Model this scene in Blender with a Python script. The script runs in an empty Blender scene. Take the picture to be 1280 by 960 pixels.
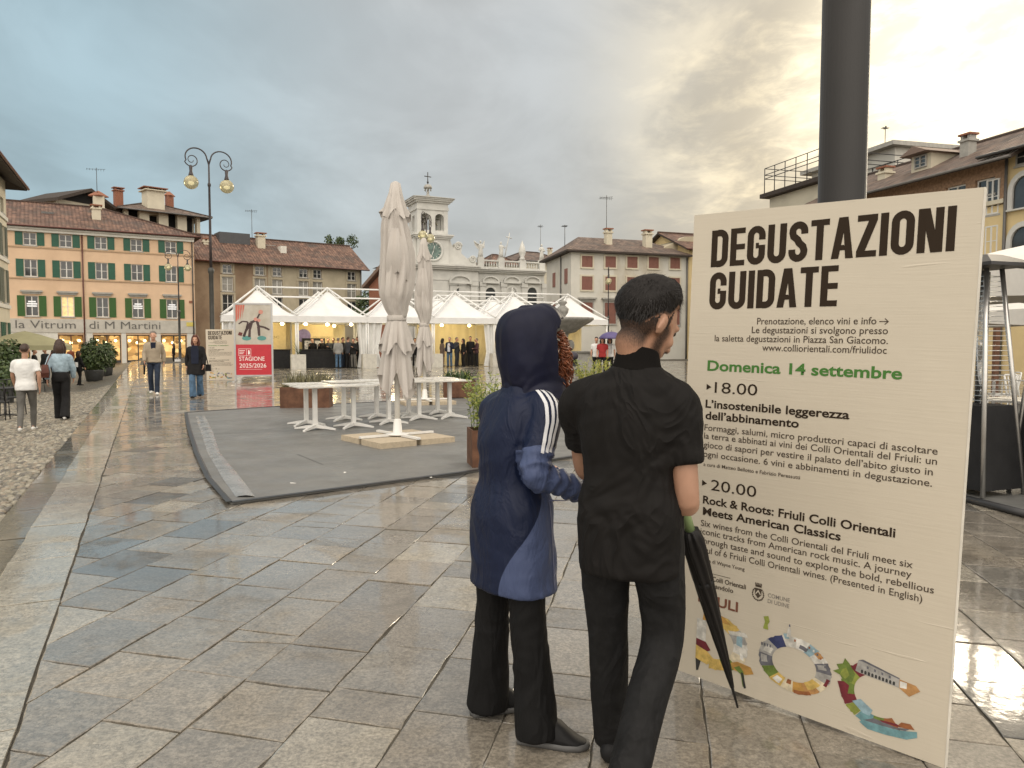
import bpy, bmesh, math, random
import numpy as np
from mathutils import Vector, Matrix, noise
from mathutils.bvhtree import BVHTree
R = math.radians
scene = bpy.context.scene
COL = scene.collection
rnd = random.Random(7)

# ------------------------------------------------------------------ camera
FPX, HOR, CAMZ = 950.0, 428.0, 1.5            # focal length and horizon in a 1280 px wide frame
TH = math.atan((480 - HOR) / FPX)
cd = bpy.data.cameras.new('camera'); cam = bpy.data.objects.new('camera', cd); COL.objects.link(cam)
cd.sensor_fit = 'HORIZONTAL'; cd.sensor_width = 36; cd.lens = FPX / 1280 * 36
cd.clip_start = 0.05; cd.clip_end = 2000
cam.location = (0, 0, CAMZ); cam.rotation_euler = (R(90) - TH, 0, 0)
scene.camera = cam

# ------------------------------------------------------------------ sky and sun
SUN_AZ, SUN_EL = R(33), R(16)
SUN = Vector((math.sin(SUN_AZ) * math.cos(SUN_EL), math.cos(SUN_AZ) * math.cos(SUN_EL), math.sin(SUN_EL)))
scene.view_settings.view_transform = 'Standard'; scene.view_settings.look = 'None'
scene.view_settings.exposure = 0.0; scene.view_settings.gamma = 1.0; scene.view_settings.use_curve_mapping = False
scene.render.engine = 'CYCLES'
scene.cycles.use_denoising = True
scene.cycles.max_bounces = 7; scene.cycles.diffuse_bounces = 3; scene.cycles.glossy_bounces = 3
scene.cycles.sample_clamp_indirect = 6.0; scene.cycles.caustics_reflective = False; scene.cycles.caustics_refractive = False

class NT:
    """tiny helper around a node tree"""
    def __init__(s, tree): s.t = tree; s.n = tree.nodes; s.l = tree.links
    def new(s, typ, **kw):
        n = s.n.new(typ)
        for k, v in kw.items(): setattr(n, k, v)
        return n
    def put(s, sock, v):
        if isinstance(v, bpy.types.NodeSocket): s.l.new(v, sock)
        elif v is not None:
            if hasattr(sock.default_value, '__len__') and not isinstance(v, (tuple, list)): v = (v,) * len(sock.default_value)
            if hasattr(sock.default_value, '__len__') and len(sock.default_value) == 4 and len(v) == 3: v = tuple(v) + (1,)
            sock.default_value = v
    def math(s, op, a, b=None, c=None, clamp=False):
        n = s.new('ShaderNodeMath', operation=op); n.use_clamp = clamp
        s.put(n.inputs[0], a); s.put(n.inputs[1], b); s.put(n.inputs[2], c); return n.outputs[0]
    def vmath(s, op, a, b=None, out=0):
        n = s.new('ShaderNodeVectorMath', operation=op); s.put(n.inputs[0], a)
        if b is not None: s.put(n.inputs[1], b)
        return n.outputs[out]
    def mix(s, f, a, b, mode='MIX'):
        n = s.new('ShaderNodeMix', data_type='RGBA', blend_type=mode); n.clamp_factor = True
        s.put(n.inputs[0], f); s.put(n.inputs[6], a); s.put(n.inputs[7], b); return n.outputs[2]
    def sstep(s, v, a, b, c=0.0, d=1.0):
        n = s.new('ShaderNodeMapRange', interpolation_type='SMOOTHSTEP')
        s.put(n.inputs[0], v)
        for i, q in enumerate((a, b, c, d)): s.put(n.inputs[i + 1], q)
        return n.outputs[0]
    def noise(s, vec, scale, detail=4, rough=.55, dist=0.0, out=0):
        n = s.new('ShaderNodeTexNoise'); s.put(n.inputs['Vector'], vec); s.put(n.inputs['Scale'], scale)
        n.inputs['Detail'].default_value = detail; n.inputs['Roughness'].default_value = rough; n.inputs['Distortion'].default_value = dist
        return n.outputs[out]
    def voro(s, vec, scale, feature='F1', out=0, rand=1.0):
        n = s.new('ShaderNodeTexVoronoi', feature=feature); s.put(n.inputs['Vector'], vec); s.put(n.inputs['Scale'], scale)
        n.inputs['Randomness'].default_value = rand
        return n.outputs[out]
    def mapping(s, vec, scale=(1, 1, 1), rot=(0, 0, 0), loc=(0, 0, 0)):
        n = s.new('ShaderNodeMapping'); s.put(n.inputs[0], vec)
        n.inputs['Scale'].default_value = scale; n.inputs['Rotation'].default_value = rot; n.inputs['Location'].default_value = loc
        return n.outputs[0]
    def bump(s, h, strength=.3, dist=.02, normal=None):
        n = s.new('ShaderNodeBump'); s.put(n.inputs['Height'], h); n.inputs['Strength'].default_value = strength
        n.inputs['Distance'].default_value = dist
        if normal is not None: s.put(n.inputs['Normal'], normal)
        return n.outputs[0]

world = bpy.data.worlds.new('World'); scene.world = world; world.use_nodes = True
w = NT(world.node_tree); w.n.clear()
SKY_STRENGTH = 0.1
gen = w.vmath('NORMALIZE', w.new('ShaderNodeTexCoord').outputs['Generated'])
sep = w.new('ShaderNodeSeparateXYZ'); w.put(sep.inputs[0], gen)
gz = w.math('MAXIMUM', sep.outputs[2], 0.0)
nish = w.new('ShaderNodeTexSky', sky_type='NISHITA'); nish.sun_disc = False
nish.sun_elevation = SUN_EL; nish.sun_rotation = SUN_AZ; nish.air_density = 1.4; nish.dust_density = 2.0
den = w.math('ADD', gz, 0.22)
comb = w.new('ShaderNodeCombineXYZ')
w.put(comb.inputs[0], w.math('DIVIDE', sep.outputs[0], den)); w.put(comb.inputs[1], w.math('DIVIDE', sep.outputs[1], den)); w.put(comb.inputs[2], gz)
proj = comb.outputs[0]
cosang = w.vmath('DOT_PRODUCT', gen, tuple(SUN), out=1)
n_big = w.noise(proj, .85, 5, .5, .6)
n_mid = w.noise(w.mapping(proj, (1.25, .8, 1), (0, 0, .5), (0, 0, 0)), 1.9, 8, .56, .5)
n_fine = w.noise(w.mapping(proj, (1, 1, 1), (0, 0, .6), (3.1, 1.7, 0)), 6.5, 6, .62, .3)
# cloud deck: cool blue-grey away from the sun, warmer grey towards it
warm = w.sstep(cosang, .52, .97)
deck = w.mix(w.sstep(cosang, .50, .84), (.405, .54, .605), w.mix(w.sstep(cosang, .86, .985), (.525, .55, .56), (.60, .54, .43)))
lite = w.math('ADD', w.math('MULTIPLY', w.sstep(n_mid, .34, .68), .20), .91)
lite = w.math('MULTIPLY', lite, w.math('ADD', w.math('MULTIPLY', w.sstep(n_big, .32, .66), .22), .89))
deck = w.mix(1.0, deck, lite, 'MULTIPLY')
# thin places in the deck, where the blue of the sky comes through
gap = w.math('MULTIPLY', w.sstep(n_big, .52, .70), w.sstep(cosang, .75, .35), clamp=True)
cool = w.mix(1.0, (.40, .52, .58), lite, 'MULTIPLY')
deck = w.mix(w.math('MULTIPLY', gap, .8), deck, cool)
# glow round the hidden sun, broken by cloud
brk = w.math('ADD', w.math('MULTIPLY', w.sstep(n_mid, .46, .60), .55), w.math('MULTIPLY', w.sstep(n_fine, .42, .70), .5))
ring = w.sstep(cosang, .885, .985)
core = w.sstep(cosang, .962, .998)
g1 = w.mix(1.0, (.62, .50, .28), w.math('MULTIPLY', ring, brk), 'MULTIPLY')
g2 = w.mix(1.0, (1.5, 1.35, .98), w.math('MULTIPLY', core, w.math('ADD', w.math('MULTIPLY', brk, .8), .45)), 'MULTIPLY')
cl = w.mix(1.0, w.mix(1.0, deck, g1, 'ADD'), g2, 'ADD')
# overcast decks are brighter overhead; the unseen sky behind the viewer is warmed and boosted to light facades and board
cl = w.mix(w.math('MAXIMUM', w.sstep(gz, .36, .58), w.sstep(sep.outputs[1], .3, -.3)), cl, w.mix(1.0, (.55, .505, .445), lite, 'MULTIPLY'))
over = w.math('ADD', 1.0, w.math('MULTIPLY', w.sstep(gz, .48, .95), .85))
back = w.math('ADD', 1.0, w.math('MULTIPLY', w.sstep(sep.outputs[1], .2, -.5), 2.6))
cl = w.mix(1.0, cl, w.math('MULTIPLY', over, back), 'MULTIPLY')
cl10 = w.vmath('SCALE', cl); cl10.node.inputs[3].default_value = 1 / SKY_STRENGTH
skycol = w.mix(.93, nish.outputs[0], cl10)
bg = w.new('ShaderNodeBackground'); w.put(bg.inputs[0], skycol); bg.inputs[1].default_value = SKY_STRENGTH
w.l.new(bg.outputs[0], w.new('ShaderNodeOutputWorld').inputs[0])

sd = bpy.data.lights.new('sun', 'SUN'); so = bpy.data.objects.new('sun', sd); COL.objects.link(so)
sd.energy = 1.1; sd.angle = R(12); sd.color = (1, .86, .66)
so.rotation_euler = (-SUN).to_track_quat('-Z', 'Y').to_euler(); so.location = SUN * 60

# ------------------------------------------------------------------ pixel helpers (offline layout: photograph pixel -> point at a known depth or height)
_fw = Vector((0, math.cos(TH), -math.sin(TH))); _up = Vector((0, math.sin(TH), math.cos(TH)))
def ray(px, py): return _fw + Vector(((px - 640) / FPX, 0, 0)) + _up * ((480 - py) / FPX)
def G(px, py, z=0.0):
    r = ray(px, py); return Vector((0, 0, CAMZ)) + r * ((z - CAMZ) / r.z)
def at(px, py, Y):
    r = ray(px, py); return Vector((0, 0, CAMZ)) + r * (Y / r.y)

# ------------------------------------------------------------------ materials
MATS = {}
def mat(name, col, rough=.6, var=.12, scale=6.0, bump=0.0, bscale=40.0, bdist=.01, metal=0.0, spec=.5, col2=None, stain=0.0, stain_col=(.1, .09, .08), emit=None, estr=0.0, trans=0.0, alpha=1.0, coord='Object', sheen=0.0, aniso=(1, 1, 1), rvar=0.0):
    if name in MATS: return MATS[name]
    m = bpy.data.materials.new(name); m.use_nodes = True
    t = NT(m.node_tree); b = t.n['Principled BSDF']
    tc = t.new('ShaderNodeTexCoord').outputs[coord]
    if aniso != (1, 1, 1): tc = t.mapping(tc, aniso)
    c = tuple(col) + (1,)
    if var > 0 or col2:
        n = t.noise(tc, scale, 5, .6)
        lo = tuple(max(0, x * (1 - var)) for x in col); hi = tuple(min(1, x * (1 + var)) for x in col)
        if col2: hi = col2
        cc = t.mix(t.sstep(n, .3, .7), lo, hi)
    else: cc = c
    if stain > 0:
        n2 = t.noise(t.mapping(tc, (1, 1, .45), (0, 0, 0), (5, 3, 1)), scale * .35, 8, .68, .6)
        cc = t.mix(t.math('MULTIPLY', t.sstep(n2, .50, .72), stain), cc, stain_col)
    t.put(b.inputs['Base Color'], cc)
    if rvar:
        t.put(b.inputs['Roughness'], t.sstep(t.noise(tc, scale * 1.7, 4, .6), .3, .7, max(.03, rough - rvar), min(1, rough + rvar)))
    else: b.inputs['Roughness'].default_value = rough
    b.inputs['Metallic'].default_value = metal
    b.inputs['Specular IOR Level'].default_value = spec
    if trans: b.inputs['Transmission Weight'].default_value = trans
    if alpha < 1: b.inputs['Alpha'].default_value = alpha
    if sheen: b.inputs['Sheen Weight'].default_value = sheen
    if emit: b.inputs['Emission Color'].default_value = tuple(emit) + (1,); b.inputs['Emission Strength'].default_value = estr
    if bump: t.put(b.inputs['Normal'], t.bump(t.noise(tc, bscale, 5, .6), bump, bdist))
    MATS[name] = m
    return m

# ------------------------------------------------------------------ mesh builder
class MB:
    def __init__(s): s.v = []; s.f = []; s.m = []; s.sm = []; s.uv = {}
    def add(s, vs, fs, mi=0, smooth=False):
        o = len(s.v); s.v += [tuple(p) for p in vs]
        for f in fs: s.f.append(tuple(i + o for i in f)); s.m.append(mi); s.sm.append(smooth)
        return s
    def box(s, x0, x1, y0, y1, z0, z1, mi=0, M=None):
        vs = [Vector(p) for p in ((x0, y0, z0), (x1, y0, z0), (x1, y1, z0), (x0, y1, z0), (x0, y0, z1), (x1, y0, z1), (x1, y1, z1), (x0, y1, z1))]
        if M: vs = [M @ p for p in vs]
        return s.add(vs, [(3, 2, 1, 0), (4, 5, 6, 7), (0, 1, 5, 4), (1, 2, 6, 5), (2, 3, 7, 6), (3, 0, 4, 7)], mi)
    def prism(s, poly, y0, y1, mi=0, M=None):
        """poly in (x, z), extruded along y from y0 (front) to y1"""
        n = len(poly)
        vs = [Vector((x, y0, z)) for x, z in poly] + [Vector((x, y1, z)) for x, z in poly]
        if M: vs = [M @ p for p in vs]
        a = sum(poly[i][0] * poly[(i + 1) % n][1] - poly[(i + 1) % n][0] * poly[i][1] for i in range(n))
        F = [tuple(range(n)), tuple(range(2 * n - 1, n - 1, -1))] + [(i, i + n, (i + 1) % n + n, (i + 1) % n) for i in range(n)]
        if a < 0: F = [f[::-1] for f in F]
        return s.add(vs, F, mi)
    def slab(s, poly, z0, z1, mi=0):
        n = len(poly)
        a = sum(poly[i][0] * poly[(i + 1) % n][1] - poly[(i + 1) % n][0] * poly[i][1] for i in range(n))
        if a < 0: poly = poly[::-1]
        vs = [(x, y, z1) for x, y in poly] + [(x, y, z0) for x, y in poly]
        return s.add(vs, [tuple(range(n)), tuple(range(2 * n - 1, n - 1, -1))] + [(i, i + n, (i + 1) % n + n, (i + 1) % n) for i in range(n)], mi)
    def tube(s, pts, r, n=8, mi=0, cap=True, closed=False, smooth=True):
        pts = [Vector(p) for p in pts]; k = len(pts)
        rs = r if isinstance(r, (list, tuple)) else [r] * k
        def tan(i):
            if closed: return (pts[(i + 1) % k] - pts[i - 1]).normalized()
            return (pts[min(i + 1, k - 1)] - pts[max(i - 1, 0)]).normalized()
        t0 = tan(0); u = t0.orthogonal().normalized(); vs = []
        for i in range(k):
            t1 = tan(i); q = t0.rotation_difference(t1); u = (q @ u); u = (u - t1 * u.dot(t1)).normalized(); b = t1.cross(u); t0 = t1
            for j in range(n):
                a = 2 * math.pi * j / n; vs.append(pts[i] + (u * math.cos(a) + b * math.sin(a)) * rs[i])
        F = []
        for i in range(k if closed else k - 1):
            for j in range(n):
                a, c = i * n, ((i + 1) % k) * n; F.append((a + j, a + (j + 1) % n, c + (j + 1) % n, c + j))
        s.add(vs, F, mi, smooth)
        if cap and not closed:
            o = len(s.v) - len(vs)
            s.f += [tuple(o + j for j in range(n - 1, -1, -1)), tuple(o + (k - 1) * n + j for j in range(n))]; s.m += [mi, mi]; s.sm += [False, False]
        return s
    def bar(s, a, b, r, n=8, mi=0): return s.tube([a, b], r, n, mi)
    def lathe(s, prof, c=(0, 0, 0), n=24, mi=0, smooth=True):
        vs = []; c = Vector(c)
        for r, z in prof:
            for j in range(n):
                a = 2 * math.pi * j / n; vs.append(c + Vector((r * math.cos(a), r * math.sin(a), z)))
        F = [(i * n + j, i * n + (j + 1) % n, (i + 1) * n + (j + 1) % n, (i + 1) * n + j) for i in range(len(prof) - 1) for j in range(n)]
        if prof[0][0] > 1e-4: F.append(tuple(range(n - 1, -1, -1)))
        if prof[-1][0] > 1e-4: F.append(tuple((len(prof) - 1) * n + j for j in range(n)))
        return s.add(vs, F, mi, smooth)
    def loft(s, rings, mi=0, smooth=True, cap=True):
        n = len(rings[0]); vs = [p for r in rings for p in r]
        F = [(i * n + j, i * n + (j + 1) % n, (i + 1) * n + (j + 1) % n, (i + 1) * n + j) for i in range(len(rings) - 1) for j in range(n)]
        if cap: F += [tuple(range(n - 1, -1, -1)), tuple((len(rings) - 1) * n + j for j in range(n))]
        return s.add(vs, F, mi, smooth)
    def ell(s, c, r, M=None, n=16, m=10, mi=0):
        c = Vector(c); vs = []
        for i in range(m + 1):
            t = math.pi * i / m - math.pi / 2
            for j in range(n):
                a = 2 * math.pi * j / n
                p = Vector((r[0] * math.cos(t) * math.cos(a), r[1] * math.cos(t) * math.sin(a), r[2] * math.sin(t)))
                vs.append(c + (M @ p if M else p))
        F = [(i * n + j, i * n + (j + 1) % n, (i + 1) * n + (j + 1) % n, (i + 1) * n + j) for i in range(m) for j in range(n)]
        return s.add(vs, F, mi, True)
    def mesh(s, name, mats):
        me = bpy.data.meshes.new(name); me.from_pydata(s.v, [], s.f)
        for m in (mats if isinstance(mats, (list, tuple)) else ([mats] if mats else [])): me.materials.append(m)
        me.polygons.foreach_set('material_index', s.m); me.polygons.foreach_set('use_smooth', s.sm)
        if s.uv:
            L = me.uv_layers.new(name='UVMap')
            for fi, uvs in s.uv.items():
                for li, q in zip(me.polygons[fi].loop_indices, uvs): L.data[li].uv = q
        me.update(); return me
    def build(s, name, mats=None, parent=None, loc=(0, 0, 0), rz=0.0):
        return link(name, s.mesh(name, mats), parent, loc, rz)

def link(name, me, parent=None, loc=(0, 0, 0), rz=0.0):
    o = bpy.data.objects.new(name, me); COL.objects.link(o); o.location = loc; o.rotation_euler = (0, 0, rz)
    if parent: o.parent = parent
    return o
def tag(o, label=None, cat=None, group=None, kind=None):
    if label: o['label'] = label
    if cat: o['category'] = cat
    if group: o['group'] = group
    if kind: o['kind'] = kind
    return o
def thing(name, label, cat, loc=(0, 0, 0), rz=0.0, group=None):
    return tag(link(name, None, None, loc, rz), label, cat, group)
def copy_tree(o, parent=None):
    c = o.copy(); COL.objects.link(c)
    if parent: c.parent = parent
    for ch in list(o.children): copy_tree(ch, c)
    return c
def dup(o, loc, rz=None, label=None, group=None):
    c = copy_tree(o); c.location = loc
    if rz is not None: c.rotation_euler = (0, 0, rz)
    if label: c['label'] = label
    if group: c['group'] = group
    return c
# ------------------------------------------------------------------ ground, paving, kerb, street, mat
KP = Vector((-2.88, 4.88)); KD = Vector((-.432, .902)).normalized(); KN = Vector((-KD.y, KD.x))   # KN points to the street side
def clip(poly, P, N):
    """keep the part of poly with (p-P).N <= 0"""
    out = []
    for i in range(len(poly)):
        a, b = poly[i], poly[(i + 1) % len(poly)]; da, db = (a - P).dot(N), (b - P).dot(N)
        if da <= 0: out.append(a)
        if (da < 0 < db) or (db < 0 < da): out.append(a + (b - a) * (da / (da - db)))
    return out
def stone_mat(name, wet_lo, wet_hi, kerb=False):
    m = bpy.data.materials.new(name); m.use_nodes = True; t = NT(m.node_tree); b = t.n['Principled BSDF']
    tc = t.new('ShaderNodeTexCoord').outputs['Object']
    at_ = t.new('ShaderNodeAttribute', attribute_name='tone')
    base = at_.outputs['Color']
    rn = at_.outputs['Alpha']
    off = t.new('ShaderNodeCombineXYZ'); 
    for i in range(3): t.put(off.inputs[i], t.math('MULTIPLY', rn, 37.0 + 11 * i))
    vec = t.vmath('ADD', tc, off.outputs[0])
    n1 = t.noise(vec, 3.2, 8, .62, .4); n2 = t.noise(vec, 21, 6, .7); n3 = t.noise(vec, 62, 4, .75)
    blot = t.voro(t.vmath('ADD', vec, t.vmath('SCALE', t.noise(vec, 9, 3, .5, 0, 1))), 13)
    c = t.mix(1.0, base, t.sstep(n1, .25, .75, .82, 1.16), 'MULTIPLY')
    c = t.mix(1.0, c, t.sstep(n2, .3, .7, .80, 1.15), 'MULTIPLY')
    c = t.mix(1.0, c, t.sstep(n3, .32, .68, .62, 1.30), 'MULTIPLY')
    pits = t.math('MULTIPLY', t.sstep(t.voro(t.vmath('ADD', vec, t.vmath('SCALE', t.noise(vec, 30, 2, .5, 0, 1))), 30), .30, .12), t.sstep(n1, .44, .56))
    c = t.mix(t.math('MULTIPLY', pits, .75), c, (.05, .046, .038))
    fossil = t.math('MULTIPLY', t.sstep(blot, .24, .10), t.sstep(rn, .55, .95))
    c = t.mix(t.math('MULTIPLY', fossil, .45), c, (.46, .43, .37))
    # a pale calcite vein across some slabs
    wv = t.new('ShaderNodeTexWave', wave_type='BANDS'); t.put(wv.inputs['Vector'], t.mapping(vec, (1, 1, 1), (0, 0, 1.1)))
    wv.inputs['Scale'].default_value = .32; wv.inputs['Distortion'].default_value = 3.0; wv.inputs['Detail'].default_value = 3; wv.inputs['Detail Scale'].default_value = 1.3
    vein = t.math('MULTIPLY', t.sstep(wv.outputs['Fac'], .9975, .9998), t.sstep(rn, .984, .99))
    c = t.mix(t.math('MULTIPLY', vein, .8), c, (.62, .58, .50))
    dirt = t.sstep(t.noise(tc, .55, 6, .65, .5), .48, .70)
    c = t.mix(t.math('MULTIPLY', dirt, .6), c, t.mix(1.0, c, (.62, .55, .44), 'MULTIPLY'))
    t.put(b.inputs['Base Color'], c)
    wet = t.sstep(t.noise(tc, .8, 6, .6, .6), .38, .62)
    rough = t.math('ADD', t.math('ADD', wet_lo, t.math('MULTIPLY', wet, wet_hi - wet_lo)), t.math('MULTIPLY', t.math('SUBTRACT', n2, .5), .22))
    rough = t.math('ADD', rough, t.math('MULTIPLY', t.math('SUBTRACT', rn, .5), .10))
    t.put(b.inputs['Roughness'], t.math('MAXIMUM', t.math('ADD', rough, .08), .12)); b.inputs['Specular IOR Level'].default_value = .5
    # a film of rain water over most of the stone
    film = t.math('ADD', t.math('MULTIPLY', t.sstep(t.noise(tc, 1.3, 7, .62, .7), .36, .52), .9), t.math('MULTIPLY', t.sstep(n1, .55, .40), .35), clamp=True)
    t.put(b.inputs['Coat Weight'], film); b.inputs['Coat Roughness'].default_value = .07; b.inputs['Coat IOR'].default_value = 1.45
    t.put(b.inputs['Coat Normal'], t.bump(t.math('ADD', t.noise(tc, 7, 4, .6), t.math('MULTIPLY', n1, .5)), .11, .009))
    h = t.math('ADD', t.math('MULTIPLY', n1, 1.0), t.math('ADD', t.math('MULTIPLY', n2, .22), t.math('MULTIPLY', n3, .06)))
    t.put(b.inputs['Normal'], t.bump(h, .55, .013))
    return m
def add_tone(me, tones):
    a = me.attributes.new('tone', 'FLOAT_COLOR', 'FACE')
    a.data.foreach_set('color', np.asarray(tones, dtype=np.float32).ravel())

def poly_stones(polys, gap, drop, jitter, tone_fn, zf=None, tilt=.004):
    V, Fc, T = [], [], []
    for poly in polys:
        if len(poly) < 3: continue
        a = sum(poly[i].x * poly[(i + 1) % len(poly)].y - poly[(i + 1) % len(poly)].x * poly[i].y for i in range(len(poly)))
        if abs(a) < .006: continue
        if a < 0: poly = poly[::-1]
        c = sum(poly, Vector((0, 0))) / len(poly)
        g = gap * rnd.uniform(.6, 1.5)
        tx, ty, dz = rnd.gauss(0, tilt), rnd.gauss(0, tilt), rnd.uniform(-.003, .003)
        rough_ = []
        for i in range(len(poly)):
            p, q = poly[i], poly[(i + 1) % len(poly)]; rough_.append(p); e_ = q - p; nn_ = Vector((e_.y, -e_.x))
            if e_.length > .15 and c.length < 14:
                for f_ in (.22, .41, .63, .80): rough_.append(p + e_ * f_ - nn_.normalized() * abs(rnd.gauss(0, 1)) * .0022)
        poly = rough_
        o = len(V); n = len(poly)
        def ring(ins, z):
            for p in poly:
                d = (p - c); L = d.length; q = c + d * max(.1, 1 - ins * 1.4 / L) if L > 0 else p
                q = q + Vector((rnd.uniform(-1, 1), rnd.uniform(-1, 1))) * jitter
                zz = dz + z + (q.x - c.x) * tx + (q.y - c.y) * ty
                V.append((q.x, q.y, zz + (zf(c) if zf else 0)))
        ring(g + .004, 0.0); ring(g, -.002); ring(g * .95, -drop)
        Fc.append(tuple(o + i for i in range(n)))
        for k in (0, 1):
            for i in range(n): Fc.append((o + k * n + i, o + (k + 1) * n + i, o + (k + 1) * n + (i + 1) % n, o + k * n + (i + 1) % n))
        t = tone_fn(c); T += [t] * (1 + 2 * n)
    return V, Fc, T
def stones_obj(name, data, m, kind='structure'):
    me = bpy.data.meshes.new(name); me.from_pydata(data[0], [], data[1]); me.materials.append(m); add_tone(me, data[2]); me.update()
    return tag(link(name, me), kind=kind)

def slab_tone(c):
    b = rnd.choice([(.220, .196, .162), (.242, .216, .178), (.205, .186, .158), (.262, .232, .188), (.232, .203, .163), (.21, .194, .168)])
    if rnd.random() < .07: b = (.11, .107, .10)
    if rnd.random() < .06: b = (.33, .30, .245)
    k = rnd.uniform(.86, 1.12); return (b[0] * k, b[1] * k, b[2] * k, rnd.random())
polys = []
az = R(11); ea = Vector((math.sin(az), math.cos(az))); eb = Vector((math.cos(az - R(-9) * 0), -math.sin(az))); eb = Vector((math.cos(R(15)), -math.sin(R(15))))
vv = -34.0
while vv < 42:
    wrow = rnd.uniform(.35, .43)
    uu = -6.0 + rnd.uniform(0, .6)
    while uu < 62:
        Lr = rnd.uniform(.40, .58) if rnd.random() > .12 else rnd.uniform(.22, .36)
        if uu > 26: Lr *= 1.5
        pts = [ea * uu + eb * vv, ea * (uu + Lr) + eb * vv, ea * (uu + Lr) + eb * (vv + wrow), ea * uu + eb * (vv + wrow)]
        c = sum(pts, Vector((0, 0))) / 4
        if -2.5 < c.y < 62 and (c - KP).dot(KN) < .6 and c.x < 8 + c.y * .8:
            if rnd.random() < .05 and Lr > .45:            # an old repair: the slab is cut in two
                m1 = rnd.uniform(.3, .7); q0 = pts[0] + (pts[1] - pts[0]) * m1; q1 = pts[3] + (pts[2] - pts[3]) * (m1 + rnd.uniform(-.12, .12))
                polys += [clip([pts[0], q0, q1, pts[3]], KP, KN), clip([q0, pts[1], pts[2], q1], KP, KN)]
            else: polys.append(clip(pts, KP, KN))
        uu += Lr
    vv += wrow
stones_obj('paving', poly_stones(polys, .0018, .03, .003, slab_tone), stone_mat('wet_slabs', .13, .40))
mj = mat('wet_joint_sand', (.075, .066, .050), .7, .3, 8, .4, 60)
pb = MB(); pj = [KP - KD * 14 + KN * .2, KP + KD * 90 + KN * .2, Vector((60, 86)), Vector((60, -8))]
pb.slab([(p.x, p.y) for p in pj], -.5, -.007)
tag(pb.build('ground', mj), kind='structure')
tag(MB().slab([(-700, -300), (700, -300), (700, 1200), (-700, 1200)], -1.3, -1.2).build('ground', mat('far_ground', (.14, .135, .12), .7, .2, .5)), kind='structure')
# kerb of long stones, then a lower gutter strip
def strip(n0, n1, z, lens):
    ps, s = [], -8.0
    while s < 62:
        L = rnd.uniform(*lens); ps.append([KP + KD * s + KN * n0, KP + KD * (s + L) + KN * n0, KP + KD * (s + L) + KN * n1, KP + KD * s + KN * n1]); s += L
    return ps
ktone = lambda c: (lambda k: (.35 * k, .325 * k, .27 * k, rnd.uniform(.1, .6)))(rnd.uniform(.88, 1.1))
gtone = lambda c: (lambda k: (.15 * k, .13 * k, .095 * k, rnd.uniform(.1, .5)))(rnd.uniform(.85, 1.1))
stones_obj('kerb', poly_stones(strip(.004, .40, 0, (.9, 1.7)), .005, .3, .003, ktone, lambda c: .008, .002), stone_mat('kerb_stone', .16, .34))
stones_obj('gutter', poly_stones(strip(.40, .70, 0, (.9, 1.6)), .006, .3, .004, gtone, lambda c: -.05, .003), stone_mat('gutter_stone', .15, .32))
def sm(t): t = max(0., min(1., t)); return t * t * (3 - 2 * t)
def street_z(x, y):
    d = (Vector((x, y)) - KP).dot(KN) - .70
    return -.075 - .28 * sm(d / 1.4) - .22 * sm((y - 15) / 22)
smb = MB(); NS, ND = 60, 26; gv = []
for i in range(NS + 1):
    s = -8 + 108 * (i / NS) ** 1.3
    for j in range(ND + 1):
        d = .69 + 58 * (j / ND) ** 2.0; p = KP + KD * s + KN * d; gv.append((p.x, p.y, street_z(p.x, p.y) - .02))
smb.add(gv, [(i * (ND + 1) + j, (i + 1) * (ND + 1) + j, (i + 1) * (ND + 1) + j + 1, i * (ND + 1) + j + 1)[::-1] for i in range(NS) for j in range(ND)], 0, True)
ms = bpy.data.materials.new('cobbled_street'); ms.use_nodes = True; t = NT(ms.node_tree); b = t.n['Principled BSDF']
tc = t.new('ShaderNodeTexCoord').outputs['Object']
ve = t.voro(tc, 8.5, 'DISTANCE_TO_EDGE'); vc = t.voro(tc, 8.5, 'F1', 1)
hs = t.new('ShaderNodeSeparateColor'); t.put(hs.inputs[0], vc)
c = t.mix(hs.outputs[0], (.13, .115, .09), (.28, .25, .195)); c = t.mix(t.sstep(ve, .02, .10), (.085, .075, .058), c)
t.put(b.inputs['Base Color'], c); b.inputs['Roughness'].default_value = .38
t.put(b.inputs['Normal'], t.bump(t.sstep(ve, 0, .22), .8, .03))
tag(smb.build('street', ms), kind='structure')
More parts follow.
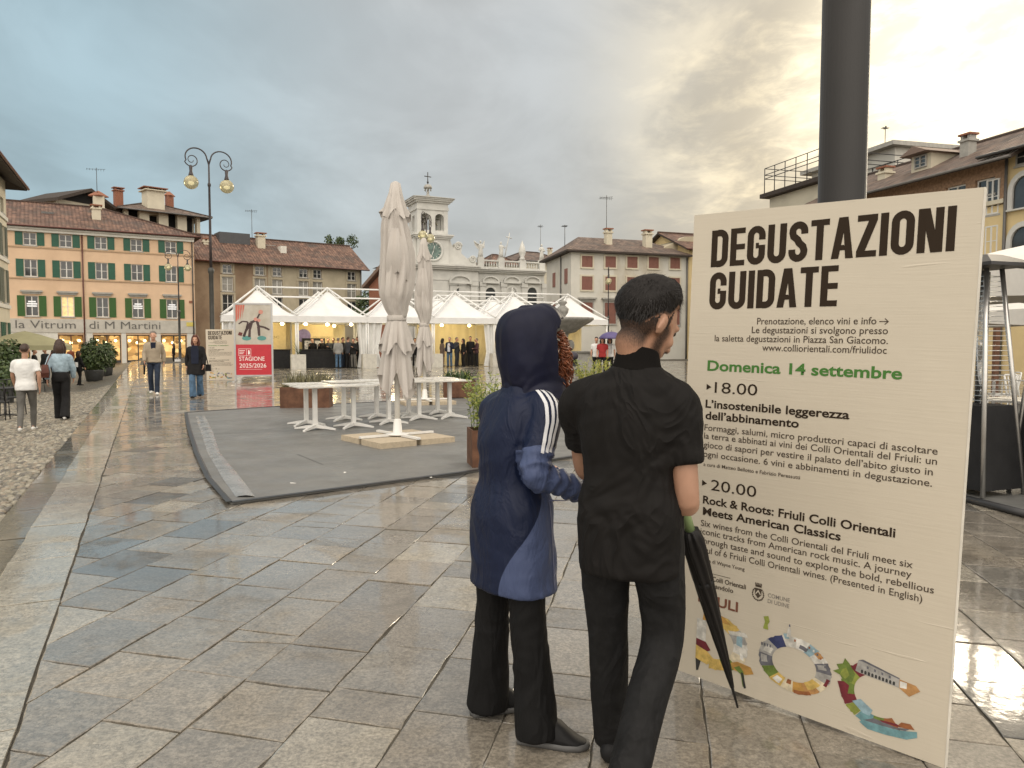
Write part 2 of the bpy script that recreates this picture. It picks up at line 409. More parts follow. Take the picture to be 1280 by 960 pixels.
# river cobbles, each a low rounded stone, where one can tell them apart
def pebble_mat():
    m = bpy.data.materials.new('river_cobble'); m.use_nodes = True; t = NT(m.node_tree); b = t.n['Principled BSDF']
    a = t.new('ShaderNodeAttribute', attribute_name='tone'); tc = t.new('ShaderNodeTexCoord').outputs['Object']
    n = t.noise(tc, 35, 4, .6); t.put(b.inputs['Base Color'], t.mix(1.0, a.outputs['Color'], t.sstep(n, .3, .7, .8, 1.15), 'MULTIPLY'))
    b.inputs['Roughness'].default_value = .33; t.put(b.inputs['Normal'], t.bump(n, .25, .006)); return m
V, Fc, T = [], [], []
s = -4.0; row = 0
while s < 30:
    d = .74 + (.05 if row % 2 else 0)
    step = .088 if s < 12 else .11
    while d < 9.5:
        p = KP + KD * (s + rnd.uniform(-.022, .022)) + KN * (d + rnd.uniform(-.022, .022))
        if p.x > -.76 * p.y - 3.2 and p.y > 2.5:
            z = street_z(p.x, p.y); rx, ry = rnd.uniform(.036, .056) * step / .088, rnd.uniform(.03, .044) * step / .088; a0 = rnd.uniform(0, 6.28); hh = rnd.uniform(.018, .032)
            o = len(V); n = 7
            for rr, zz in ((1.0, -.022), (.95, .35 * hh), (.62, .85 * hh)):
                for j in range(n):
                    a = 6.2832 * j / n; k = 1 + .1 * math.sin(3 * a + a0); x, y = rr * rx * k * math.cos(a), rr * ry * k * math.sin(a)
                    V.append((p.x + x * math.cos(a0) - y * math.sin(a0), p.y + x * math.sin(a0) + y * math.cos(a0), z + zz))
            V.append((p.x, p.y, z + hh))
            F0 = len(Fc)
            for r in (0, 1):
                for j in range(n): Fc.append((o + r * n + j, o + r * n + (j + 1) % n, o + (r + 1) * n + (j + 1) % n, o + (r + 1) * n + j))
            for j in range(n): Fc.append((o + 2 * n + j, o + 2 * n + (j + 1) % n, o + 3 * n))
            q = rnd.choice([(.27, .245, .19), (.22, .195, .15), (.17, .155, .125), (.34, .31, .25), (.13, .118, .10), (.25, .21, .16)]); k = rnd.uniform(.85, 1.15)
            T += [(q[0] * k, q[1] * k, q[2] * k, 1)] * (len(Fc) - F0)
        d += step
    s += step * .92; row += 1
co = stones_obj('street_cobbles', (V, Fc, T), pebble_mat())
for p in co.data.polygons: p.use_smooth = True

# grey outdoor mat with a black edge strip
mx = [G(289, 631), G(262, 600), G(247, 568), G(238, 540), G(233, 517), G(345, 509.5), G(600, 498), G(760, 490), G(800, 560), G(583, 592)]
mat_poly = [(p.x, p.y) for p in mx]
mt = thing('outdoor_mat', 'grey outdoor mat under the white tables, edged with a black strip', 'mat')
mg = mat('mat_fabric', (.165, .163, .155), .48, .13, 1.3, .35, 160, .006, rvar=.14, stain=.45, stain_col=(.115, .112, .105))
MB().slab(mat_poly, .002, .020).build('mat_sheet', mg, mt)
ed = MB(); inner = []
for i in range(len(mat_poly)):
    a, b2 = Vector(mat_poly[i]), Vector(mat_poly[(i + 1) % len(mat_poly)])
    d = (b2 - a).normalized(); nn = Vector((-d.y, d.x)) * .045
    ed.add([(a.x - nn.x, a.y - nn.y, .006), (b2.x - nn.x, b2.y - nn.y, .006), (b2.x + nn.x, b2.y + nn.y, .032), (a.x + nn.x, a.y + nn.y, .032), (a.x, a.y, .036), (b2.x, b2.y, .036)], [(0, 1, 5, 4), (4, 5, 2, 3)])
ed.build('edge_strip', mat('black_rubber', (.03, .03, .032), .4, .2), mt)
for a_, b_ in ((G(250, 545), G(420, 538)), (G(372, 570), G(404, 583)), (G(420, 538), G(575, 546))):
    d_ = b_ - a_; n_ = Vector((-d_.y, d_.x, 0)).normalized() * .006
    MB().add([a_ - n_ + Vector((0, 0, .0225)), b_ - n_ + Vector((0, 0, .0225)), b_ + n_ + Vector((0, 0, .0225)), a_ + n_ + Vector((0, 0, .0225))], [(0, 1, 2, 3)]).build('mat_seam', mat('mat_seam', (.08, .08, .078), .6, .2), mt)
# a rucked strip of the mat along its street side
rk = MB(); pl = [G(286, 624), G(270, 602), G(254, 568), G(245, 542), G(240, 522)]; rows = []
for i, p in enumerate(pl):
    for k, (dx_, dz_) in enumerate(((.07, .0205), (.10, .030), (.17, .036), (.235, .029), (.26, .0205))): rows.append((p.x + dx_ * (1 + .15 * math.sin(i * 2.3)), p.y, dz_ + .003 * math.sin(i * 1.7 + k)))
rk.add(rows, [(i * 5 + k, i * 5 + k + 1, (i + 1) * 5 + k + 1, (i + 1) * 5 + k) for i in range(4) for k in range(4)], 0, True)
rk.build('rucked_fold', mat('mat_fold', (.24, .245, .245), .3, .2, 3, rvar=.12), mt)
# bits of litter on the mat
for px, py in ((536, 596), (370, 604), (430, 590), (280, 580)):
    p = G(px, py, .022); lb = MB(); lb.slab([(.0, .0), (.07, .012), (.055, .035), (.012, .03)], 0, .004)
    tag(lb.build('paper_scrap', mat('paper', (.75, .74, .7), .7), None, (p.x, p.y, .0215), rnd.uniform(0, 6)), 'tiny white paper scrap lying on the grey mat', 'litter', 'paper scraps on the mat')
# ------------------------------------------------------------------ buildings
M_BRICK2 = None
def tile_mat(name, c1, c2, c3):
    m = bpy.data.materials.new(name); m.use_nodes = True; t = NT(m.node_tree); b = t.n['Principled BSDF']
    tc = t.new('ShaderNodeTexCoord'); uv = tc.outputs['UV']
    sp = t.new('ShaderNodeSeparateXYZ'); t.put(sp.inputs[0], uv)
    cell = t.new('ShaderNodeCombineXYZ')
    t.put(cell.inputs[0], t.math('FLOOR', t.math('DIVIDE', sp.outputs[0], .32))); t.put(cell.inputs[1], t.math('FLOOR', t.math('DIVIDE', sp.outputs[1], .48)))
    wn = t.new('ShaderNodeTexWhiteNoise', noise_dimensions='2D'); t.put(wn.inputs[0], cell.outputs[0])
    c = t.mix(wn.outputs[0], c1, c2); c = t.mix(t.sstep(t.noise(uv, .55, 6, .7), .45, .72), c, c3)
    c = t.mix(1.0, c, t.sstep(t.noise(uv, 2.2, 4, .7), .25, .75, .6, 1.2), 'MULTIPLY')
    t.put(b.inputs['Base Color'], c); b.inputs['Roughness'].default_value = .62
    wx = t.math('ABSOLUTE', t.math('SINE', t.math('MULTIPLY', sp.outputs[0], math.pi / .32)))
    wy = t.math('FRACT', t.math('DIVIDE', sp.outputs[1], .48))
    h = t.math('ADD', t.math('SUBTRACT', wx, t.math('MULTIPLY', wy, .35)), t.math('MULTIPLY', wn.outputs[0], .25))
    t.put(b.inputs['Normal'], t.bump(h, 1.0, .10)); return m
M_TILE = tile_mat('roof_tiles', (.115, .062, .046), (.27, .155, .11), (.085, .068, .058))
M_TILE2 = tile_mat('old_roof_tiles', (.11, .075, .06), (.25, .175, .135), (.10, .088, .078))
M_PEACH = mat('peach_plaster', (.68, .485, .325), .75, .06, .6, .2, 12, .01, stain=.25, stain_col=(.50, .33, .20))
M_WHITE = mat('white_trim', (.66, .64, .58), .6, .06, 2, stain=.3, stain_col=(.38, .36, .32))
M_SILL = mat('grey_stone', (.36, .35, .32), .7, .12, 4)
M_CREAM = mat('cream_plaster', (.60, .55, .43), .75, .07, .7, stain=.35, stain_col=(.40, .36, .29))
M_BROWN = mat('brown_plaster', (.27, .18, .115), .85, .2, .35, .3, 10, .02, col2=(.36, .265, .175), stain=.5, stain_col=(.20, .14, .10))
M_BEIGE = mat('beige_plaster', (.44, .385, .28), .85, .15, .4, .3, 10, .02, stain=.5, stain_col=(.30, .26, .19))
M_OLD = mat('peeling_plaster', (.60, .585, .53), .85, .07, .5, .3, 9, .02, stain=.75, stain_col=(.44, .385, .29))
M_STONE = mat('istrian_stone', (.58, .575, .54), .7, .08, .8, .2, 14, .01, stain=.6, stain_col=(.36, .36, .345))
M_YEL = mat('yellow_plaster', (.66, .52, .28), .75, .06, .6, .15, 12, .01, stain=.3, stain_col=(.44, .33, .17))
M_BRICK = mat('red_brick', (.27, .115, .07), .85, .25, 9, .4, 30)
M_GREEN = mat('green_shutter', (.018, .10, .06), .5, .1, 3)
M_GREEN2 = mat('grass_green_shutter', (.035, .11, .018), .5, .1, 3)
M_RED = mat('oxblood_shutter', (.235, .105, .08), .6, .12, 2)
M_OLIVE = mat('grey_green_shutter', (.13, .145, .11), .6, .1, 2)
M_FRAME = mat('white_window_frame', (.70, .69, .65), .5, .05)
M_GLASS = mat('window_glass', (.035, .04, .042), .08, .3, 1.2, spec=.8)
M_CURT = mat('curtained_glass', (.30, .29, .26), .25, .2, 2.0, spec=.6)
M_WARM = mat('lit_window', (.8, .6, .3), .5, .3, 3, emit=(1, .72, .32), estr=.5)
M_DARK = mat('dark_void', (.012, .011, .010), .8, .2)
M_WOOD = mat('dark_eaves_timber', (.045, .033, .026), .75, .2)
M_METAL = mat('dark_painted_metal', (.035, .033, .034), .45, .1)
M_PIPE = mat('oxide_drainpipe', (.115, .04, .03), .4, .1)
M_GREYP = mat('grey_drainpipe', (.12, .115, .11), .45, .1)

def face_root(name, label, cat, A, B, group=None):
    d = (B - A); d.z = 0
    o = thing(name, label, cat, A, math.atan2(d.y, d.x), group); return o, d.length
def fx(A, B, px):
    """distance along the facade A->B at which photograph column px meets it"""
    d = (B - A).normalized(); k = (px - 640) / FPX
    return (k * A.y - A.x) / (d.x - k * d.y)
def fz(A, B, px, py):
    d = (B - A).normalized(); Y = A.y + d.y * fx(A, B, px); return at(px, py, Y).z - A.z
def walls(parent, L, H, D, holes, m, depth=.22, z0=0.0, name='wall', left=True, right=True, back=True, m2=None):
    mb = MB()
    xs = sorted({0, L} | {q for h in holes for q in (h[0], h[2])}); zs = sorted({z0, H} | {q for h in holes for q in (h[1], h[3])})
    for i in range(len(xs) - 1):
        for j in range(len(zs) - 1):
            cx, cz = (xs[i] + xs[i + 1]) / 2, (zs[j] + zs[j + 1]) / 2
            if any(h[0] < cx < h[2] and h[1] < cz < h[3] for h in holes): continue
            mb.add([(xs[i], 0, zs[j]), (xs[i + 1], 0, zs[j]), (xs[i + 1], 0, zs[j + 1]), (xs[i], 0, zs[j + 1])], [(0, 1, 2, 3)])
    for x0, a, x1, b_ in holes:
        P = [(x0, 0, a), (x1, 0, a), (x1, 0, b_), (x0, 0, b_)]; Q = [(x, depth, z) for x, _, z in P]
        mb.add(P + Q, [(1, 0, 4, 5), (2, 1, 5, 6), (3, 2, 6, 7), (0, 3, 7, 4)])
    if left: mb.add([(0, D, z0), (0, 0, z0), (0, 0, H), (0, D, H)], [(0, 1, 2, 3)])
    if right: mb.add([(L, 0, z0), (L, D, z0), (L, D, H), (L, 0, H)], [(0, 1, 2, 3)])
    if back: mb.add([(L, D, z0), (0, D, z0), (0, D, H), (L, D, H)], [(0, 1, 2, 3)])
    return mb.build(name, m, parent)
_wc = {}
def add_window(parent, x, z, w, h, pane=None, style='cross', depth=.2, fm=None, sill=True, fr=.07, name='window'):
    fm = fm or M_FRAME; pane = pane or M_GLASS
    key = (round(w, 2), round(h, 2), pane.name, style, round(depth, 2), fm.name, fr)
    if key not in _wc:
        mb = MB(); f = fr; y0, y1 = depth - .07, depth
        for q in ((-w / 2, -w / 2 + f, 0, h), (w / 2 - f, w / 2, 0, h), (-w / 2 + f, w / 2 - f, 0, f), (-w / 2 + f, w / 2 - f, h - f, h)): mb.box(q[0], q[1], y0, y1, q[2], q[3])
        if style in ('cross', 'bars'): mb.box(-f * .6, f * .6, y0 - .01, y1 - .01, f, h - f)
        if style == 'cross': mb.box(-w / 2 + f, w / 2 - f, y0 + .012, y1 + .004, h * .5 - f * .3, h * .5 + f * .3)
        if style == 'grid':
            mb.box(-f * .6, f * .6, y0 - .01, y1 - .01, f, h - f)
            for k in (1, 2): mb.box(-w / 2 + f, w / 2 - f, y0 + .012, y1 + .004, h * k / 3 - f * .3, h * k / 3 + f * .3)
        pm = MB().box(-w / 2 + .01, w / 2 - .01, depth - .03, depth + .02, .01, h - .01)
        _wc[key] = (mb.mesh(name, fm), pm.mesh('pane', pane), MB().box(-w / 2 - .1, w / 2 + .1, -.08, .1, -.1, -.004).mesh('sill', M_SILL))
    a, b_, c = _wc[key]
    o = link(name, a, parent, (x, 0, z)); link('pane', b_, o)
    if sill: link('sill', c, o)
    return o
def add_shutter(parent, x, z, w, h, m, name='shutter'):
    key = ('sh', round(w, 2), round(h, 2), m.name)
    if key not in _wc:
        mb = MB(); f = .06
        mb.box(0, w, -.035, -.004, 0, h)
        for q in ((0, f, 0, h), (w - f, w, 0, h), (f, w - f, 0, f), (f, w - f, h - f, h), (f, w - f, h * .5 - f / 2, h * .5 + f / 2)): mb.box(q[0], q[1], -.055, -.036, q[2], q[3])
        k = max(4, int(h / .12))
        for i in range(k):
            z0 = f + (h - 2 * f) * (i + .5) / k; mb.box(f, w - f, -.048, -.0365, z0 - .02, z0 + .012)
        _wc[key] = mb.mesh(name, m)
    return link(name, _wc[key], parent, (x, 0, z))
def window_set(parent, x, z, w, h, m, sw=None, **k):
    sw = sw or w * .5
    add_window(parent, x, z, w, h, **k); add_shutter(parent, x - w / 2 - sw - .03, z, sw, h, m); add_shutter(parent, x + w / 2 + .03, z, sw, h, m)

def roof(parent, L, D, H, rise, over=.5, hl=0.0, hr=0.0, m=None, th=.16, name='roof', eave=None, ridge_at=.5):
    """tiled roof, ridge along x; hl/hr = hip run at the ends (0 = gable)"""
    m = m or M_TILE; mb = MB(); yr = D * ridge_at
    sl = rise / yr
    x0, x1, y0, y1 = -over, L + over, -over, D + over
    ze = H - over * sl * .6
    A, B, C, E = Vector((x0, y0, ze)), Vector((x1, y0, ze)), Vector((x1, y1, ze)), Vector((x0, y1, ze))
    P, Q = Vector((x0 + hl + (over if hl else 0), yr, H + rise)), Vector((x1 - hr - (over if hr else 0), yr, H + rise))
    up = Vector((0, 0, th))
    def face(pts, eu):
        o = len(mb.f); n = (pts[1] - pts[0]).cross(pts[2] - pts[0]).normalized(); ev = n.cross(eu)
        mb.add([p + up for p in pts], [tuple(range(len(pts)))]); mb.uv[o] = [((p - pts[0]).dot(eu), (p - pts[0]).dot(ev)) for p in pts]
        mb.add(pts, [tuple(range(len(pts) - 1, -1, -1))], 1)
    face([A, B, Q, P], Vector((1, 0, 0))); face([C, E, P, Q], Vector((-1, 0, 0)))
    if hr: face([B, C, Q], Vector((0, 1, 0)))
    if hl: face([E, A, P], Vector((0, -1, 0)))
    edge = [A, B, C, E] if (hl and hr) else [A, B] + ([] if hr else [Q]) + [C, E] + ([] if hl else [P])
    for i in range(len(edge)):
        a, b_ = edge[i], edge[(i + 1) % len(edge)]; mb.add([a, b_, b_ + up, a + up], [(0, 1, 2, 3)], 1)
    mb.tube([P + up, Q + up], .13, 6, 0)
    for e, q in ((B, Q), (C, Q)) if hr else (): mb.tube([e + up, q + up], .12, 6, 0)
    for e, q in ((A, P), (E, P)) if hl else (): mb.tube([e + up, q + up], .12, 6, 0)
    o = mb.build(name, [m, M_WOOD], parent)
    g = MB(); g.tube([A + Vector((0, -.06, .1)), B + Vector((0, -.06, .1))], .07, 8); g.build('gutter', M_PIPE if m is M_TILE else M_GREYP, o)
    if not hr:   # gable wall
        MB().add([(L - .01, 0, H - .02), (L - .01, D, H - .02), (L - .01, yr, H + rise)], [(0, 1, 2)]).build('gable', eave or M_CREAM, o)
    if not hl:
        MB().add([(.01, D, H - .02), (.01, 0, H - .02), (.01, yr, H + rise)], [(0, 1, 2)]).build('gable', eave or M_CREAM, o)
    return o
def chimney(parent, x, y, z, w, h, m=None, cap='flat'):
    mb = MB(); mb.box(x - w / 2, x + w / 2, y - w / 2, y + w / 2, z - 1.2, z + h)
    if cap == 'flat':
        mb.box(x - w * .65, x + w * .65, y - w * .65, y + w * .65, z + h, z + h + .12)
        for a in (-1, 1):
            mb.box(x + a * w * .4 - .08, x + a * w * .4 + .08, y - w * .4, y + w * .4, z + h + .12, z + h + .34)
        mb.box(x - w * .7, x + w * .7, y - w * .6, y + w * .6, z + h + .34, z + h + .44, 1)
    else:
        mb.lathe([(w * .9, 0), (w * .95, .08), (w * .35, .45), (.06, .6)], (x, y, z + h), 4, 1, False)
    return mb.build('chimney', [m or M_CREAM, M_TILE2 if False else M_BRICK], parent)
def antenna(parent, x, y, z, h, s=1.0):
    mb = MB(); mb.bar((x, y, z), (x, y, z + h), .03, 5)
    mb.bar((x - .9 * s, y, z + h * .93), (x + .8 * s, y, z + h * .98), .02, 4)
    for k in range(7):
        q = x - .85 * s + .25 * s * k; mb.bar((q, y - .3, z + h * .935), (q, y + .3, z + h * .935), .012, 4); mb.bar((q, y, z + h * .90), (q, y, z + h * .97), .012, 4)
    return mb.build('antenna', M_METAL, parent)
def text_obj(name, s, m, parent, x, z, width, height, y=-.01, bold=0.0, align='l', ext=.0, res=3):
    cu = bpy.data.curves.new('txt', 'FONT'); cu.body = s; cu.offset = bold; cu.resolution_u = res; cu.extrude = ext
    to = bpy.data.objects.new('txt', cu); COL.objects.link(to)
    dg = bpy.context.evaluated_depsgraph_get(); me = bpy.data.meshes.new_from_object(to.evaluated_get(dg))
    bpy.data.objects.remove(to); bpy.data.curves.remove(cu)
    n = len(me.vertices); co = np.empty(n * 3, dtype=np.float32); me.vertices.foreach_get('co', co); co = co.reshape(-1, 3)
    x0, x1 = co[:, 0].min(), co[:, 0].max(); H = .70
    out = np.empty_like(co); out[:, 0] = x + (co[:, 0] - x0) / (x1 - x0) * width; out[:, 2] = z + co[:, 1] / H * height; out[:, 1] = y - co[:, 2]
    me.vertices.foreach_set('co', out.ravel()); me.materials.clear(); me.materials.append(m)
    if parent is None: return me
    me.update(); return link(name, me, parent)

# ---- peach building with green shutters and the shop
zg = -.5
A = at(12, 450, 68); A.z = zg; B = at(245.5, 450, 76.2); B.z = zg
dx = (B - A).normalized(); A0 = A - dx * 7.5; 
o, L = face_root('peach_building', 'peach plastered four storey building with green shutters above a lit ground floor shop', 'building', A0, B)
H = fz(A0, B, 130, 288)
hx = lambda px: fx(A0, B, px)
holes, wins = [], []
cols = [hx(p) for p in (42.5, 87, 130.5, 174.5, 217)]; cols = [cols[0] - 6.6, cols[0] - 3.3] + cols
r1, r2, r3 = fz(A0, B, 130, 311.5), fz(A0, B, 130, 349), fz(A0, B, 130, 396.5)
for i, x in enumerate(cols):
    for z, w_, h_ in ((r1, 1.02, 1.16), (r2, 1.02, 1.55), (r3, 1.02, 1.85)):
        holes.append((x - w_ / 2, z, x + w_ / 2, z + h_)); wins.append((i, x, z, w_, h_))
shops = [(hx(a), hx(b_)) for a, b_ in ((24, 38), (74, 105.5), (117.5, 152), (159, 188), (202, 234))]
zs1 = fz(A0, B, 130, 418.5)
for a, b_ in shops: holes.append((a, .02, b_, zs1))
walls(o, L, H, 10, holes, M_PEACH, .25)
for i, x, z, w_, h_ in wins:
    low = abs(z - r3) < .01
    lit = low and i == 3
    window_set(o, x, z, w_, h_, M_GREEN2 if low else M_GREEN, .58, pane=M_WARM if lit else M_GLASS, style='cross')
    if low:
        mb = MB(); mb.box(x - .85, x + .85, -.22, -.003, z + h_ + .32, z + h_ + .48); mb.box(x - .72, x + .72, -.12, -.003, z + h_ + .16, z + h_ + .32); mb.build('cornice', M_SILL, o)
        if i in (2, 5, 6):
            mb = MB()
            for a, w2 in ((1.38, .6), (1.18, .8), (.98, .75)): mb.box(x - w2 / 2, x + w2 / 2, .07, .10, z + a - .13, z + a)
            mb.build('window_notice', mat('lit_notice', (.85, .85, .85), .6, 0, emit=(.9, .95, 1), estr=.25), o)
mb = MB()
for z in (r1 - .10, r2 - .10): mb.box(.01, L - .01, -.07, -.003, z - .13, z)
mb.build('string_course', mat('ochre_band', (.46, .32, .20), .8, .1), o)
mb = MB(); mb.box(0, L, -.42, -.003, H - .30, H - .05); mb.box(0, L, -.25, -.004, H - .55, H - .30); mb.build('eaves_cornice', M_WHITE, o)
zb0, zb1 = fz(A0, B, 130, 416), fz(A0, B, 130, 399.5)
MB().box(.01, L - .02, -.10, -.003, zb0, zb1).build('shop_fascia', mat('fascia_stone', (.50, .475, .42), .6, .08, 2, stain=.3, stain_col=(.36, .33, .28)), o)
fs = mat('sign_letters', (.12, .115, .105), .5, .05)
xa, xb, xc, xd = hx(21), hx(96), hx(113), hx(201.5)
zt = zb0 + .38
text_obj('shop_lettering', 'la Vitrum', fs, o, xa, zt, xb - xa, .72, -.115, -.004, ext=.01)
text_obj('shop_lettering', 'di M Martini', fs, o, xc, zt, xd - xc, .72, -.115, -.004, ext=.01)
prev = 0          # white pilasters between the shop windows
for a, b_ in shops + [(L - .02, L)]: MB().box(prev + .04, a - .04, -.05, -.003, .0, zb0 - .01).build('shop_pilaster', M_WHITE, o); prev = b_
M_SHOP = bpy.data.materials.new('lit_shop_interior'); M_SHOP.use_nodes = True; t = NT(M_SHOP.node_tree); b = t.n['Principled BSDF']
tc = t.new('ShaderNodeTexCoord').outputs['Object']; n = t.voro(t.mapping(tc, (1, 1, 1.6)), 1.9, 'F1', 1); hs = t.new('ShaderNodeSeparateColor'); t.put(hs.inputs[0], n)
t.put(b.inputs['Base Color'], t.mix(hs.outputs[0], (.25, .13, .05), (.75, .5, .2)))
t.put(b.inputs['Emission Color'], t.mix(hs.outputs[1], (.55, .26, .06), (1, .70, .28))); t.put(b.inputs['Emission Strength'], t.sstep(hs.outputs[2], .1, .95, .12, 1.15))
M_SHOPGLASS = mat('shop_glass', (.9, .9, .9), .02, 0, trans=1.0, spec=.5)
for k, (a, b_) in enumerate(shops):
    sw = MB(); f = .09
    for q in ((a, a + f, 0.02, zs1), (b_ - f, b_, 0.02, zs1), (a + f, b_ - f, zs1 - f, zs1), (a + f, b_ - f, .02, .3)): sw.box(q[0], q[1], .16, .24, q[2], q[3])
    if k > 0: sw.box((a + b_) / 2 - .05, (a + b_) / 2 + .05, .161, .239, .3, zs1 - f)
    s_ = sw.build('shop_window', M_PIPE if k == 1 else M_METAL, o)
    MB().box(a - .3, b_ + .3, 1.7, 1.75, 0, zs1 + .2).build('shop_display', M_SHOP, s_)
    fl = MB()
    for j in range(3):
        xx = a + (b_ - a) * (j + .5) / 3; fl.ell((xx, 1.0, zs1 - .55 - .2 * (j % 2)), (.13, .13, .13), None, 8, 6)
    fl.build('shop_lamp', mat('warm_lamp', (1, .8, .5), .5, 0, emit=(1, .72, .33), estr=7), s_)
mb = MB(); xp = hx(107); mb.tube([(xp, -.12, H - .3), (xp, -.12, .0)], .065, 8); mb.build('drainpipe', M_PIPE, o)
mb = MB(); mb.tube([(L - .2, -.16, H - .2), (L - .2, -.16, 0.0)], .06, 8); mb.build('drainpipe', M_METAL, o)
rf = roof(o, L, 12, H, 2.85, .6, 0, 8.0, M_TILE, eave=M_PEACH, ridge_at=.5)
chimney(rf, hx(128) , 2.6, H + 1.3, .75, 1.0); chimney(rf, hx(135), 6.6, H + 2.9, 1.0, 1.3, cap='cone'); antenna(rf, hx(133), 6.2, H + 4.0, 3.0)
mb = MB(); mb.box(hx(58), hx(74), 2.9, 3.6, H + 1.6, H + 1.77); sk = mb.build('skylight', M_GREYP, rf); MB().box(hx(58) + .1, hx(74) - .1, 2.96, 3.54, H + 1.65, H + 1.79).build('pane', M_CURT, sk)
mb = MB(); mb.box(hx(238), hx(242), -.05, -.003, fz(A0, B, 240, 379), fz(A0, B, 240, 376)); mb.build('house_plate', M_BRICK, o)
mb = MB(); mb.box(hx(234), hx(244), -.14, -.11, fz(A0, B, 240, 408), fz(A0, B, 240, 403)); mb.build('fascia_label', mat('yellow_label', (.6, .5, .12), .6), o)

# ---- buildings rising behind the peach one
p = at(70, 262, 84); q = at(136, 262, 90); p.z = q.z = 0
o, L2 = face_root('attic_house', 'house with a wide dark open gable rising behind the peach building', 'building', p, q)
h0 = at(100, 254, 87).z
walls(o, L2, h0, 6, [], M_CREAM, back=True)
pk = at(106, 236, 87).z
mb = MB(); mid = L2 * .53
mb.prism([(-.6, h0 - .4), (mid, pk - .35), (L2 + .6, h0 - .6), (L2 + .6, h0 - .25), (mid, pk), (-.6, h0 - .05)], -1.2, 6.5); mb.build('roof', M_WOOD, o)
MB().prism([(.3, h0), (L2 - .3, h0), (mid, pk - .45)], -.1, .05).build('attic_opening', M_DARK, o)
p = at(156, 270, 90); q = at(250, 270, 96); p.z = q.z = 0
o, L2 = face_root('loggia_tower', 'cream tower house with a dark open loggia under a low tiled roof and tall chimneys', 'building', p, q)
h0 = at(200, 266, 93).z; hb = at(200, 296, 93).z
T0 = 3.0; lo = h0 - T0
walls(o, L2, lo, 9, [], M_CREAM)
mb = MB()
for k in range(5):
    x = L2 * k / 4; ww = .8 if k in (0, 4) else 1.1; mb.box(max(0, x - ww / 2), min(L2, x + ww / 2), 0, .8, lo + .002, h0)
for k in range(3): mb.box(L2 - .8, L2, 2 + k * 3, 3.2 + k * 3, lo + .002, h0)
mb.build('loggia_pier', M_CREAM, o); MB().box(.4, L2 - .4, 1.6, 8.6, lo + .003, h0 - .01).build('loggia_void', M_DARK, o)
rf = roof(o, L2, 9, h0, 1.6, 1.1, 4.0, 4.0, M_TILE2)
cx = lambda px: fx(p, q, px)
chimney(rf, cx(170), 5, h0 + 1.2, .9, 1.6, M_BRICK); chimney(rf, cx(202), 1.5, h0 + .9, 2.0, 1.7, M_CREAM); chimney(rf, cx(233), 4.5, h0 + .9, .8, 2.0, M_BRICK, 'cone')

# ---- old brown palazzo behind the tents
A = at(243, 440, 80); A.z = -.3; B = at(453, 440, 91); B.z = -.3
o, L = face_root('brown_palazzo', 'long old palazzo in worn brown and beige plaster behind the white tents', 'building', A, B)
H = fz(A, B, 348, 330); hx = lambda px: fx(A, B, px)
holes, ws = [], []
for px in (247.8, 286.6, 326.6, 348.4, 381, 398.3, 440.8):
    x = hx(px)
    for top, bot, pw in ((330.5, 341.5, 1.0), (346, 364, 1.15), (368, 390, 1.15)):
        dy = (px - 286) * .058; z0, z1 = fz(A, B, px, bot + dy), fz(A, B, px, top + dy)
        if x - pw / 2 < .1: continue
        holes.append((x - pw / 2, z0, x + pw / 2, z1)); ws.append((x, z0, pw, z1 - z0))
xs_ = hx(337)
walls(o, L, H, 10, holes, M_BROWN, .25)
for i, (x, z, a, b_) in enumerate(ws):
    add_window(o, x, z, a, b_, pane=M_CURT if i % 3 == 1 else M_GLASS, style='cross')
    mb = MB()
    for q in ((x - a / 2 - .22, x - a / 2 - .01, z, z + b_), (x + a / 2 + .01, x + a / 2 + .22, z, z + b_), (x - a / 2 - .22, x + a / 2 + .22, z + b_ + .01, z + b_ + .22)): mb.box(q[0], q[1], -.06, -.006, q[2], q[3])
    mb.build('window_surround', M_BEIGE, o)
# beige plaster on the far half, with the same openings
walls(o, L, H - .02, .0, [h for h in holes if h[0] > xs_] + [(0, 0, xs_, H - .02)], M_BEIGE, -.001, name='plaster_facing', left=False, right=False, back=False).location = (0, -.004, 0)
mb = MB(); mb.tube([(L - .15, -.12, H - .2), (L - .15, -.12, 0)], .06, 8); mb.build('drainpipe', M_GREYP, o)
rf = roof(o, L, 10, H, 3.1, .7, 0, 0, M_TILE, eave=M_BROWN)
chimney(rf, hx(339.5), 3.2, H + 1.9, .85, 1.4); antenna(rf, hx(335), 5, H + 3, 3.6, .8); chimney(rf, hx(269), 3.0, H + 1.2, .5, 1.0)
mb = MB(); mb.box(hx(288), hx(327), 3.4, 5.6, H + 1.6, H + 3.55); mb.build('roof_plant_box', mat('grey_cladding', (.06, .062, .066), .5, .1), rf)
for a, b_, y, z in ((348, 360, 3.6, 2.05), (360.5, 368, 2.0, 1.25), (371, 377, 1.7, .9), (252, 260, 2.2, 1.2)):
    sk = MB().box(hx(a), hx(b_), y, y + 1.1, H + z, H + z + .45 + (.6 if a == 360.5 else 0)).build('skylight', M_CURT if a != 360.5 else M_WHITE, rf)

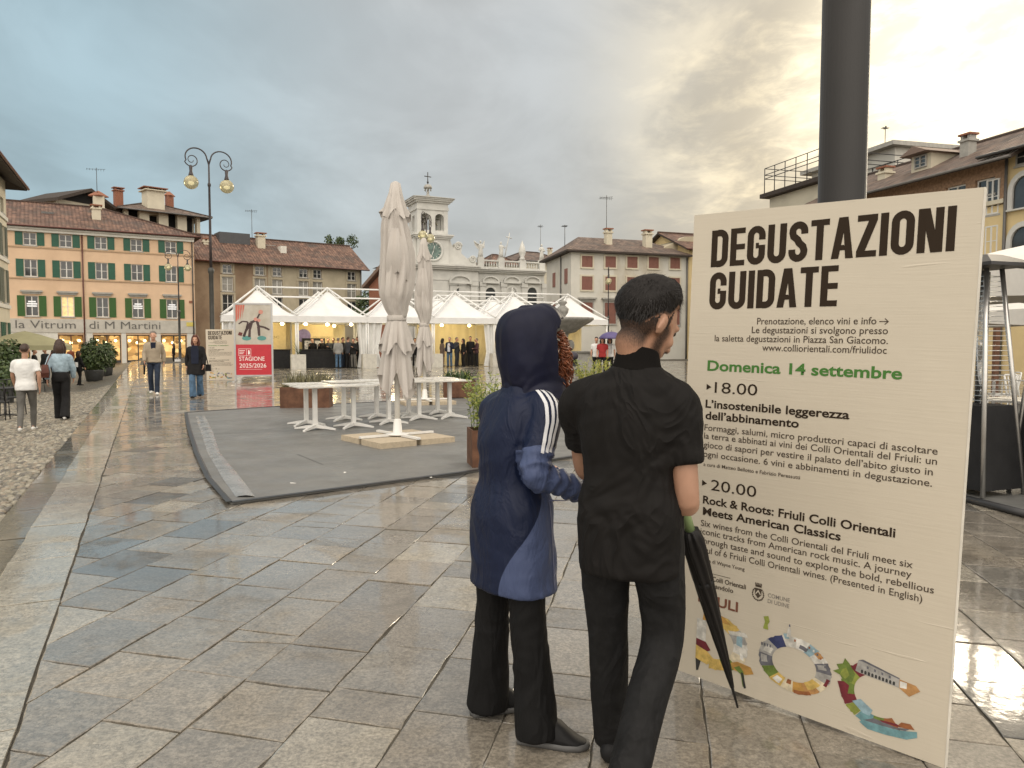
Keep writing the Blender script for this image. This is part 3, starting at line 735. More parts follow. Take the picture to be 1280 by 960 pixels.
# ---- townhouse at the near end of the street
kd = Vector((KD.x, KD.y, 0)); far = at(14, 440, 41.5); far.z = -.45; near = far - kd * 17
o, L = face_root('cream_townhouse', 'cream townhouse at the street edge with grey green shutters and deep eaves', 'building', near, far)
H = 10.6
holes, ws = [], []
for k in range(8):
    x = L - 1.3 - k * 2.15
    for z, h_ in ((1.0, 2.0), (4.05, 1.75), (6.5, 1.6), (8.75, .8)): holes.append((x - .5, z, x + .5, z + h_)); ws.append((x, z, h_))
walls(o, L, H, 9, holes, M_CREAM)
for x, z, h_ in ws:
    if h_ > 1: window_set(o, x, z, 1.0, h_, M_OLIVE if z > 3 else M_GREEN, .5)
    else: add_window(o, x, z, 1.0, h_)
mb = MB()
for z in (3.75, 6.2, 8.45): mb.box(0, L, -.08, -.003, z, z + .2)
mb.build('string_course', M_WHITE, o)
roof(o, L, 9, H, 2.2, .9, 0, 3, M_TILE, eave=M_CREAM)

# ---- brick side house and the trees in the gap beside the church
p = at(462, 440, 79); q = at(487, 440, 76); p.z = q.z = -.3
o, L2 = face_root('brick_house', 'low dark brick house with a sloping roof between palazzo and church', 'building', p, q)
h0 = at(464, 358, 79).z; h1 = at(486, 330, 76).z
mb = MB(); mb.prism([(0, 0), (L2, 0), (L2, h1 + .3), (0, h0 + .3)], 0, 2); mb.build('wall', M_BRICK, o)
mb = MB(); mb.prism([(-.6, h0 + .05), (L2, h1 + .35), (L2, h1 + .75), (-.6, h0 + .42)], -.5, 2.5); mb.build('roof', M_TILE2, o)
for k in range(2): add_window(o, .6 + k * .9, 3.2, .5, 1.4, style='bars', depth=-.02)
def leaf_mat(name, c1, c2, c3):
    m = bpy.data.materials.new(name); m.use_nodes = True; t = NT(m.node_tree); b = t.n['Principled BSDF']
    gi = t.new('ShaderNodeNewGeometry').outputs['Random Per Island']
    tc = t.new('ShaderNodeTexCoord').outputs['Object']
    c = t.mix(gi, c1, c2); c = t.mix(t.sstep(t.noise(tc, 1.6, 3), .45, .65), c, c3)
    t.put(b.inputs['Base Color'], c); b.inputs['Roughness'].default_value = .5; b.inputs['Subsurface Weight'].default_value = 0
    return m
def leaves(mb, c, r, n, size, seed=0, up=.3, hollow=.35):
    rr = random.Random(seed)
    for _ in range(n):
        while True:
            v = Vector((rr.uniform(-1, 1), rr.uniform(-1, 1), rr.uniform(-1, 1)))
            if hollow < v.length < 1: break
        k = 1 + .28 * noise.noise(v.normalized() * 2.3 + Vector((seed, 0, 0)))
        p = Vector(c) + Vector((v.x * r[0], v.y * r[1], v.z * r[2])) * k
        d = (v.normalized() + Vector((rr.gauss(0, .6), rr.gauss(0, .6), rr.gauss(up, .5)))).normalized(); s_ = d.orthogonal().normalized(); q = Matrix.Rotation(rr.uniform(0, 6.28), 3, d) @ s_
        l = size * rr.uniform(.7, 1.4); e = d.cross(q) * l * .42
        mb.add([p, p + q * l * .5 + e, p + q * l, p + q * l * .5 - e], [(0, 1, 2, 3)])
M_LEAF = leaf_mat('tree_leaves', (.035, .065, .02), (.085, .115, .035), (.05, .085, .025))
M_BARK = mat('bark', (.09, .07, .05), .9, .3, 8)
def tree(label, loc, trunk_h, r, n, size, seed, group=None):
    o = thing('tree', label, 'tree', loc, 0, group)
    mb = MB(); mb.tube([(0, 0, -.5), (.05, 0, trunk_h * .5), (0, .05, trunk_h), (.1, 0, trunk_h + r[2])], [.16, .12, .09, .03], 7)
    for k in range(5):
        a = k * 1.3 + seed; mb.tube([(0, 0, trunk_h * .8), (math.cos(a) * r[0] * .4, math.sin(a) * r[1] * .4, trunk_h + r[2] * .5), (math.cos(a) * r[0] * .75, math.sin(a) * r[1] * .75, trunk_h + r[2] * .9)], [.07, .045, .02], 5)
    mb.build('trunk', M_BARK, o); mb = MB(); leaves(mb, (0, 0, trunk_h + r[2] * .7), r, n, size, seed); mb.build('crown', M_LEAF, o); return o
p = at(461, 440, 88); tree('leafy green tree in the gap between the brown palazzo and the brick house', (p.x, p.y, -.3), 3.6, (1.7, 1.7, 2.6), 1500, .3, 3)
for px, lab, rr in ((411, 'wispy shrub growing on the palazzo roof terrace', (.55, .5, .9)), (425, 'round shrub in the middle of the palazzo roof terrace', (.7, .5, .6)), (440, 'dense upright shrub at the gable end of the palazzo roof', (.7, .5, 1.0))):
    p = at(px, 304, 97); o = thing('roof_shrub', lab, 'shrub', (p.x, p.y, p.z - .6), 0)
    MB().tube([(0, 0, -.6), (0, 0, .5)], .05, 5).build('stem', M_BARK, o); mb = MB(); leaves(mb, (0, 0, .8), rr, 260, .22, int(px)); mb.build('foliage', M_LEAF, o)

# ---- church with clock and belfry
def arch_poly(w, h, n=10):
    return [(-w / 2, 0), (w / 2, 0)] + [(w / 2 * math.cos(math.pi * k / n), h - w / 2 + w / 2 * math.sin(math.pi * k / n)) for k in range(n + 1)]
def arch_window(parent, x, z, w, h, y=-.06, m=None, name='window', ped=None, fm=None):
    P = arch_poly(w, h); mb = MB(); mb.prism(P, -.02, .02); n = len(P)
    out = arch_poly(w + .5, h + .25); fr = MB()
    for k in range(1, n):
        a, b_, c, d = P[k], P[(k + 1) % n], out[(k + 1) % n], out[k]
        fr.prism([a, b_, c, d], -.12, .03)
    f = fr.build(name, fm or M_STONE, parent, (x, y + .05, z)); mb.build('pane', m or M_GLASS, f)
    if ped:
        pm = MB(); Q = [(ped / 2 * math.cos(math.pi * k / 12), .2 + ped * .30 * math.sin(math.pi * k / 12)) for k in range(13)]
        Q2 = [(q[0] * .82, .2 + (q[1] - .2) * .74) for q in Q]
        for k in range(12): pm.prism([Q[k], Q[k + 1], Q2[k + 1], Q2[k]], -.32, .04)
        pm.box(-ped / 2, ped / 2, -.34, .05, -.02, .2); pm.prism(Q2, -.1, .05)
        pm.build('pediment', M_STONE, parent, (x, y + .04, z + h + .45))
    return f
ca, sa = math.cos(R(24)), math.sin(R(24))
C0 = at(541, 440, 80); C0.z = -.3
Lm = Vector((C0.x - 5.3 * ca, C0.y - 5.3 * sa, -.3)); Le = Vector((Lm.x + 18.6 * ca, Lm.y + 18.6 * sa, -.3))
o, L = face_root('church', 'white stone church with a clock, twin arched belfry and a balustrade of statues', 'church', Lm, Le)
hx = lambda px: fx(Lm, Le, px); hz = lambda px, py: fz(Lm, Le, px, py)
W0 = 10.45; zc = hz(545, 333); zw = hz(640, 339)
mb = MB(); mb.box(0, W0, 0, 4, 0, zc - .3); mb.box(W0, L, .5, 9, 0, zw - .25, 0); mb.build('wall', M_STONE, o)
mb = MB()
for dz, pr in ((-.3, .35), (-.12, .55), (.05, .7)): mb.box(-.1, W0 + .1, -pr, .3, zc + dz, zc + dz + .17)
for dz, pr in ((-.25, .3), (-.08, .5), (.08, .65)): mb.box(W0 + .11, L, .5 - pr, 1.2, zw + dz, zw + dz + .15)
mb.box(0, W0, -.06, -.003, zc - 1.4, zc - 1.25); mb.box(W0 + .1, L, .42, .497, zw - 1.2, zw - 1.08); mb.build('cornice', M_STONE, o)
mb = MB()
for x in (.1, 2.2, 3.2, 7.2, 8.2, 9.55): mb.box(x, x + .75, -.18, -.004, 0, zc - 1.45); mb.box(x - .1, x + .85, -.26, -.005, zc - 1.9, zc - 1.45)
for k in range(4):
    x = W0 + .35 + k * 2.5; mb.box(x, x + .6, .32, .496, 0, zw - 1.22); mb.box(x - .08, x + .68, .25, .495, zw - 1.7, zw - 1.22)
mb.build('pilaster', M_STONE, o)
arch_window(o, hx(575), hz(575, 392), 1.1, hz(575, 360) - hz(575, 392), ped=2.5)
arch_window(o, hx(507), hz(507, 392), 1.1, hz(507, 360) - hz(507, 392), ped=2.5)
for px, me_ in ((615, M_GLASS), (641.5, M_STONE), (667, M_GLASS)):
    arch_window(o, hx(px), hz(px, 388), 1.15, hz(px, 359) - hz(px, 388), .44, me_, name='window' if me_ is M_GLASS else 'niche', ped=2.0)
mb = MB(); mb.lathe([(.001, 0), (.3, .0), (.26, .5), (.3, 1.0), (.22, 1.35), (.1, 1.45), (.14, 1.6), (.1, 1.78), (.001, 1.82)], (hx(641.5), .25, hz(641.5, 380)), 10); mb.build('niche_statue', M_STONE, o)
# attic with volutes, clock stage and belfry
xm = hx(543); ya = 1.0
zt = hz(545, 293); 
mb = MB()
vol = [(-3.6, zc + .2)]
def volute(s):
    pts = [(s * 4.9, zc + .2), (s * 4.9, zc + .75)]
    for k in range(8): a = math.pi * k / 7; pts.append((s * (4.5 + .38 * math.cos(a)), zc + .85 + .4 * math.sin(a)))
    pts += [(s * 3.9, zc + 1.0), (s * 3.2, zc + 1.55)]
    for k in range(8): a = math.pi * k / 7; pts.append((s * (2.85 + .42 * math.cos(a)), zc + 2.25 + .42 * math.sin(a)))
    pts += [(s * 2.3, zc + 2.0), (s * 1.95, zc + 2.9), (s * 1.75, zc + 3.1)]
    return pts
pl = [(xm + x, z) for x, z in volute(1)]; pr_ = [(xm + x, z) for x, z in volute(-1)][::-1]
for pts, s_ in ((volute(1), 1), (volute(-1), -1)):
    mb.prism([(xm + x, z) for x, z in pts] + [(xm + s_ * 1.74, zc + .2)], ya - .6, ya + .2)
mb.box(xm - 1.73, xm + 1.73, ya - .8, ya + 2.6, zc + .2, zt - .45)
for dz, pr in ((-.45, .15), (-.28, .3), (-.12, .42)): mb.box(xm - 1.78 - pr, xm + 1.78 + pr, ya - .8 - pr, ya + 2.6 + pr, zt + dz, zt + dz + .16)
mb.build('clock_stage', M_STONE, o)
for s_, x, z, r in ((1, 2.85, 2.3, .42), (1, 4.5, .95, .38), (-1, 2.85, 2.3, .42), (-1, 4.5, .95, .38)):
    mb = MB(); mb.tube([(xm + s_ * x + r * math.cos(a / 8 * math.pi) * (1 - a / 40), ya - .62, zc + z + r * math.sin(a / 8 * math.pi) * (1 - a / 40)) for a in range(30)], .09, 6); mb.build('volute_scroll', M_STONE, o)
zk = hz(545, 313.5)
ck = MB(); ck.tube([(xm + .98 * math.cos(a / 16 * math.pi), ya - .86, zk + .98 * math.sin(a / 16 * math.pi)) for a in range(32)], .13, 6, closed=True)
ck = ck.build('clock', M_STONE, o)
mb = MB(); mb.tube([(xm, ya - .85, zk), (xm, ya - .80, zk)], [.93, .93], 32, smooth=False); mb.build('clock_dial', mat('verdigris', (.13, .19, .17), .6, .25, 3), ck)
mb = MB()
for k in range(12):
    a = k * math.pi / 6; d = Vector((math.cos(a), 0, math.sin(a))); mb.bar(Vector((xm, ya - .875, zk)) + d * .64, Vector((xm, ya - .875, zk)) + d * .86, .03, 4)
mb.build('numeral', M_FRAME, ck)
mb = MB(); 
for a, r in ((R(76), .55), (R(250), .75)): mb.bar((xm, ya - .89, zk), (xm + r * math.cos(a), ya - .89, zk + r * math.sin(a)), .035, 4)
mb.build('clock_hand', M_FRAME, ck)
zb = hz(545, 291.5); ze = hz(545, 262); Wb = 3.35; Db = 3.2
mb = MB(); x0 = xm - Wb / 2; hb = ze - zb
for a, b_ in ((0, .42), (Wb / 2 - .28, Wb / 2 + .28), (Wb - .42, Wb)):
    mb.box(x0 + a, x0 + b_, ya - .7, ya - .15, zb, zb + hb)
    mb.box(x0 + a, x0 + b_, ya - .7 + Db - .55, ya - .7 + Db, zb, zb + hb)
for s_ in (x0, x0 + Wb - .55):
    mb.box(s_ + .002, s_ + .548, ya - .149, ya + .3, zb, zb + hb - .3); mb.box(s_ + .002, s_ + .548, ya + 1.3, ya - .7 + Db - .551, zb, zb + hb - .3)
mb.box(x0 + .05, x0 + Wb - .05, ya - .65, ya - .75 + Db, zb - .2, zb + .35)
wA = (Wb / 2 - .7)
for cxx in (x0 + .42 + wA / 2, x0 + Wb - .42 - wA / 2):   # spandrels above the arched openings
    for yy in (ya - .66, ya - .66 + Db - .5):
        top = zb + hb; r = wA / 2; n = 8; cz = zb + hb - .35 - r
        for k in range(n):
            a0, a1 = math.pi * k / n, math.pi * (k + 1) / n
            mb.prism([(cxx + r * math.cos(a0), cz + r * math.sin(a0)), (cxx + r * math.cos(a1), cz + r * math.sin(a1)), (cxx + r * math.cos(a1), top), (cxx + r * math.cos(a0), top)], yy, yy + .4)
for s_ in (x0 + .05, x0 + Wb - .45): mb.box(s_, s_ + .4, ya - .1, ya - .75 + Db, zb + hb - .5, zb + hb)
mb.build('belfry', M_STONE, o)
mb = MB(); mb.lathe([(.001, .55), (.09, .5), (.14, .3), (.22, .1), (.30, -.02), (.001, -.02)], (xm - .66, ya + .6, zb + 1.1), 12); mb.lathe([(.001, .55), (.09, .5), (.14, .3), (.22, .1), (.30, -.02), (.001, -.02)], (xm + .66, ya + .6, zb + 1.1), 12)
mb.bar((x0 + .3, ya + .6, zb + 1.68), (x0 + Wb - .3, ya + .6, zb + 1.68), .05, 6); mb.build('bell', mat('bronze', (.10, .085, .05), .45, .2, metal=.7), o)
mb = MB(); c0 = (xm, ya - .7 + Db / 2)
for k, (pr, h0_, h1_) in enumerate(((.08, 0, .30), (.02, .301, .72), (.22, .721, .9), (.42, .901, 1.05), (.55, 1.051, 1.17))):
    mb.box(xm - Wb / 2 - pr, xm + Wb / 2 + pr, ya - .7 - pr, ya - .7 + Db + pr, ze + h0_, ze + h1_)
mb.build('belfry_cornice', M_STONE, o)
zr = ze + 1.175; e = Wb / 2 + .6
mb = MB(); mb.lathe([(e * 1.414, 0), (e * 1.414, .06), (.35, .52), (.3, .52)], (0, 0, 0), 4, 0, False)
q45 = Matrix.Rotation(R(45), 3, 'Z'); mb.v = [tuple(q45 @ Vector(p) + Vector((xm, c0[1], zr))) for p in mb.v]
mb.build('belfry_roof', M_SILL, o)
mb = MB(); mb.lathe([(.3, .5), (.2, .62), (.12, .75), (.18, .95), (.14, 1.0), (.1, 1.05)], (xm, c0[1], zr), 10)
for k in range(6):
    a = k * math.pi / 3; mb.bar((xm + .34 * math.cos(a), c0[1] + .34 * math.sin(a), zr + 1.05), (xm + .34 * math.cos(a), c0[1] + .34 * math.sin(a), zr + 1.35), .05, 5)
mb.lathe([(.1, 1.05), (.1, 1.35), (.46, 1.35), (.44, 1.5), (.3, 1.7), (.04, 1.8)], (xm, c0[1], zr), 12); mb.build('lantern', M_SILL, o)
mb = MB(); zx = zr + 1.78; mb.bar((xm, c0[1], zx), (xm, c0[1], zx + 1.25), .05, 5); mb.bar((xm - .4, c0[1] - .1, zx + .8), (xm + .4, c0[1] + .1, zx + .8), .05, 5); mb.ell((xm, c0[1], zx + .2), (.12, .12, .12), None, 8, 6); mb.build('cross', M_METAL, o)
# nave roof, balustrade, statues
mb = MB(); mb.prism([(.4, zc + .1), (W0 - .4, zc + .1), (xm, zc + 2.2)], 3.9, 6); mb.build('nave_roof', M_TILE2, o)
bz = zw + .24; bh = hz(640, 325.5) - bz
mb = MB(); mb.box(W0 + .3, L, .35, .65, bz, bz + .18); mb.box(W0 + .3, L, .33, .67, bz + bh - .16, bz + bh)
sx = [hx(p_) for p_ in (603, 628.5, 655, 679)]
for x in sx: mb.box(x - .35, x + .35, .25, .75, bz + .001, bz + bh + .12)
mb.build('balustrade', M_STONE, o)
bl = MB(); x = W0 + .55
while x < L - .2:
    if all(abs(x - q_) > .45 for q_ in sx): bl.lathe([(.08, 0), (.05, .1), (.11, .35), (.05, .65), (.08, .8)], (x, .5, bz + .18), 6); bl.v[-30:] = [(a, b_, bz + .18 + (c - bz - .18) * (bh - .34) / .8) for a, b_, c in bl.v[-30:]]
    x += .3
bl.build('balusters', M_STONE, o)
def statue(parent, x, z, kind):
    mb = MB(); k = 1.0
    if kind == 'obelisk':
        mb.lathe([(.32, 0), (.3, .25), (.2, .32), (.4, .75), (.42, 1.0), (.25, 1.6), (.06, 2.05), (.001, 2.2)], (x, .5, z), 8); return mb.build('finial', M_STONE, parent)
    mb.box(x - .3, x + .3, .25, .75, z, z + .15)
    mb.loft([[(x + rx * math.cos(j * .7854) + ox, .5 + ry * math.sin(j * .7854), z + zz) for j in range(8)] for rx, ry, ox, zz in ((.3, .25, 0, .15), (.26, .22, .02, .6), (.22, .19, .05, 1.0), (.28, .2, .02, 1.35), (.24, .17, 0, 1.5), (.09, .09, 0, 1.58))])
    mb.ell((x, .48, z + 1.76), (.12, .13, .16), None, 8, 6)
    if kind == 'angel':
        mb.tube([(x + .2, .5, z + 1.45), (x + .42, .45, z + 1.2), (x + .1, .35, z + 1.05)], [.08, .07, .05], 6); mb.tube([(x - .2, .5, z + 1.45), (x - .5, .45, z + 1.6), (x - .75, .4, z + 1.8)], [.08, .06, .05], 6)
        mb.prism([(x - .15, z + 1.4), (x - .75, z + 1.9), (x - .6, z + 1.35), (x - .2, z + .9)], .55, .62); mb.prism([(x + .15, z + 1.4), (x + .5, z + 1.95), (x + .5, z + 1.3), (x + .2, z + .9)], .55, .62)
    if kind == 'cross':
        mb.tube([(x + .2, .5, z + 1.45), (x + .45, .4, z + 1.2), (x + .5, .3, z + 1.45)], [.08, .07, .05], 6)
        mb.bar((x + .35, .3, z + .2), (x + .95, .3, z + 2.9), .05, 5); mb.bar((x + .5, .3, z + 2.45), (x + 1.2, .3, z + 2.3), .05, 5)
    if kind == 'saint':
        mb.tube([(x + .2, .5, z + 1.45), (x + .36, .4, z + 1.1), (x + .05, .3, z + 1.15)], [.08, .07, .05], 6); mb.tube([(x - .2, .5, z + 1.45), (x - .36, .4, z + 1.15), (x - .1, .3, z + 1.3)], [.08, .07, .05], 6)
    return mb.build('statue', M_STONE, parent)
for x, kd_ in zip(sx, ('angel', 'cross', 'obelisk', 'saint')): statue(o, x, bz + bh + .12, kd_)

# ---- red roofed houses behind the church wing
p = at(612, 440, 104); q = at(648, 440, 106); p.z = q.z = 0
o, L2 = face_root('back_house', 'small red tiled roof peeping over the balustrade between two statues', 'building', p, q)
h0 = at(630, 331, 105).z; walls(o, L2, h0, 6, [], M_CREAM); roof(o, L2, 6, h0, 1.5, .4, 1.8, 1.8, M_TILE)
p = at(650, 440, 108); q = at(705, 440, 112); p.z = q.z = 0
o, L2 = face_root('back_house', 'wider brown hipped roof with a tall antenna behind the last two statues', 'building', p, q)
h0 = at(672, 327, 110).z; walls(o, L2, h0, 8, [], M_CREAM); rf = roof(o, L2, 8, h0, 1.6, .8, 3.0, 2.0, M_TILE2); chimney(rf, L2 - 1.2, 2, h0 + .8, .5, 1.1); antenna(rf, L2 - 2.2, 3, h0 + 1.2, 4.6, .5)

# ---- pale house with oxblood shutters
A = at(713.5, 440, 65); A.z = -.1; B = at(858, 440, 69); B.z = -.1; S = at(683, 440, 73.5)
o, L = face_root('pale_house', 'pale peeling house with oxblood closed shutters and a low hipped tile roof', 'building', A, B)
hx = lambda px: fx(A, B, px); H = fz(A, B, 785, 316.5)
dl = (B - A).normalized(); nn = Vector((-dl.y, dl.x, 0)); D = (S - A).dot(nn); sk = (S - A).dot(dl)
mb = MB(); mb.add([(0, 0, 0), (L, 0, 0), (L, 9, 0), (sk, D, 0), (0, 0, H), (L, 0, H), (L, 9, H), (sk, D, H)], [(0, 1, 5, 4), (1, 2, 6, 5), (2, 3, 7, 6), (3, 0, 4, 7)]); mb.build('wall', M_OLD, o)
for px in (733, 762, 789, 815.5, 842):
    for t_, b_, pw in ((320, 334, 1.02), (345.5, 362.5, 1.02), (378, 404, 1.08)):
        dy = (px - 733) * .018; x, z0, z1 = hx(px), fz(A, B, px, b_ + dy), fz(A, B, px, t_ + dy)
        f = MB(); a = .13
        for q_ in ((x - pw / 2 - a, x - pw / 2, z0 - a, z1 + a), (x + pw / 2, x + pw / 2 + a, z0 - a, z1 + a), (x - pw / 2, x + pw / 2, z1, z1 + a), (x - pw / 2, x + pw / 2, z0 - a, z0)): f.box(q_[0], q_[1], -.08, .02, q_[2], q_[3])
        wnd = f.build('window', M_SILL if t_ > 370 else M_CREAM, o)
        for s_ in (-1, 1): add_shutter(wnd, x + (0.006 if s_ > 0 else -pw / 2 + .004), z0, pw / 2 - .01, z1 - z0, M_RED)
        if t_ > 370: mb = MB(); mb.box(x - .85, x + .85, -.3, -.003, z1 + .28, z1 + .42); mb.box(x - .7, x + .7, -.16, -.004, z1 + .14, z1 + .28); mb.build('cornice', M_SILL, o)
sdir = (Vector((sk, D, 0))).normalized(); sl_ = Vector((sk, D, 0)).length
for k, fr in ((0, .18), (1, .66)):
    for z0, z1 in ((6.7, 8.0), (3.9, 5.4)):
        M4 = Matrix.Translation(sdir * sl_ * fr) @ Matrix.Rotation(math.atan2(-sdir.y, -sdir.x), 4, 'Z')
        mb = MB(); mb.box(-.45, .45, -.06, -.003, z0, z1, 0, M4); mb.build('side_shutter', M_RED, o)
mb = MB(); q_ = sdir * sl_ * .36; mb.tube([(q_.x - .1, q_.y, H - .1), (q_.x - .1, q_.y, 0)], .06, 6); mb.build('drainpipe', M_GREYP, o)
mb = MB(); mb.tube([(L - .12, -.12, H - .2), (L - .12, -.12, 0)], .07, 8); mb.build('drainpipe', M_GREYP, o)
# roof: eaves follow the skewed plan
mb = MB(); ov = .55; rz_ = H + 1.75
E = [Vector((-ov * 1.2, -ov, H - .12)), Vector((L + .2, -ov, H - .12)), Vector((L + .2, 9.5, H - .12)), Vector((sk - ov, D + ov, H - .12))]
P, Q = Vector((2.9, 4.8, rz_)), Vector((L - 1.6, 4.8, rz_)); up = Vector((0, 0, .15))
for pts in ([E[0], E[1], Q, P], [E[1], E[2], Q], [E[2], E[3], P, Q], [E[3], E[0], P]):
    oo = len(mb.f); eu = (pts[1] - pts[0]).normalized(); nv = (pts[1] - pts[0]).cross(pts[2] - pts[0]).normalized(); ev = nv.cross(eu)
    mb.add([p_ + up for p_ in pts], [tuple(range(len(pts)))]); mb.uv[oo] = [((p_ - pts[0]).dot(eu), (p_ - pts[0]).dot(ev)) for p_ in pts]
for i in range(4): mb.add([E[i], E[(i + 1) % 4], E[(i + 1) % 4] + up, E[i] + up], [(0, 1, 2, 3)], 1)
mb.add(E, [(3, 2, 1, 0)], 1); rf = mb.build('roof', [M_TILE2, M_WOOD], o)
chimney(rf, hx(775), 2.4, H + 1.0, .55, 1.0); chimney(rf, hx(822), 2.0, H + .9, .65, 1.1); antenna(rf, hx(791), 5.2, rz_, 4.2, .8); antenna(rf, 1.2, 4, H + .8, 2.0, .3)
# ---- ochre house beside it
A2 = B + dl * .1; B2 = A2 + dl * 13
o, L = face_root('ochre_house', 'ochre house with a higher gable roof joined to the pale shuttered house', 'building', A2, B2)
H2 = fz(A2, B2, 868, 312); walls(o, L, H2, 9, [], M_YEL); 
mb = MB(); mb.prism([(-3.2, H2 - .9), (-3.2, H2 - .6), (.8, H2 + 1.4), (5.5, H2 + 1.7), (L, H2 + 1.7), (L, H2 - .3), (0, H2 - .3)], 1.8, 9); mb.build('gable', M_BEIGE, o)
roof(o, L, 9, H2, 1.9, .5, 0, 0, M_TILE, eave=M_YEL)
for k in range(3): window_set(o, 2.2 + k * 3, 4.2, 1.0, 1.6, M_RED, .5, depth=.0)

# ---- row of houses on the sunny side of the square
RP, RD = Vector((23.8, 37, -.1)), Vector((-.276, .961, 0)).normalized()
A = RP + RD * 14.4; B = RP.copy()
o, L = face_root('brick_row_house', 'low house with a red brick upper band, dormer and dark windows behind the poster', 'building', A, B)
H = fz(A, B, 1160, 221); hx = lambda px: fx(A, B, px)
holes = [(hx(a), H - 1.55, hx(b_), H - .75) for a, b_ in ((1040, 1052), (1084, 1098), (1126, 1144), (1176, 1200), (1212, 1236))]
walls(o, L, H, 9, holes, mat('weathered_brick', (.34, .215, .135), .85, .3, 7, .3, 30))
for h_ in holes: add_window(o, (h_[0] + h_[2]) / 2, h_[1], h_[2] - h_[0], h_[3] - h_[1], style='bars')
MB().box(0, L, -.06, -.003, 0, H - 2.2).build('lower_plaster', M_YEL, o); MB().box(0, L, -.25, -.004, H - 2.15, H - 1.95).build('ledge', M_CREAM, o)
rf = roof(o, L, 9, H, 2.3, 1.1, 0, 0, M_TILE2, eave=M_BRICK)
xd = hx(1128); mb = MB(); mb.box(xd - .7, xd + .7, .9, 5.2, H + .5, H + 1.7); dm = mb.build('dormer', M_CREAM, rf)
add_window(dm, xd, H + .92, .85, .68, depth=.88, sill=False, fm=M_SILL, style='grid')
mb = MB(); mb.prism([(xd - 1.0, H + 1.65), (xd + 1.0, H + 1.65), (xd, H + 2.08)], .3, 5.4); mb.build('dormer_roof', M_TILE2, dm)
chimney(rf, hx(1168), 1.8, H + .9, .55, .95, M_SILL); chimney(rf, hx(1070), 1.8, H + .8, .6, .6, M_CREAM)
A = RP.copy(); B = RP - RD * 17
o, L = face_root('yellow_house', 'yellow house with arched stone framed windows beside the poster', 'building', A, B)
H = fz(A, B, 1262, 186); hx = lambda px: fx(A, B, px)
walls(o, L, H, 9, [], M_YEL)
for k in range(5):
    x = hx(1275) + k * 3.1
    arch_window(o, x, fz(A, B, 1275, 259), 1.25, fz(A, B, 1275, 219) - fz(A, B, 1275, 259)); arch_window(o, x, fz(A, B, 1275, 318), 1.25, fz(A, B, 1275, 283) - fz(A, B, 1275, 318)); 
    MB().box(x - .85, x + .85, -.22, -.003, fz(A, B, 1275, 261.5), fz(A, B, 1275, 259.5)).build('sill', M_STONE, o)
    add_window(o, x, fz(A, B, 1275, 204.5), 1.1, .75, depth=-.01, fm=M_SILL)
add_window(o, hx(1235), fz(A, B, 1240, 267), .7, 1.7, depth=-.01); add_window(o, hx(1235), fz(A, B, 1240, 320), .7, 1.5, depth=-.01)
mb = MB(); mb.tube([(0.05, -.14, H), (.05, -.14, 0)], .07, 6); mb.build('drainpipe', M_GREYP, o)
roof(o, L, 9, H, 2.3, .9, 0, 0, M_TILE2, eave=M_YEL)
# white flat roofed house with roof terrace further along
A = RP + RD * 21.2; B = RP + RD * 14.5
o, L = face_root('terrace_house', 'grey house with a flat roof terrace enclosed by thin railings', 'building', A, B)
H = 10.2; hx = lambda px: fx(A, B, px); walls(o, L, H, 9, [], M_OLD)
MB().box(-.4, L + .2, -.6, 9, H, H + .3).build('roof_edge', M_WOOD, o)
zr1 = at(960, 210, 60).z + .1; mb = MB()
z0, z1 = at(980, 233, 55).z + .9, at(980, 200, 55).z
mb.box(0, L, .6, 8.5, z0 - 1.2, z0 - .9)
MB().box(.4, L - .2, 1.2, 8, H + .302, z0 - 1.21).build('terrace_wall', M_CREAM, o); mb.build('terrace_slab', M_WOOD, o)
mb = MB()
for k in range(6):
    x = .3 + (L - .6) * k / 5
    for y in (.8, 8.3): mb.bar((x, y, z0 - .9), (x, y, z1), .035, 5)
for z in (z0 + .2, (z0 + z1) / 2, z1):
    for y in (.8, 8.3): mb.bar((.3, y, z), (L - .3, y, z), .03, 5)
    for x in (.3, L - .3): mb.bar((x, .8, z), (x, 8.3, z), .03, 5)
mb.build('railing', M_METAL, o)
A = at(1010, 440, 64); B = at(1112, 440, 55); A.z = B.z = 0
o, L = face_root('white_penthouse', 'white flat roofed block standing above the tiled roofs behind the pole', 'building', A, B)
zt_ = at(1085, 187, 57).z
walls(o, L, zt_ - .3, 7, [], M_OLD); mb = MB(); mb.box(-.6, L + .6, -.7, 7.5, zt_ - .3, zt_); mb.build('flat_roof', M_SILL, o); antenna(o, L - 4.5, 3, zt_, 2.6, .2)
# ------------------------------------------------------------------ white pavilion tents
M_CANVAS = mat('tent_canvas', (.74, .74, .735), .6, .05, 1.5, .25, 2.5, .06, stain=.22, stain_col=(.52, .51, .47))
M_CURTAIN = mat('tent_curtain', (.72, .72, .70), .55, .06, 2, .3, 5, .05)
M_LINING = mat('cream_tent_wall', (.70, .60, .36), .7, .05, 1.0, .2, 3, .04)
M_TUBE = mat('white_steel_tube', (.80, .80, .78), .35, .03)
M_BLACK = mat('black_cloth', (.012, .012, .013), .8, .3)
M_CONC = mat('white_concrete', (.58, .56, .50), .75, .12, 5, .3, 40)
M_BULB = mat('tent_lamp_glass', (1, .85, .5), .4, 0, emit=(1, .78, .38), estr=14)
T0 = G(372, 461); TA = R(21.7); TD = Vector((math.cos(TA), math.sin(TA), 0)); TN = Vector((-TD.y, TD.x, 0))
EV, PKZ = 3.0, 4.75
def tent_point(t, n, z=0.0): p = T0 + TD * t + TN * n; return Vector((p.x, p.y, z))
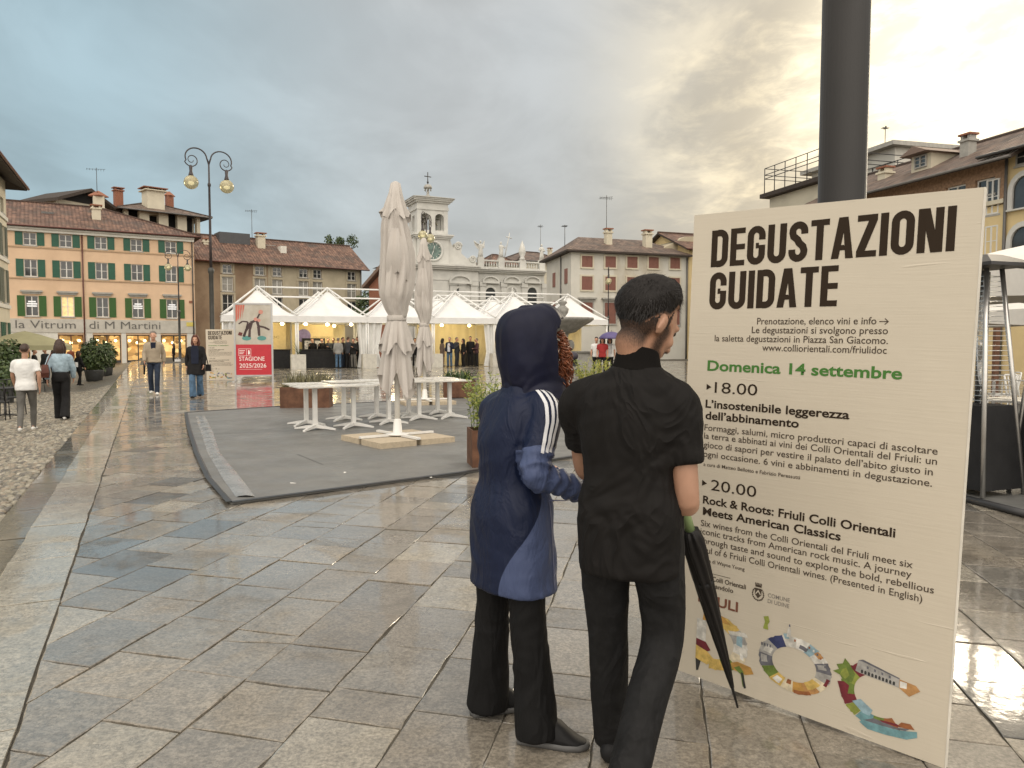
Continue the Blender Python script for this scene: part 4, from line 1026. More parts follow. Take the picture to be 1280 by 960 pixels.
def make_tent(t, n, label, lamps=2, curtains=(), back=False, frame=True, light=14):
    o = thing('pavilion_tent', label, 'tent', tent_point(t, n), TA, 'white pavilion tents across the square')
    S = 4.0; mb = MB(); K = 8
    # sagging square canopy with valance
    rows = []
    for i in range(K + 1):
        f = i / K; half = (S / 2) * (1 - f) + .10 * f; z = EV + (PKZ - .25 - EV) * (f ** 1.35)
        ring = []
        for e in range(4):
            for j in range(6):
                u = -1 + 2 * j / 6; x, y = [(u, -1), (1, u), (-u, 1), (-1, -u)][e]
                sag = -.06 * (1 - u * u) * math.sin(math.pi * f)
                ring.append((S / 2 + x * half, S / 2 + y * half, z + sag))
        rows.append(ring)
    low = [(S / 2 + (x - S / 2) * 1.005, S / 2 + (y - S / 2) * 1.005, EV - .32) for x, y, z in rows[0]]
    mb.loft([low] + rows, 0, False, False)
    mb.build('canopy', M_CANVAS, o)
    fr = MB(); r = .045
    for x, y in ((.06, .06), (S - .06, .06), (S - .06, S - .06), (.06, S - .06)): fr.tube([(x, y, 0), (x, y, EV)], .05, 6)
    c = [(0, 0), (S, 0), (S, S), (0, S)]
    for i in range(4):
        a, b = c[i], c[(i + 1) % 4]; fr.bar((a[0], a[1], EV - .34), (b[0], b[1], EV - .34), .03, 5)
    fr.build('frame', M_TUBE, o)
    ex = MB()
    for a in c: ex.bar((a[0], a[1], EV + .05), (S / 2, S / 2, PKZ), .05, 6)
    ex.bar((S / 2, S / 2, PKZ - .4), (S / 2, S / 2, PKZ + .05), .06, 6)
    if frame:
        for dz in (.0, -.55): ex.bar((S / 2, S / 2, PKZ + dz - .02), (S * 1.5, S / 2, PKZ + dz - .02), .045, 6)
    ex.build('roof_truss', M_TUBE, o)
    for side, w in curtains:
        cu = MB(); pts = []
        for j in range(25):
            u = j / 24; pts.append((u * w, .09 * math.sin(u * 6.28 * w * 2.2)))
        rr = []
        for z, k in ((.03, 1.0), (.9, .72), (1.5, .8), (2.68, 1.0)): rr.append([((.1 + x * k) if side == 'l' else (S - .1 - x * k), .12 + y * .9, z) for x, y in pts])
        nn_ = len(pts); vs = [p for q in rr for p in q]
        cu.add(vs, [(i * nn_ + j, i * nn_ + j + 1, (i + 1) * nn_ + j + 1, (i + 1) * nn_ + j) for i in range(3) for j in range(nn_ - 1)], 0, True)
        cu.build('curtain', M_CURTAIN, o)
    if back:
        bw = MB(); pts = [(S * j / 40, .035 * math.sin(j * 1.1)) for j in range(41)]
        bw.add([(x, S - .12 + y, z) for z in (.02, EV - .3) for x, y in pts], [(j, j + 1, j + 42, j + 41) for j in range(40)], 0, True)
        bw.build('back_wall', M_LINING, o)
    for k in range(lamps):
        x = S * (k + .5) / lamps
        lp = MB(); lp.ell((x, 1.6 + .5 * (k % 2), EV - .42), (.11, .11, .09), None, 10, 6); l_ = lp.build('lamp', M_BULB, o)
        MB().bar((x, 1.6 + .5 * (k % 2), EV - .3), (x, 1.6 + .5 * (k % 2), EV + .3), .012, 4).build('flex', M_METAL, l_)
    if light:
        ld = bpy.data.lights.new('tent_light', 'POINT'); ld.energy = light; ld.color = (1, .80, .46); ld.shadow_soft_size = .25
        lo = bpy.data.objects.new('tent_light', ld); COL.objects.link(lo); lo.parent = o; lo.location = (S / 2, 1.9, EV - .65)
    return o
specs = [(-4, 'first pavilion tent in the row, standing behind the red season poster', 3, [('l', 1.1)], True),
         (0, 'second pavilion tent with guests crowding its black bar counter', 3, [('r', .5)], False),
         (4, 'third pavilion tent, half hidden by the tall closed parasol', 1, [('l', .8)], False),
         (8, 'fourth pavilion tent with a lit cream back wall and standing guests', 2, [('r', .6)], True),
         (12, 'fifth pavilion tent, just behind the blue hood', 2, [('l', .4)], True),
         (16, 'sixth pavilion tent by the stone fountain', 1, [], True)]
for i, (t_, lab, nl, cu, bk) in enumerate(specs): make_tent(t_, 0, lab, nl, cu, bk, i < 5, 95 if i in (0, 1, 3) else 40)
make_tent(8, 4, 'rear pavilion tent peaking behind the smaller closed parasol', 1, (), False, True, 20)
make_tent(12, 4, 'rear pavilion tent peaking between the fourth and fifth front tents', 1, (), True, True, 20)
make_tent(0, 4, 'rear pavilion tent sheltering the bar behind the crowded counter', 2, (), True, False, 90)
# bars: black skirted counters
def counter(t, n, L, label, screen=True):
    o = thing('bar_counter', label, 'counter', tent_point(t, n), TA)
    mb = MB(); mb.box(0, L, 0, .7, .0, 1.05); mb.build('skirt', M_BLACK, o); MB().box(-.04, L + .04, -.04, .74, 1.053, 1.1).build('counter_top', M_BLACK, o); return o
counter(-3.8, .9, 3.5, 'black skirted bar counter under the first pavilion tent'); counter(.2, 1.0, 3.2, 'black skirted bar counter lined with guests under the second tent')
counter(10.9, 2.6, .9, 'short black counter at the side of the fourth tent')
o = thing('bar_backdrop', 'cream bar backdrop panel with dark lettering under the first tent', 'panel', tent_point(-3.6, 3.4), TA)
MB().box(0, 3.3, 0, .05, .9, 2.7).build('panel', mat('backdrop_cream', (.62, .50, .27), .6, .05), o)
text_obj('lettering', 'E ROMAGNA DOC', mat('backdrop_ink', (.2, .15, .09), .6, 0), o, .4, 1.75, 2.5, .14, -.006)
o = thing('bar_backdrop', 'cream bar backdrop panel with a round violet emblem in the second tent', 'panel', tent_point(.3, 3.4), TA)
MB().box(0, 2.2, 0, .05, .9, 2.6).build('panel', MATS['backdrop_cream'], o); mb = MB(); mb.tube([(.45, -.004, 1.9), (.45, -.012, 1.9)], .42, 20, smooth=False); mb.build('emblem', mat('violet_print', (.20, .17, .35), .6, .2), o)
text_obj('lettering', 'COLLI ORIENTALI', MATS['backdrop_ink'], o, 1.0, 1.75, 1.1, .12, -.006)
o = thing('drinks_fridge', 'black glass fronted drinks fridge behind the bar counter', 'fridge', tent_point(.6, 2.5), TA)
MB().box(0, 1.3, 0, .6, 0, 1.75).build('cabinet', M_BLACK, o)
for k in (0, 1): MB().box(.08 + k * .6, .62 + k * .6, -.015, -.003, .3, 1.6).build('glass_door', mat('lit_fridge', (.3, .28, .25), .2, .8, 9, emit=(.9, .9, .8), estr=.12), o)
# concrete weights at the tent posts
for t_, lab in ((0.0, 'white concrete weight block at the post between the first two tents'), (4.0, 'white concrete weight block at the post beside the tall closed parasol'), (8.0, 'white concrete weight block at the post behind the smaller parasol'), (12.0, 'white concrete weight block at the post left of the blue hood')):
    o = thing('weight_block', lab, 'weight block', tent_point(t_, -.35), TA)
    mb = MB(); mb.box(-.4, .4, -.3, .3, 0, .82); bmx = mb.build('block', M_CONC, o)
    g = MB()
    for k in range(14):
        a = rnd.uniform(0, 6.28); h = rnd.uniform(.3, .8); g.tube([(0, 0, .8), (math.cos(a) * .12, math.sin(a) * .12, .8 + h * .6), (math.cos(a) * .3, math.sin(a) * .3, .8 + h)], [.012, .01, .003], 4)
    if t_ == 0.0: g.build('plant_stems', M_LEAF, o)

# ------------------------------------------------------------------ street lamps
M_POST = mat('bronze_green_iron', (.042, .034, .036), .45, .2, 4)
M_POST2 = mat('dull_green_iron', (.05, .05, .045), .5, .2, 4)
M_GLOBE = mat('frosted_globe', (.72, .66, .42), .18, .05, 3, trans=.55, spec=.5)
M_GLOWING = mat('globe_core', (.95, .9, .7), .4, 0, emit=(1, .9, .62), estr=1.1)
def make_lamp():
    o = thing('street_lamp', 'x', 'street lamp', (0, 0, 0), 0, 'twin globe street lamps')
    mb = MB(); mb.lathe([(.26, 0), (.26, .18), (.20, .24), (.2, .5), (.13, .62), (.11, 1.4), (.14, 1.45), (.10, 1.55), (.095, 4.45), (.12, 4.5), (.14, 4.62), (.08, 4.72)], (0, 0, 0), 14); mb.build('base_post', M_POST2, o)
    mb = MB(); mb.lathe([(.062, 4.7), (.056, 6.0), (.046, 8.15), (.07, 8.2), (.07, 8.28), (.04, 8.33), (.034, 9.2)], (0, 0, 0), 12); mb.build('upper_post', M_POST, o)
    for s in (-1, 1):
        pts = [(0, 0, 9.1), (s * .06, 0, 9.3)]
        for k in range(15):
            a = math.pi * (.98 - 1.10 * k / 14); pts.append((s * (.52 + .44 * math.cos(a)), 0, 9.32 + .40 * math.sin(a)))
        for k in range(26):
            a = -.35 - k * .36; rr = .30 * (1 - k / 32); pts.append((s * (.70 + rr * math.cos(a)), 0, 9.20 + rr * math.sin(a)))
        mb = MB(); mb.tube(pts, [.034] * 2 + [.03] * 15 + [.026 - .0005 * k for k in range(26)], 6); arm = mb.build('arm', M_POST, o)
        mb = MB(); mb.lathe([(.03, 8.98), (.075, 8.92), (.06, 8.72), (.09, 8.62), (.12, 8.5), (.05, 8.5)], (s * .74, 0, 0), 12); mb.build('lamp_socket', M_POST, arm)
        mb = MB(); mb.ell((s * .74, 0, 8.26), (.30, .30, .29), None, 20, 12); gl = mb.build('globe', M_GLOBE, o)
        mb = MB(); mb.ell((s * .74, 0, 8.24), (.09, .09, .05), None, 10, 6); mb.build('bulb', M_GLOWING, gl)
    return o
lp = make_lamp(); p = at(266, 440, 33); lp.location = (p.x, p.y, 0); lp.rotation_euler = (0, 0, R(38)); lp['label'] = 'tall twin globe street lamp behind the small festival board'
for px, Y, gz_, lab, rz in ((225, 64, -.5, 'twin globe street lamp in front of the peach shop building', 30), (534, 42, 0, 'twin globe street lamp standing before the church belfry', 78), (760, 60, 0, 'twin globe street lamp in front of the pale house with oxblood shutters', 85)):
    p = at(px, 440, Y); q_ = dup(lp, (p.x, p.y, gz_), R(rz), lab); q_.scale = ({760: .76, 534: .88}.get(px, 1),) * 3

# ------------------------------------------------------------------ dark pole behind the board
o = thing('steel_pole', 'thick dark grey steel pole rising behind the wine tasting board', 'pole', (1.39, 3.24, 0), 0)
mb = MB(); mb.lathe([(.16, 0), (.16, .03), (.098, .05), (.094, 3.05)], (0, 0, 0), 36); mb.build('shaft', mat('anthracite_paint', (.012, .011, .0105), .5, .12, 3, .1, 60), o)
mb = MB(); mb.lathe([(.094, 3.05), (.112, 3.07), (.112, 3.13), (.094, 3.15), (.09, 5.6), (.001, 5.6)], (0, 0, 0), 36); mb.build('upper_shaft', MATS['anthracite_paint'], o)
for a in (0.2, 2.4, 4.4): MB().box(.09, .125, -.012, .012, 3.075, 3.105, 0, Matrix.Rotation(a, 4, 'Z')).build('clamp_bolt', M_METAL, o)
# ------------------------------------------------------------------ closed parasols
M_CLOTH = mat('parasol_cloth', (.52, .485, .45), .9, .06, 2, .35, 22, .012, spec=.15, stain=.35, stain_col=(.36, .335, .30))
M_WPOLE = mat('white_powder_coat', (.74, .73, .70), .4, .04)
M_BASE = mat('sandstone_base', (.46, .385, .28), .7, .12, 30, .3, 120, .004)
def pleat(a, k, ph, sharp=1.0): 
    v = math.sin(a * k + ph); return math.copysign(abs(v) ** sharp, v)
def make_parasol(name, label, loc, Ht, seed, rz=0.0, wide=.80):
    o = thing('closed_parasol', label, 'parasol', loc, rz, 'closed white parasols on the mat')
    rr = random.Random(seed); ph = [rr.uniform(0, 6.28) for _ in range(6)]; N = 168
    def ring(z, r, amp, twist=0.0, low=0.0, ox=0.0):
        pts = []
        for j in range(N):
            a = 2 * math.pi * j / N
            f = .55 * pleat(a, 8, ph[0] + twist, .8) + .30 * pleat(a, 5, ph[1] - twist * .6) + .22 * pleat(a, 13, ph[2] + twist * 1.7) + .13 * pleat(a, 21, ph[5] + twist * 1.2, .7) + .07 * pleat(a, 34, ph[3] - twist, .7)
            rad = r * wide * (1 + amp * f); dz = low * (.6 * pleat(a, 4, ph[3], .9) + .4 * pleat(a, 7, ph[4]))
            pts.append((rad * math.cos(a) + ox, rad * math.sin(a), z + dz))
        return pts
    s = Ht / 3.85
    prof = [(3.74, .09, .06), (3.4, .19, .16), (3.0, .25, .24), (2.6, .29, .26), (2.2, .285, .24), (1.98, .21, .16), (1.84, .16, .07)]
    rings = []
    P2 = []
    for i in range(len(prof) - 1):
        for k in range(4):
            f = k / 4; P2.append(tuple(prof[i][q] * (1 - f) + prof[i + 1][q] * f for q in range(3)))
    P2.append(prof[-1])
    for i, (z, r, am) in enumerate(P2): rings.append(ring(z * s, r, am + .03 * math.sin(i * 1.7 + seed), .10 * i + .12 * math.sin(i * .8), .02, .022 * math.sin(i * .45 + seed)))
    mb = MB(); mb.loft(rings, 0, True, True); body = mb.build('canopy', M_CLOTH, o)
    # vent cap with its own pointed corners
    cr = []
    for z, r, am, lo_ in ((3.83, .03, 0, 0), (3.80, .09, .05, 0), (3.62, .135, .08, .0), (3.45, .19, .2, .02), (3.32, .245, .34, .09)): cr.append(ring(z * s, r, am, .5, lo_))
    mb = MB(); mb.loft(cr, 0, True, False); mb.build('vent_cap', M_CLOTH, o)
    # loose flap hanging over the body
    mb = MB(); fl = []
    for i in range(7):
        f = i / 6; row_ = []
        for j in range(9):
            a = -2.0 + (.62 + .5 * f) * (j / 8 - .5) * 2 * .7; r = wide * .26 + .07 * math.sin(f * 3.1) + .03 * math.sin(j * 1.9); row_.append((r * math.cos(a), r * math.sin(a), (3.12 - .62 * f - .30 * f * abs(j / 8 - .5)) * s))
        fl.append(row_)
    mb.add([p for q in fl for p in q], [(i * 9 + j, i * 9 + j + 1, (i + 1) * 9 + j + 1, (i + 1) * 9 + j) for i in range(6) for j in range(8)], 0, True)
    mb.build('loose_flap', M_CLOTH, o)
    mb = MB(); mb.loft([ring(z * s, r, am, .1, 0) for z, r, am in ((1.87, .17, .05), (1.86, .178, .05), (1.80, .178, .05), (1.79, .17, .05))]); mb.build('tie_strap', M_CLOTH, o)
    sk = []
    for i in range(13):
        f = i / 12; sk.append(ring((1.83 - 1.02 * f) * s, .155 + .115 * f ** .8, .08 + .34 * f, .5 * f, .015 + .20 * f * f))
    mb = MB(); mb.loft(sk, 0, True, False); mb.build('skirt', M_CLOTH, o)
    fr = [ring((1.78 - .42 * i / 6) * s, .175 + .11 * (i / 6) ** .9, .1 + .22 * i / 6, .9 + .3 * i / 6, .01 + .10 * (i / 6) ** 2) for i in range(7)]
    mb = MB(); mb.loft(fr, 0, True, False); mb.build('valance', M_CLOTH, o)
    mb = MB(); mb.tube([(0, 0, .06), (0, 0, 3.7 * s)], .042, 12); mb.build('pole', M_WPOLE, o)
    mb = MB(); mb.lathe([(.17, .10), (.17, .115), (.07, .13), (.055, .32), (.043, .34)], (0, 0, 0), 16)
    for k in range(4): mb.box(.0, .62, -.03, .03, .085, .115, 0, Matrix.Rotation(k * math.pi / 2, 4, 'Z'))
    mb.build('cross_foot', M_WPOLE, o)
    for k in range(4):
        sx_, sy_ = ((1, 1), (-1, 1), (-1, -1), (1, -1))[k]
        q = MB(); q.box(min(sx_ * .04, sx_ * .62), max(sx_ * .04, sx_ * .62), min(sy_ * .04, sy_ * .62), max(sy_ * .04, sy_ * .62), 0.0, .08); q.build('base_slab', M_BASE, o)
    return o
p1 = G(497, 553); p2 = G(531, 505)
make_parasol('closed_parasol', 'tall closed off white parasol, the larger and nearer one, tied at its middle', (p1.x, p1.y, .02), 3.87, 3, R(38))
make_parasol('closed_parasol', 'closed off white parasol standing farther back beside the large one', (p2.x, p2.y, .02), 4.02, 11, R(20), .66)
# ------------------------------------------------------------------ folding tables
M_TTOP = mat('table_laminate', (.62, .60, .55), .28, .05, 3, rvar=.08)
def make_table():
    o = thing('bistro_table', 'x', 'table', (0, 0, 0), 0, 'square white tables in two rows on the mat')
    mb = MB(); mb.slab([(-.35, -.31), (-.31, -.35), (.31, -.35), (.35, -.31), (.35, .31), (.31, .35), (-.31, .35), (-.35, .31)], .725, .745); mb.build('tabletop', M_TTOP, o)
    mb = MB(); mb.box(-.035, .035, -.035, .035, .07, .70); mb.box(-.16, .16, -.03, .03, .70, .724); mb.box(-.029, .029, -.16, .16, .702, .7235); mb.build('pedestal', M_WPOLE, o)
    mb = MB()
    for k in range(4):
        a = Matrix.Rotation(k * math.pi / 2 + .785, 4, 'Z'); mb.loft([[a @ Vector((x, y, z)) for y, z in ((-w, z0), (w, z0), (w, z1), (-w, z1))] for x, w, z0, z1 in ((.02, .035, .03, .09), (.18, .028, .02, .065), (.36, .022, .004, .03), (.38, .02, 0.0, .025))], 0, False)
    mb.build('foot', M_WPOLE, o); return o
tb = make_table()
front = [(394, 537), (442, 534), (486, 529), (524, 524), (562, 522)]; back = [(383, 531), (430, 525), (471, 522), (511, 520.5), (547, 517)]
flab = ['first', 'second', 'third', 'fourth', 'last']
i0 = 0
for row_, nm in ((front, 'front'), (back, 'back')):
    for k, (px, py) in enumerate(row_):
        p = G(px, py, .02)
        lab = f'square white table, {flab[k]} from the large planter in the {nm} row'
        ang = R(28 + rnd.uniform(-3, 3))
        if i0 == 0: tb.location = (p.x, p.y, .021); tb.rotation_euler = (0, 0, ang); tb['label'] = lab
        else: dup(tb, (p.x, p.y, .021), ang, lab)
        i0 += 1
# ------------------------------------------------------------------ corten planters
M_CORT = mat('corten_steel', (.105, .042, .02), .75, .3, 5, .3, 50, col2=(.155, .072, .038))
M_SOIL = mat('soil', (.05, .035, .025), .95, .2)
M_FERN = leaf_mat('yellow_green_leaves', (.12, .17, .03), (.30, .31, .06), (.17, .21, .04))
M_STRAP = leaf_mat('dark_strap_leaves', (.03, .07, .018), (.07, .12, .03), (.05, .09, .02))
M_DRY = leaf_mat('dry_grass', (.12, .12, .06), (.22, .20, .10), (.15, .13, .07))
M_YELF = leaf_mat('yellow_flowers', (.55, .42, .04), (.62, .55, .10), (.30, .35, .06))
def planter(label, loc, rz, w, d, h, plant, seed):
    o = thing('steel_planter', label, 'planter', loc, rz); mb = MB(); t_ = .02
    mb.box(-w / 2, w / 2, -d / 2, -d / 2 + t_, 0, h); mb.box(-w / 2, w / 2, d / 2 - t_, d / 2, 0, h); mb.box(-w / 2, -w / 2 + t_, -d / 2 + t_, d / 2 - t_, 0, h); mb.box(w / 2 - t_, w / 2, -d / 2 + t_, d / 2 - t_, 0, h)
    mb.build('box', M_CORT, o); MB().box(-w / 2 + t_, w / 2 - t_, -d / 2 + t_, d / 2 - t_, 0.02, h - .06).build('soil', M_SOIL, o)
    rr = random.Random(seed); g = MB()
    if plant == 'grass':
        for k in range(420):
            x, y = rr.uniform(-w * .45, w * .45), rr.uniform(-d * .42, d * .42); a = rr.uniform(0, 6.28); l = rr.uniform(.15, .5); b_ = rr.uniform(.05, .25)
            p = Vector((x, y, h - .07)); q = p + Vector((math.cos(a) * b_ * .5, math.sin(a) * b_ * .5, l * .65)); e = q + Vector((math.cos(a) * b_ * .6, math.sin(a) * b_ * .6, l * .3)); s_ = Vector((-math.sin(a), math.cos(a), 0)) * .007
            g.add([p - s_, p + s_, q + s_, q - s_, e], [(0, 1, 2, 3), (3, 2, 4)])
        g.build('grass_tuft', M_DRY, o)
    elif plant == 'strap':
        for k in range(160):
            x, y = rr.uniform(-w * .42, w * .42), rr.uniform(-d * .42, d * .42); a = rr.uniform(0, 6.28); l = rr.uniform(.25, .5); b_ = rr.uniform(.1, .35)
            pts = [Vector((x, y, h - .07)) + Vector((math.cos(a) * b_ * f, math.sin(a) * b_ * f, l * (f * 1.5 - .75 * f * f))) for f in (0, .35, .7, 1)]; s_ = Vector((-math.sin(a), math.cos(a), 0)) * .018
            for i in range(3): g.add([pts[i] - s_ * (1 - i / 3.2), pts[i] + s_ * (1 - i / 3.2), pts[i + 1] + s_ * (1 - (i + 1) / 3.2), pts[i + 1] - s_ * (1 - (i + 1) / 3.2)], [(0, 1, 2, 3)])
        g.build('strap_leaves', M_STRAP, o)
    else:
        st = MB()
        for k in range(46):
            x, y = rr.uniform(-w * .4, w * .4), rr.uniform(-d * .4, d * .4); a = rr.uniform(0, 6.28); l = rr.uniform(.35, .78); b_ = rr.uniform(.05, .38)
            pts = [Vector((x, y, h - .07)) + Vector((math.cos(a) * b_ * f * f, math.sin(a) * b_ * f * f, l * f)) for f in (0, .25, .5, .75, 1)]
            st.tube(pts, [.006, .005, .004, .003, .002], 4)
            for i in range(44):
                f = rr.uniform(.15, 1); j = min(3, int(f * 4)); q = pts[j].lerp(pts[j + 1], f * 4 - j); dd = Vector((rr.gauss(0, 1), rr.gauss(0, 1), rr.gauss(.2, .6))).normalized(); l2 = rr.uniform(.03, .075); e = dd.orthogonal().normalized() * l2 * .17
                g.add([q, q + dd * l2 * .5 + e, q + dd * l2, q + dd * l2 * .5 - e], [(0, 1, 2, 3)])
        st.build('stems', M_STRAP, o); g.build('leaves', M_FERN, o)
    return o
p = G(380, 511); planter('long rust brown steel planter with dry grass behind the nearest tables', (p.x, p.y + .25, 0.02), R(4), 1.1, .5, .47, 'grass', 1)
p = G(573, 498); planter('rust brown steel planter with dark strap leaves at the far end of the tables', (p.x, p.y + .3, .02), R(8), .85, .5, .46, 'strap', 2)
p = G(612, 583, .02); planter('rust brown steel planter with feathery yellow green bush beside the blue jacket', (p.x, p.y + .15, .021), R(12), .50, .42, .44, 'fern', 3)
p = at(742, 470, 17); planter('rust brown steel planter with yellow flowers between the two visitors', (p.x, p.y, .021), R(8), .9, .5, .46, 'fern', 7).children[-1].data.materials[0] = M_YELF

# ------------------------------------------------------------------ red season poster in its frame
p = G(318, 477); 
o = thing('season_poster', 'tall framed season poster, red below a painted stage scene, on the wet paving', 'poster stand', (p.x, p.y, 0), R(12))
W, Hh = 1.42, 3.0
M_ALU = mat('aluminium_frame', (.45, .45, .45), .35, .05, metal=.6)
mb = MB(); mb.box(-W / 2, -W / 2 + .06, -.05, .05, 0, Hh); mb.box(W / 2 - .06, W / 2, -.05, .05, 0, Hh); mb.box(-W / 2 + .06, W / 2 - .06, -.045, .045, .20, .26); mb.box(-W / 2 + .06, W / 2 - .06, -.045, .045, Hh - .06, Hh)
for s in (-1, 1): mb.box(s * W / 2 - .04, s * W / 2 + .04, -.35, .35, 0, .04)
mb.build('frame', M_ALU, o)
x0, x1 = -W / 2 + .061, W / 2 - .061; zm = 1.42
MB().box(x0, x1, -.03, .03, .261, zm).build('red_panel', mat('poster_red', (.48, .025, .04), .45, .05), o)
MB().box(x0, x1, -.03, .03, zm + .001, Hh - .061).build('picture_panel', mat('poster_stage', (.46, .42, .34), .5, .12, 2, col2=(.52, .49, .43)), o)
M_INK = mat('white_ink', (.85, .83, .80), .5, 0)
text_obj('lettering', 'STAGIONE', M_INK, o, x0 + .12, .80, .92, .16, -.033, .0); text_obj('lettering', '2025/2026', M_INK, o, x0 + .12, .54, .98, .16, -.033, .0)
mb = MB()
for a, b_, c, d in ((.1, .55, 1.25, 1.26), (.1, .55, .99, 1.0), (.1, .11, 1.0, 1.25), (.54, .55, 1.0, 1.25), (.38, .39, 1.0, 1.25)): mb.box(x0 + a, x0 + b_, -.034, -.031, c, d)
for k in range(3): mb.box(x0 + .13, x0 + .33 - .03 * k, -.034, -.031, 1.18 - k * .06, 1.20 - k * .06)
mb.box(x0 + .12, x0 + .95, -.034, -.031, .47, .478)
mb.prism([(x0 + .44, 1.06), (x0 + .47, 1.03), (x0 + .51, 1.08), (x0 + .49, 1.2), (x0 + .45, 1.21)], -.034, -.031); mb.build('theatre_logo', M_INK, o)
def ink(n, c): return mat(n, c, .55, .1, 4)
mb = MB()
for k in range(4):
    a = x0 + .02 + k * .085; mb.prism([(a, Hh - .08), (a + .075, Hh - .08), (a + .06 - .02 * k, Hh - .45 - .05 * (3 - k)), (a - .015 if k else a, Hh - .75 + .05 * k)], -.034, -.031)
mb.build('printed_curtain', ink('print_red', (.52, .14, .10)), o)
mb = MB()  # two dancers, printed
for pts, wd in (([(.30, 1.72), (.38, 1.95), (.55, 2.25), (.78, 2.35)], .05), ([(.50, 1.70), (.52, 2.0), (.60, 2.25)], .05), ([(.28, 1.72), (.40, 2.02), (.46, 2.28)], .035), ([(.45, 2.28), (.26, 2.30), (.12, 2.20)], .03),
                ([(.78, 2.35), (.84, 2.10), (.86, 1.75)], .055), ([(.84, 2.12), (1.05, 2.08), (1.24, 1.98)], .04), ([(.80, 2.42), (.88, 2.58), (.96, 2.62)], .035)):
    for i in range(len(pts) - 1):
        a, b_ = Vector((pts[i][0], pts[i][1])), Vector((pts[i + 1][0], pts[i + 1][1])); d = (b_ - a).normalized(); n_ = Vector((-d.y, d.x)) * wd
        mb.prism([(x0 + q.x, q.y) for q in (a - n_, b_ - n_ * .8, b_ + n_ * .8, a + n_)], -.034 - .0004 * i, -.031)
mb.build('printed_dancers', ink('print_dark', (.06, .035, .035)), o)
mb = MB()
for cx_, cz_, r in ((.93, 2.66, .085), (.74, 2.38, .07), (.86, 2.34, .06)): mb.prism([(x0 + cx_ + r * math.cos(k * .5236), cz_ + r * math.sin(k * .5236)) for k in range(12)], -.038, -.031)
mb.build('printed_faces', ink('print_pink', (.55, .25, .2)), o)
mb = MB()
for cx_ in (.40, .95): mb.prism([(x0 + cx_ + .17 * math.cos(k * .5236), 1.66 + .09 * math.sin(k * .5236)) for k in range(12)], -.0305, -.029 )
mb.v = [(a, b_ - .003, c) for a, b_, c in mb.v]; mb.build('printed_spots', ink('print_teal', (.09, .27, .25)), o)
mb = MB(); mb.prism([(x0 + q[0], q[1]) for q in ((.08, 1.78), (.22, 1.74), (.26, 1.86), (.14, 1.9))], -.036, -.031); mb.build('printed_prop', ink('print_maroon', (.13, .03, .03)), o)

# ------------------------------------------------------------------ fountain
p = at(703, 455, 41); o = thing('fountain', 'grey stone fountain with a wide bowl and carved finial, beyond the hooded visitor', 'fountain', (p.x, p.y, 0), 0)
M_FST = mat('fountain_stone', (.26, .255, .235), .7, .2, 4, .4, 30, stain=.4)
mb = MB(); mb.lathe([(2.6, 0), (2.6, .3), (2.2, .3), (2.2, .5), (1.9, .5), (1.85, .9), (2.0, 1.0), (1.8, 1.02), (1.7, .6), (.001, .6)], (0, 0, 0), 8, 0, False); mb.build('basin', M_FST, o)
mb = MB(); mb.lathe([(.45, .6), (.5, .9), (.3, 1.1), (.42, 1.5), (.28, 1.75), (.35, 1.95)], (0, 0, 0), 16)
for k in range(4): a = k * 1.571; mb.ell((.45 * math.cos(a), .45 * math.sin(a), 1.35), (.2, .2, .3), None, 8, 6)
mb.build('pedestal', M_FST, o)
mb = MB(); mb.lathe([(.3, 1.95), (.7, 2.05), (1.1, 2.35), (1.55, 2.6), (1.68, 2.72), (1.68, 2.82), (1.5, 2.82), (1.0, 2.6), (.001, 2.55)], (0, 0, 0), 28); mb.build('bowl', M_FST, o)
mb = MB(); mb.lathe([(.25, 2.6), (.16, 2.9), (.3, 3.1), (.34, 3.3), (.2, 3.42), (.13, 3.5), (.25, 3.62), (.2, 3.72), (.001, 3.76)], (0, 0, 0), 14); mb.build('finial', M_FST, o)
# stone bench and pushchair near the fountain
p = G(741, 463); o = thing('stone_bench', 'long pale stone bench between the two visitors, in front of white canvas', 'bench', (p.x, p.y, 0), R(4))
MB().box(-.9, .9, -.25, .25, .32, .44).build('seat', M_CONC, o); MB().box(-.9, .9, .2, .26, .442, .95).build('backrest', M_CONC, o)
for s in (-.7, .6): MB().box(s, s + .12, -.2, .2, 0, .319).build('leg', M_CONC, o)
p = G(718, 468); o = thing('pushchair', 'dark pushchair with a round hood beside the pale stone bench', 'pushchair', (p.x, p.y, 0), R(20))
mb = MB()
for s in (-.22, .22): mb.tube([(s, -.35, .12), (s, .1, .55), (s, .45, 1.0)], .016, 6); mb.tube([(s, .35, .12), (s, 0, .5)], .016, 6)
mb.bar((-.22, .45, 1.0), (.22, .45, 1.0), .018, 6); mb.build('frame', M_ALU, o)
mb = MB(); mb.loft([[(-.2, -.2, .4), (.2, -.2, .4), (.2, -.1, .5), (-.2, -.1, .5)], [(-.2, .15, .38), (.2, .15, .38), (.2, .1, .48), (-.2, .1, .48)], [(-.2, .3, .85), (.2, .3, .85), (.2, .24, .85), (-.2, .24, .85)]], 0, False); mb.build('seat', M_BLACK, o)
mb = MB(); mb.ell((0, .12, .86), (.23, .27, .2), None, 12, 8); mb.build('hood', mat('pushchair_cloth', (.04, .035, .05), .7), o)
for x, y in ((-.24, -.35), (.24, -.35), (-.24, .35), (.24, .35)):
    mb = MB(); mb.tube([(x, y + .1 * math.cos(a * .5236), .115 + .1 * math.sin(a * .5236)) for a in range(12)], .015, 6, closed=True); mb.bar((x - .02, y, .115), (x + .02, y, .115), .03, 6); mb.build('wheel', M_BLACK, o)

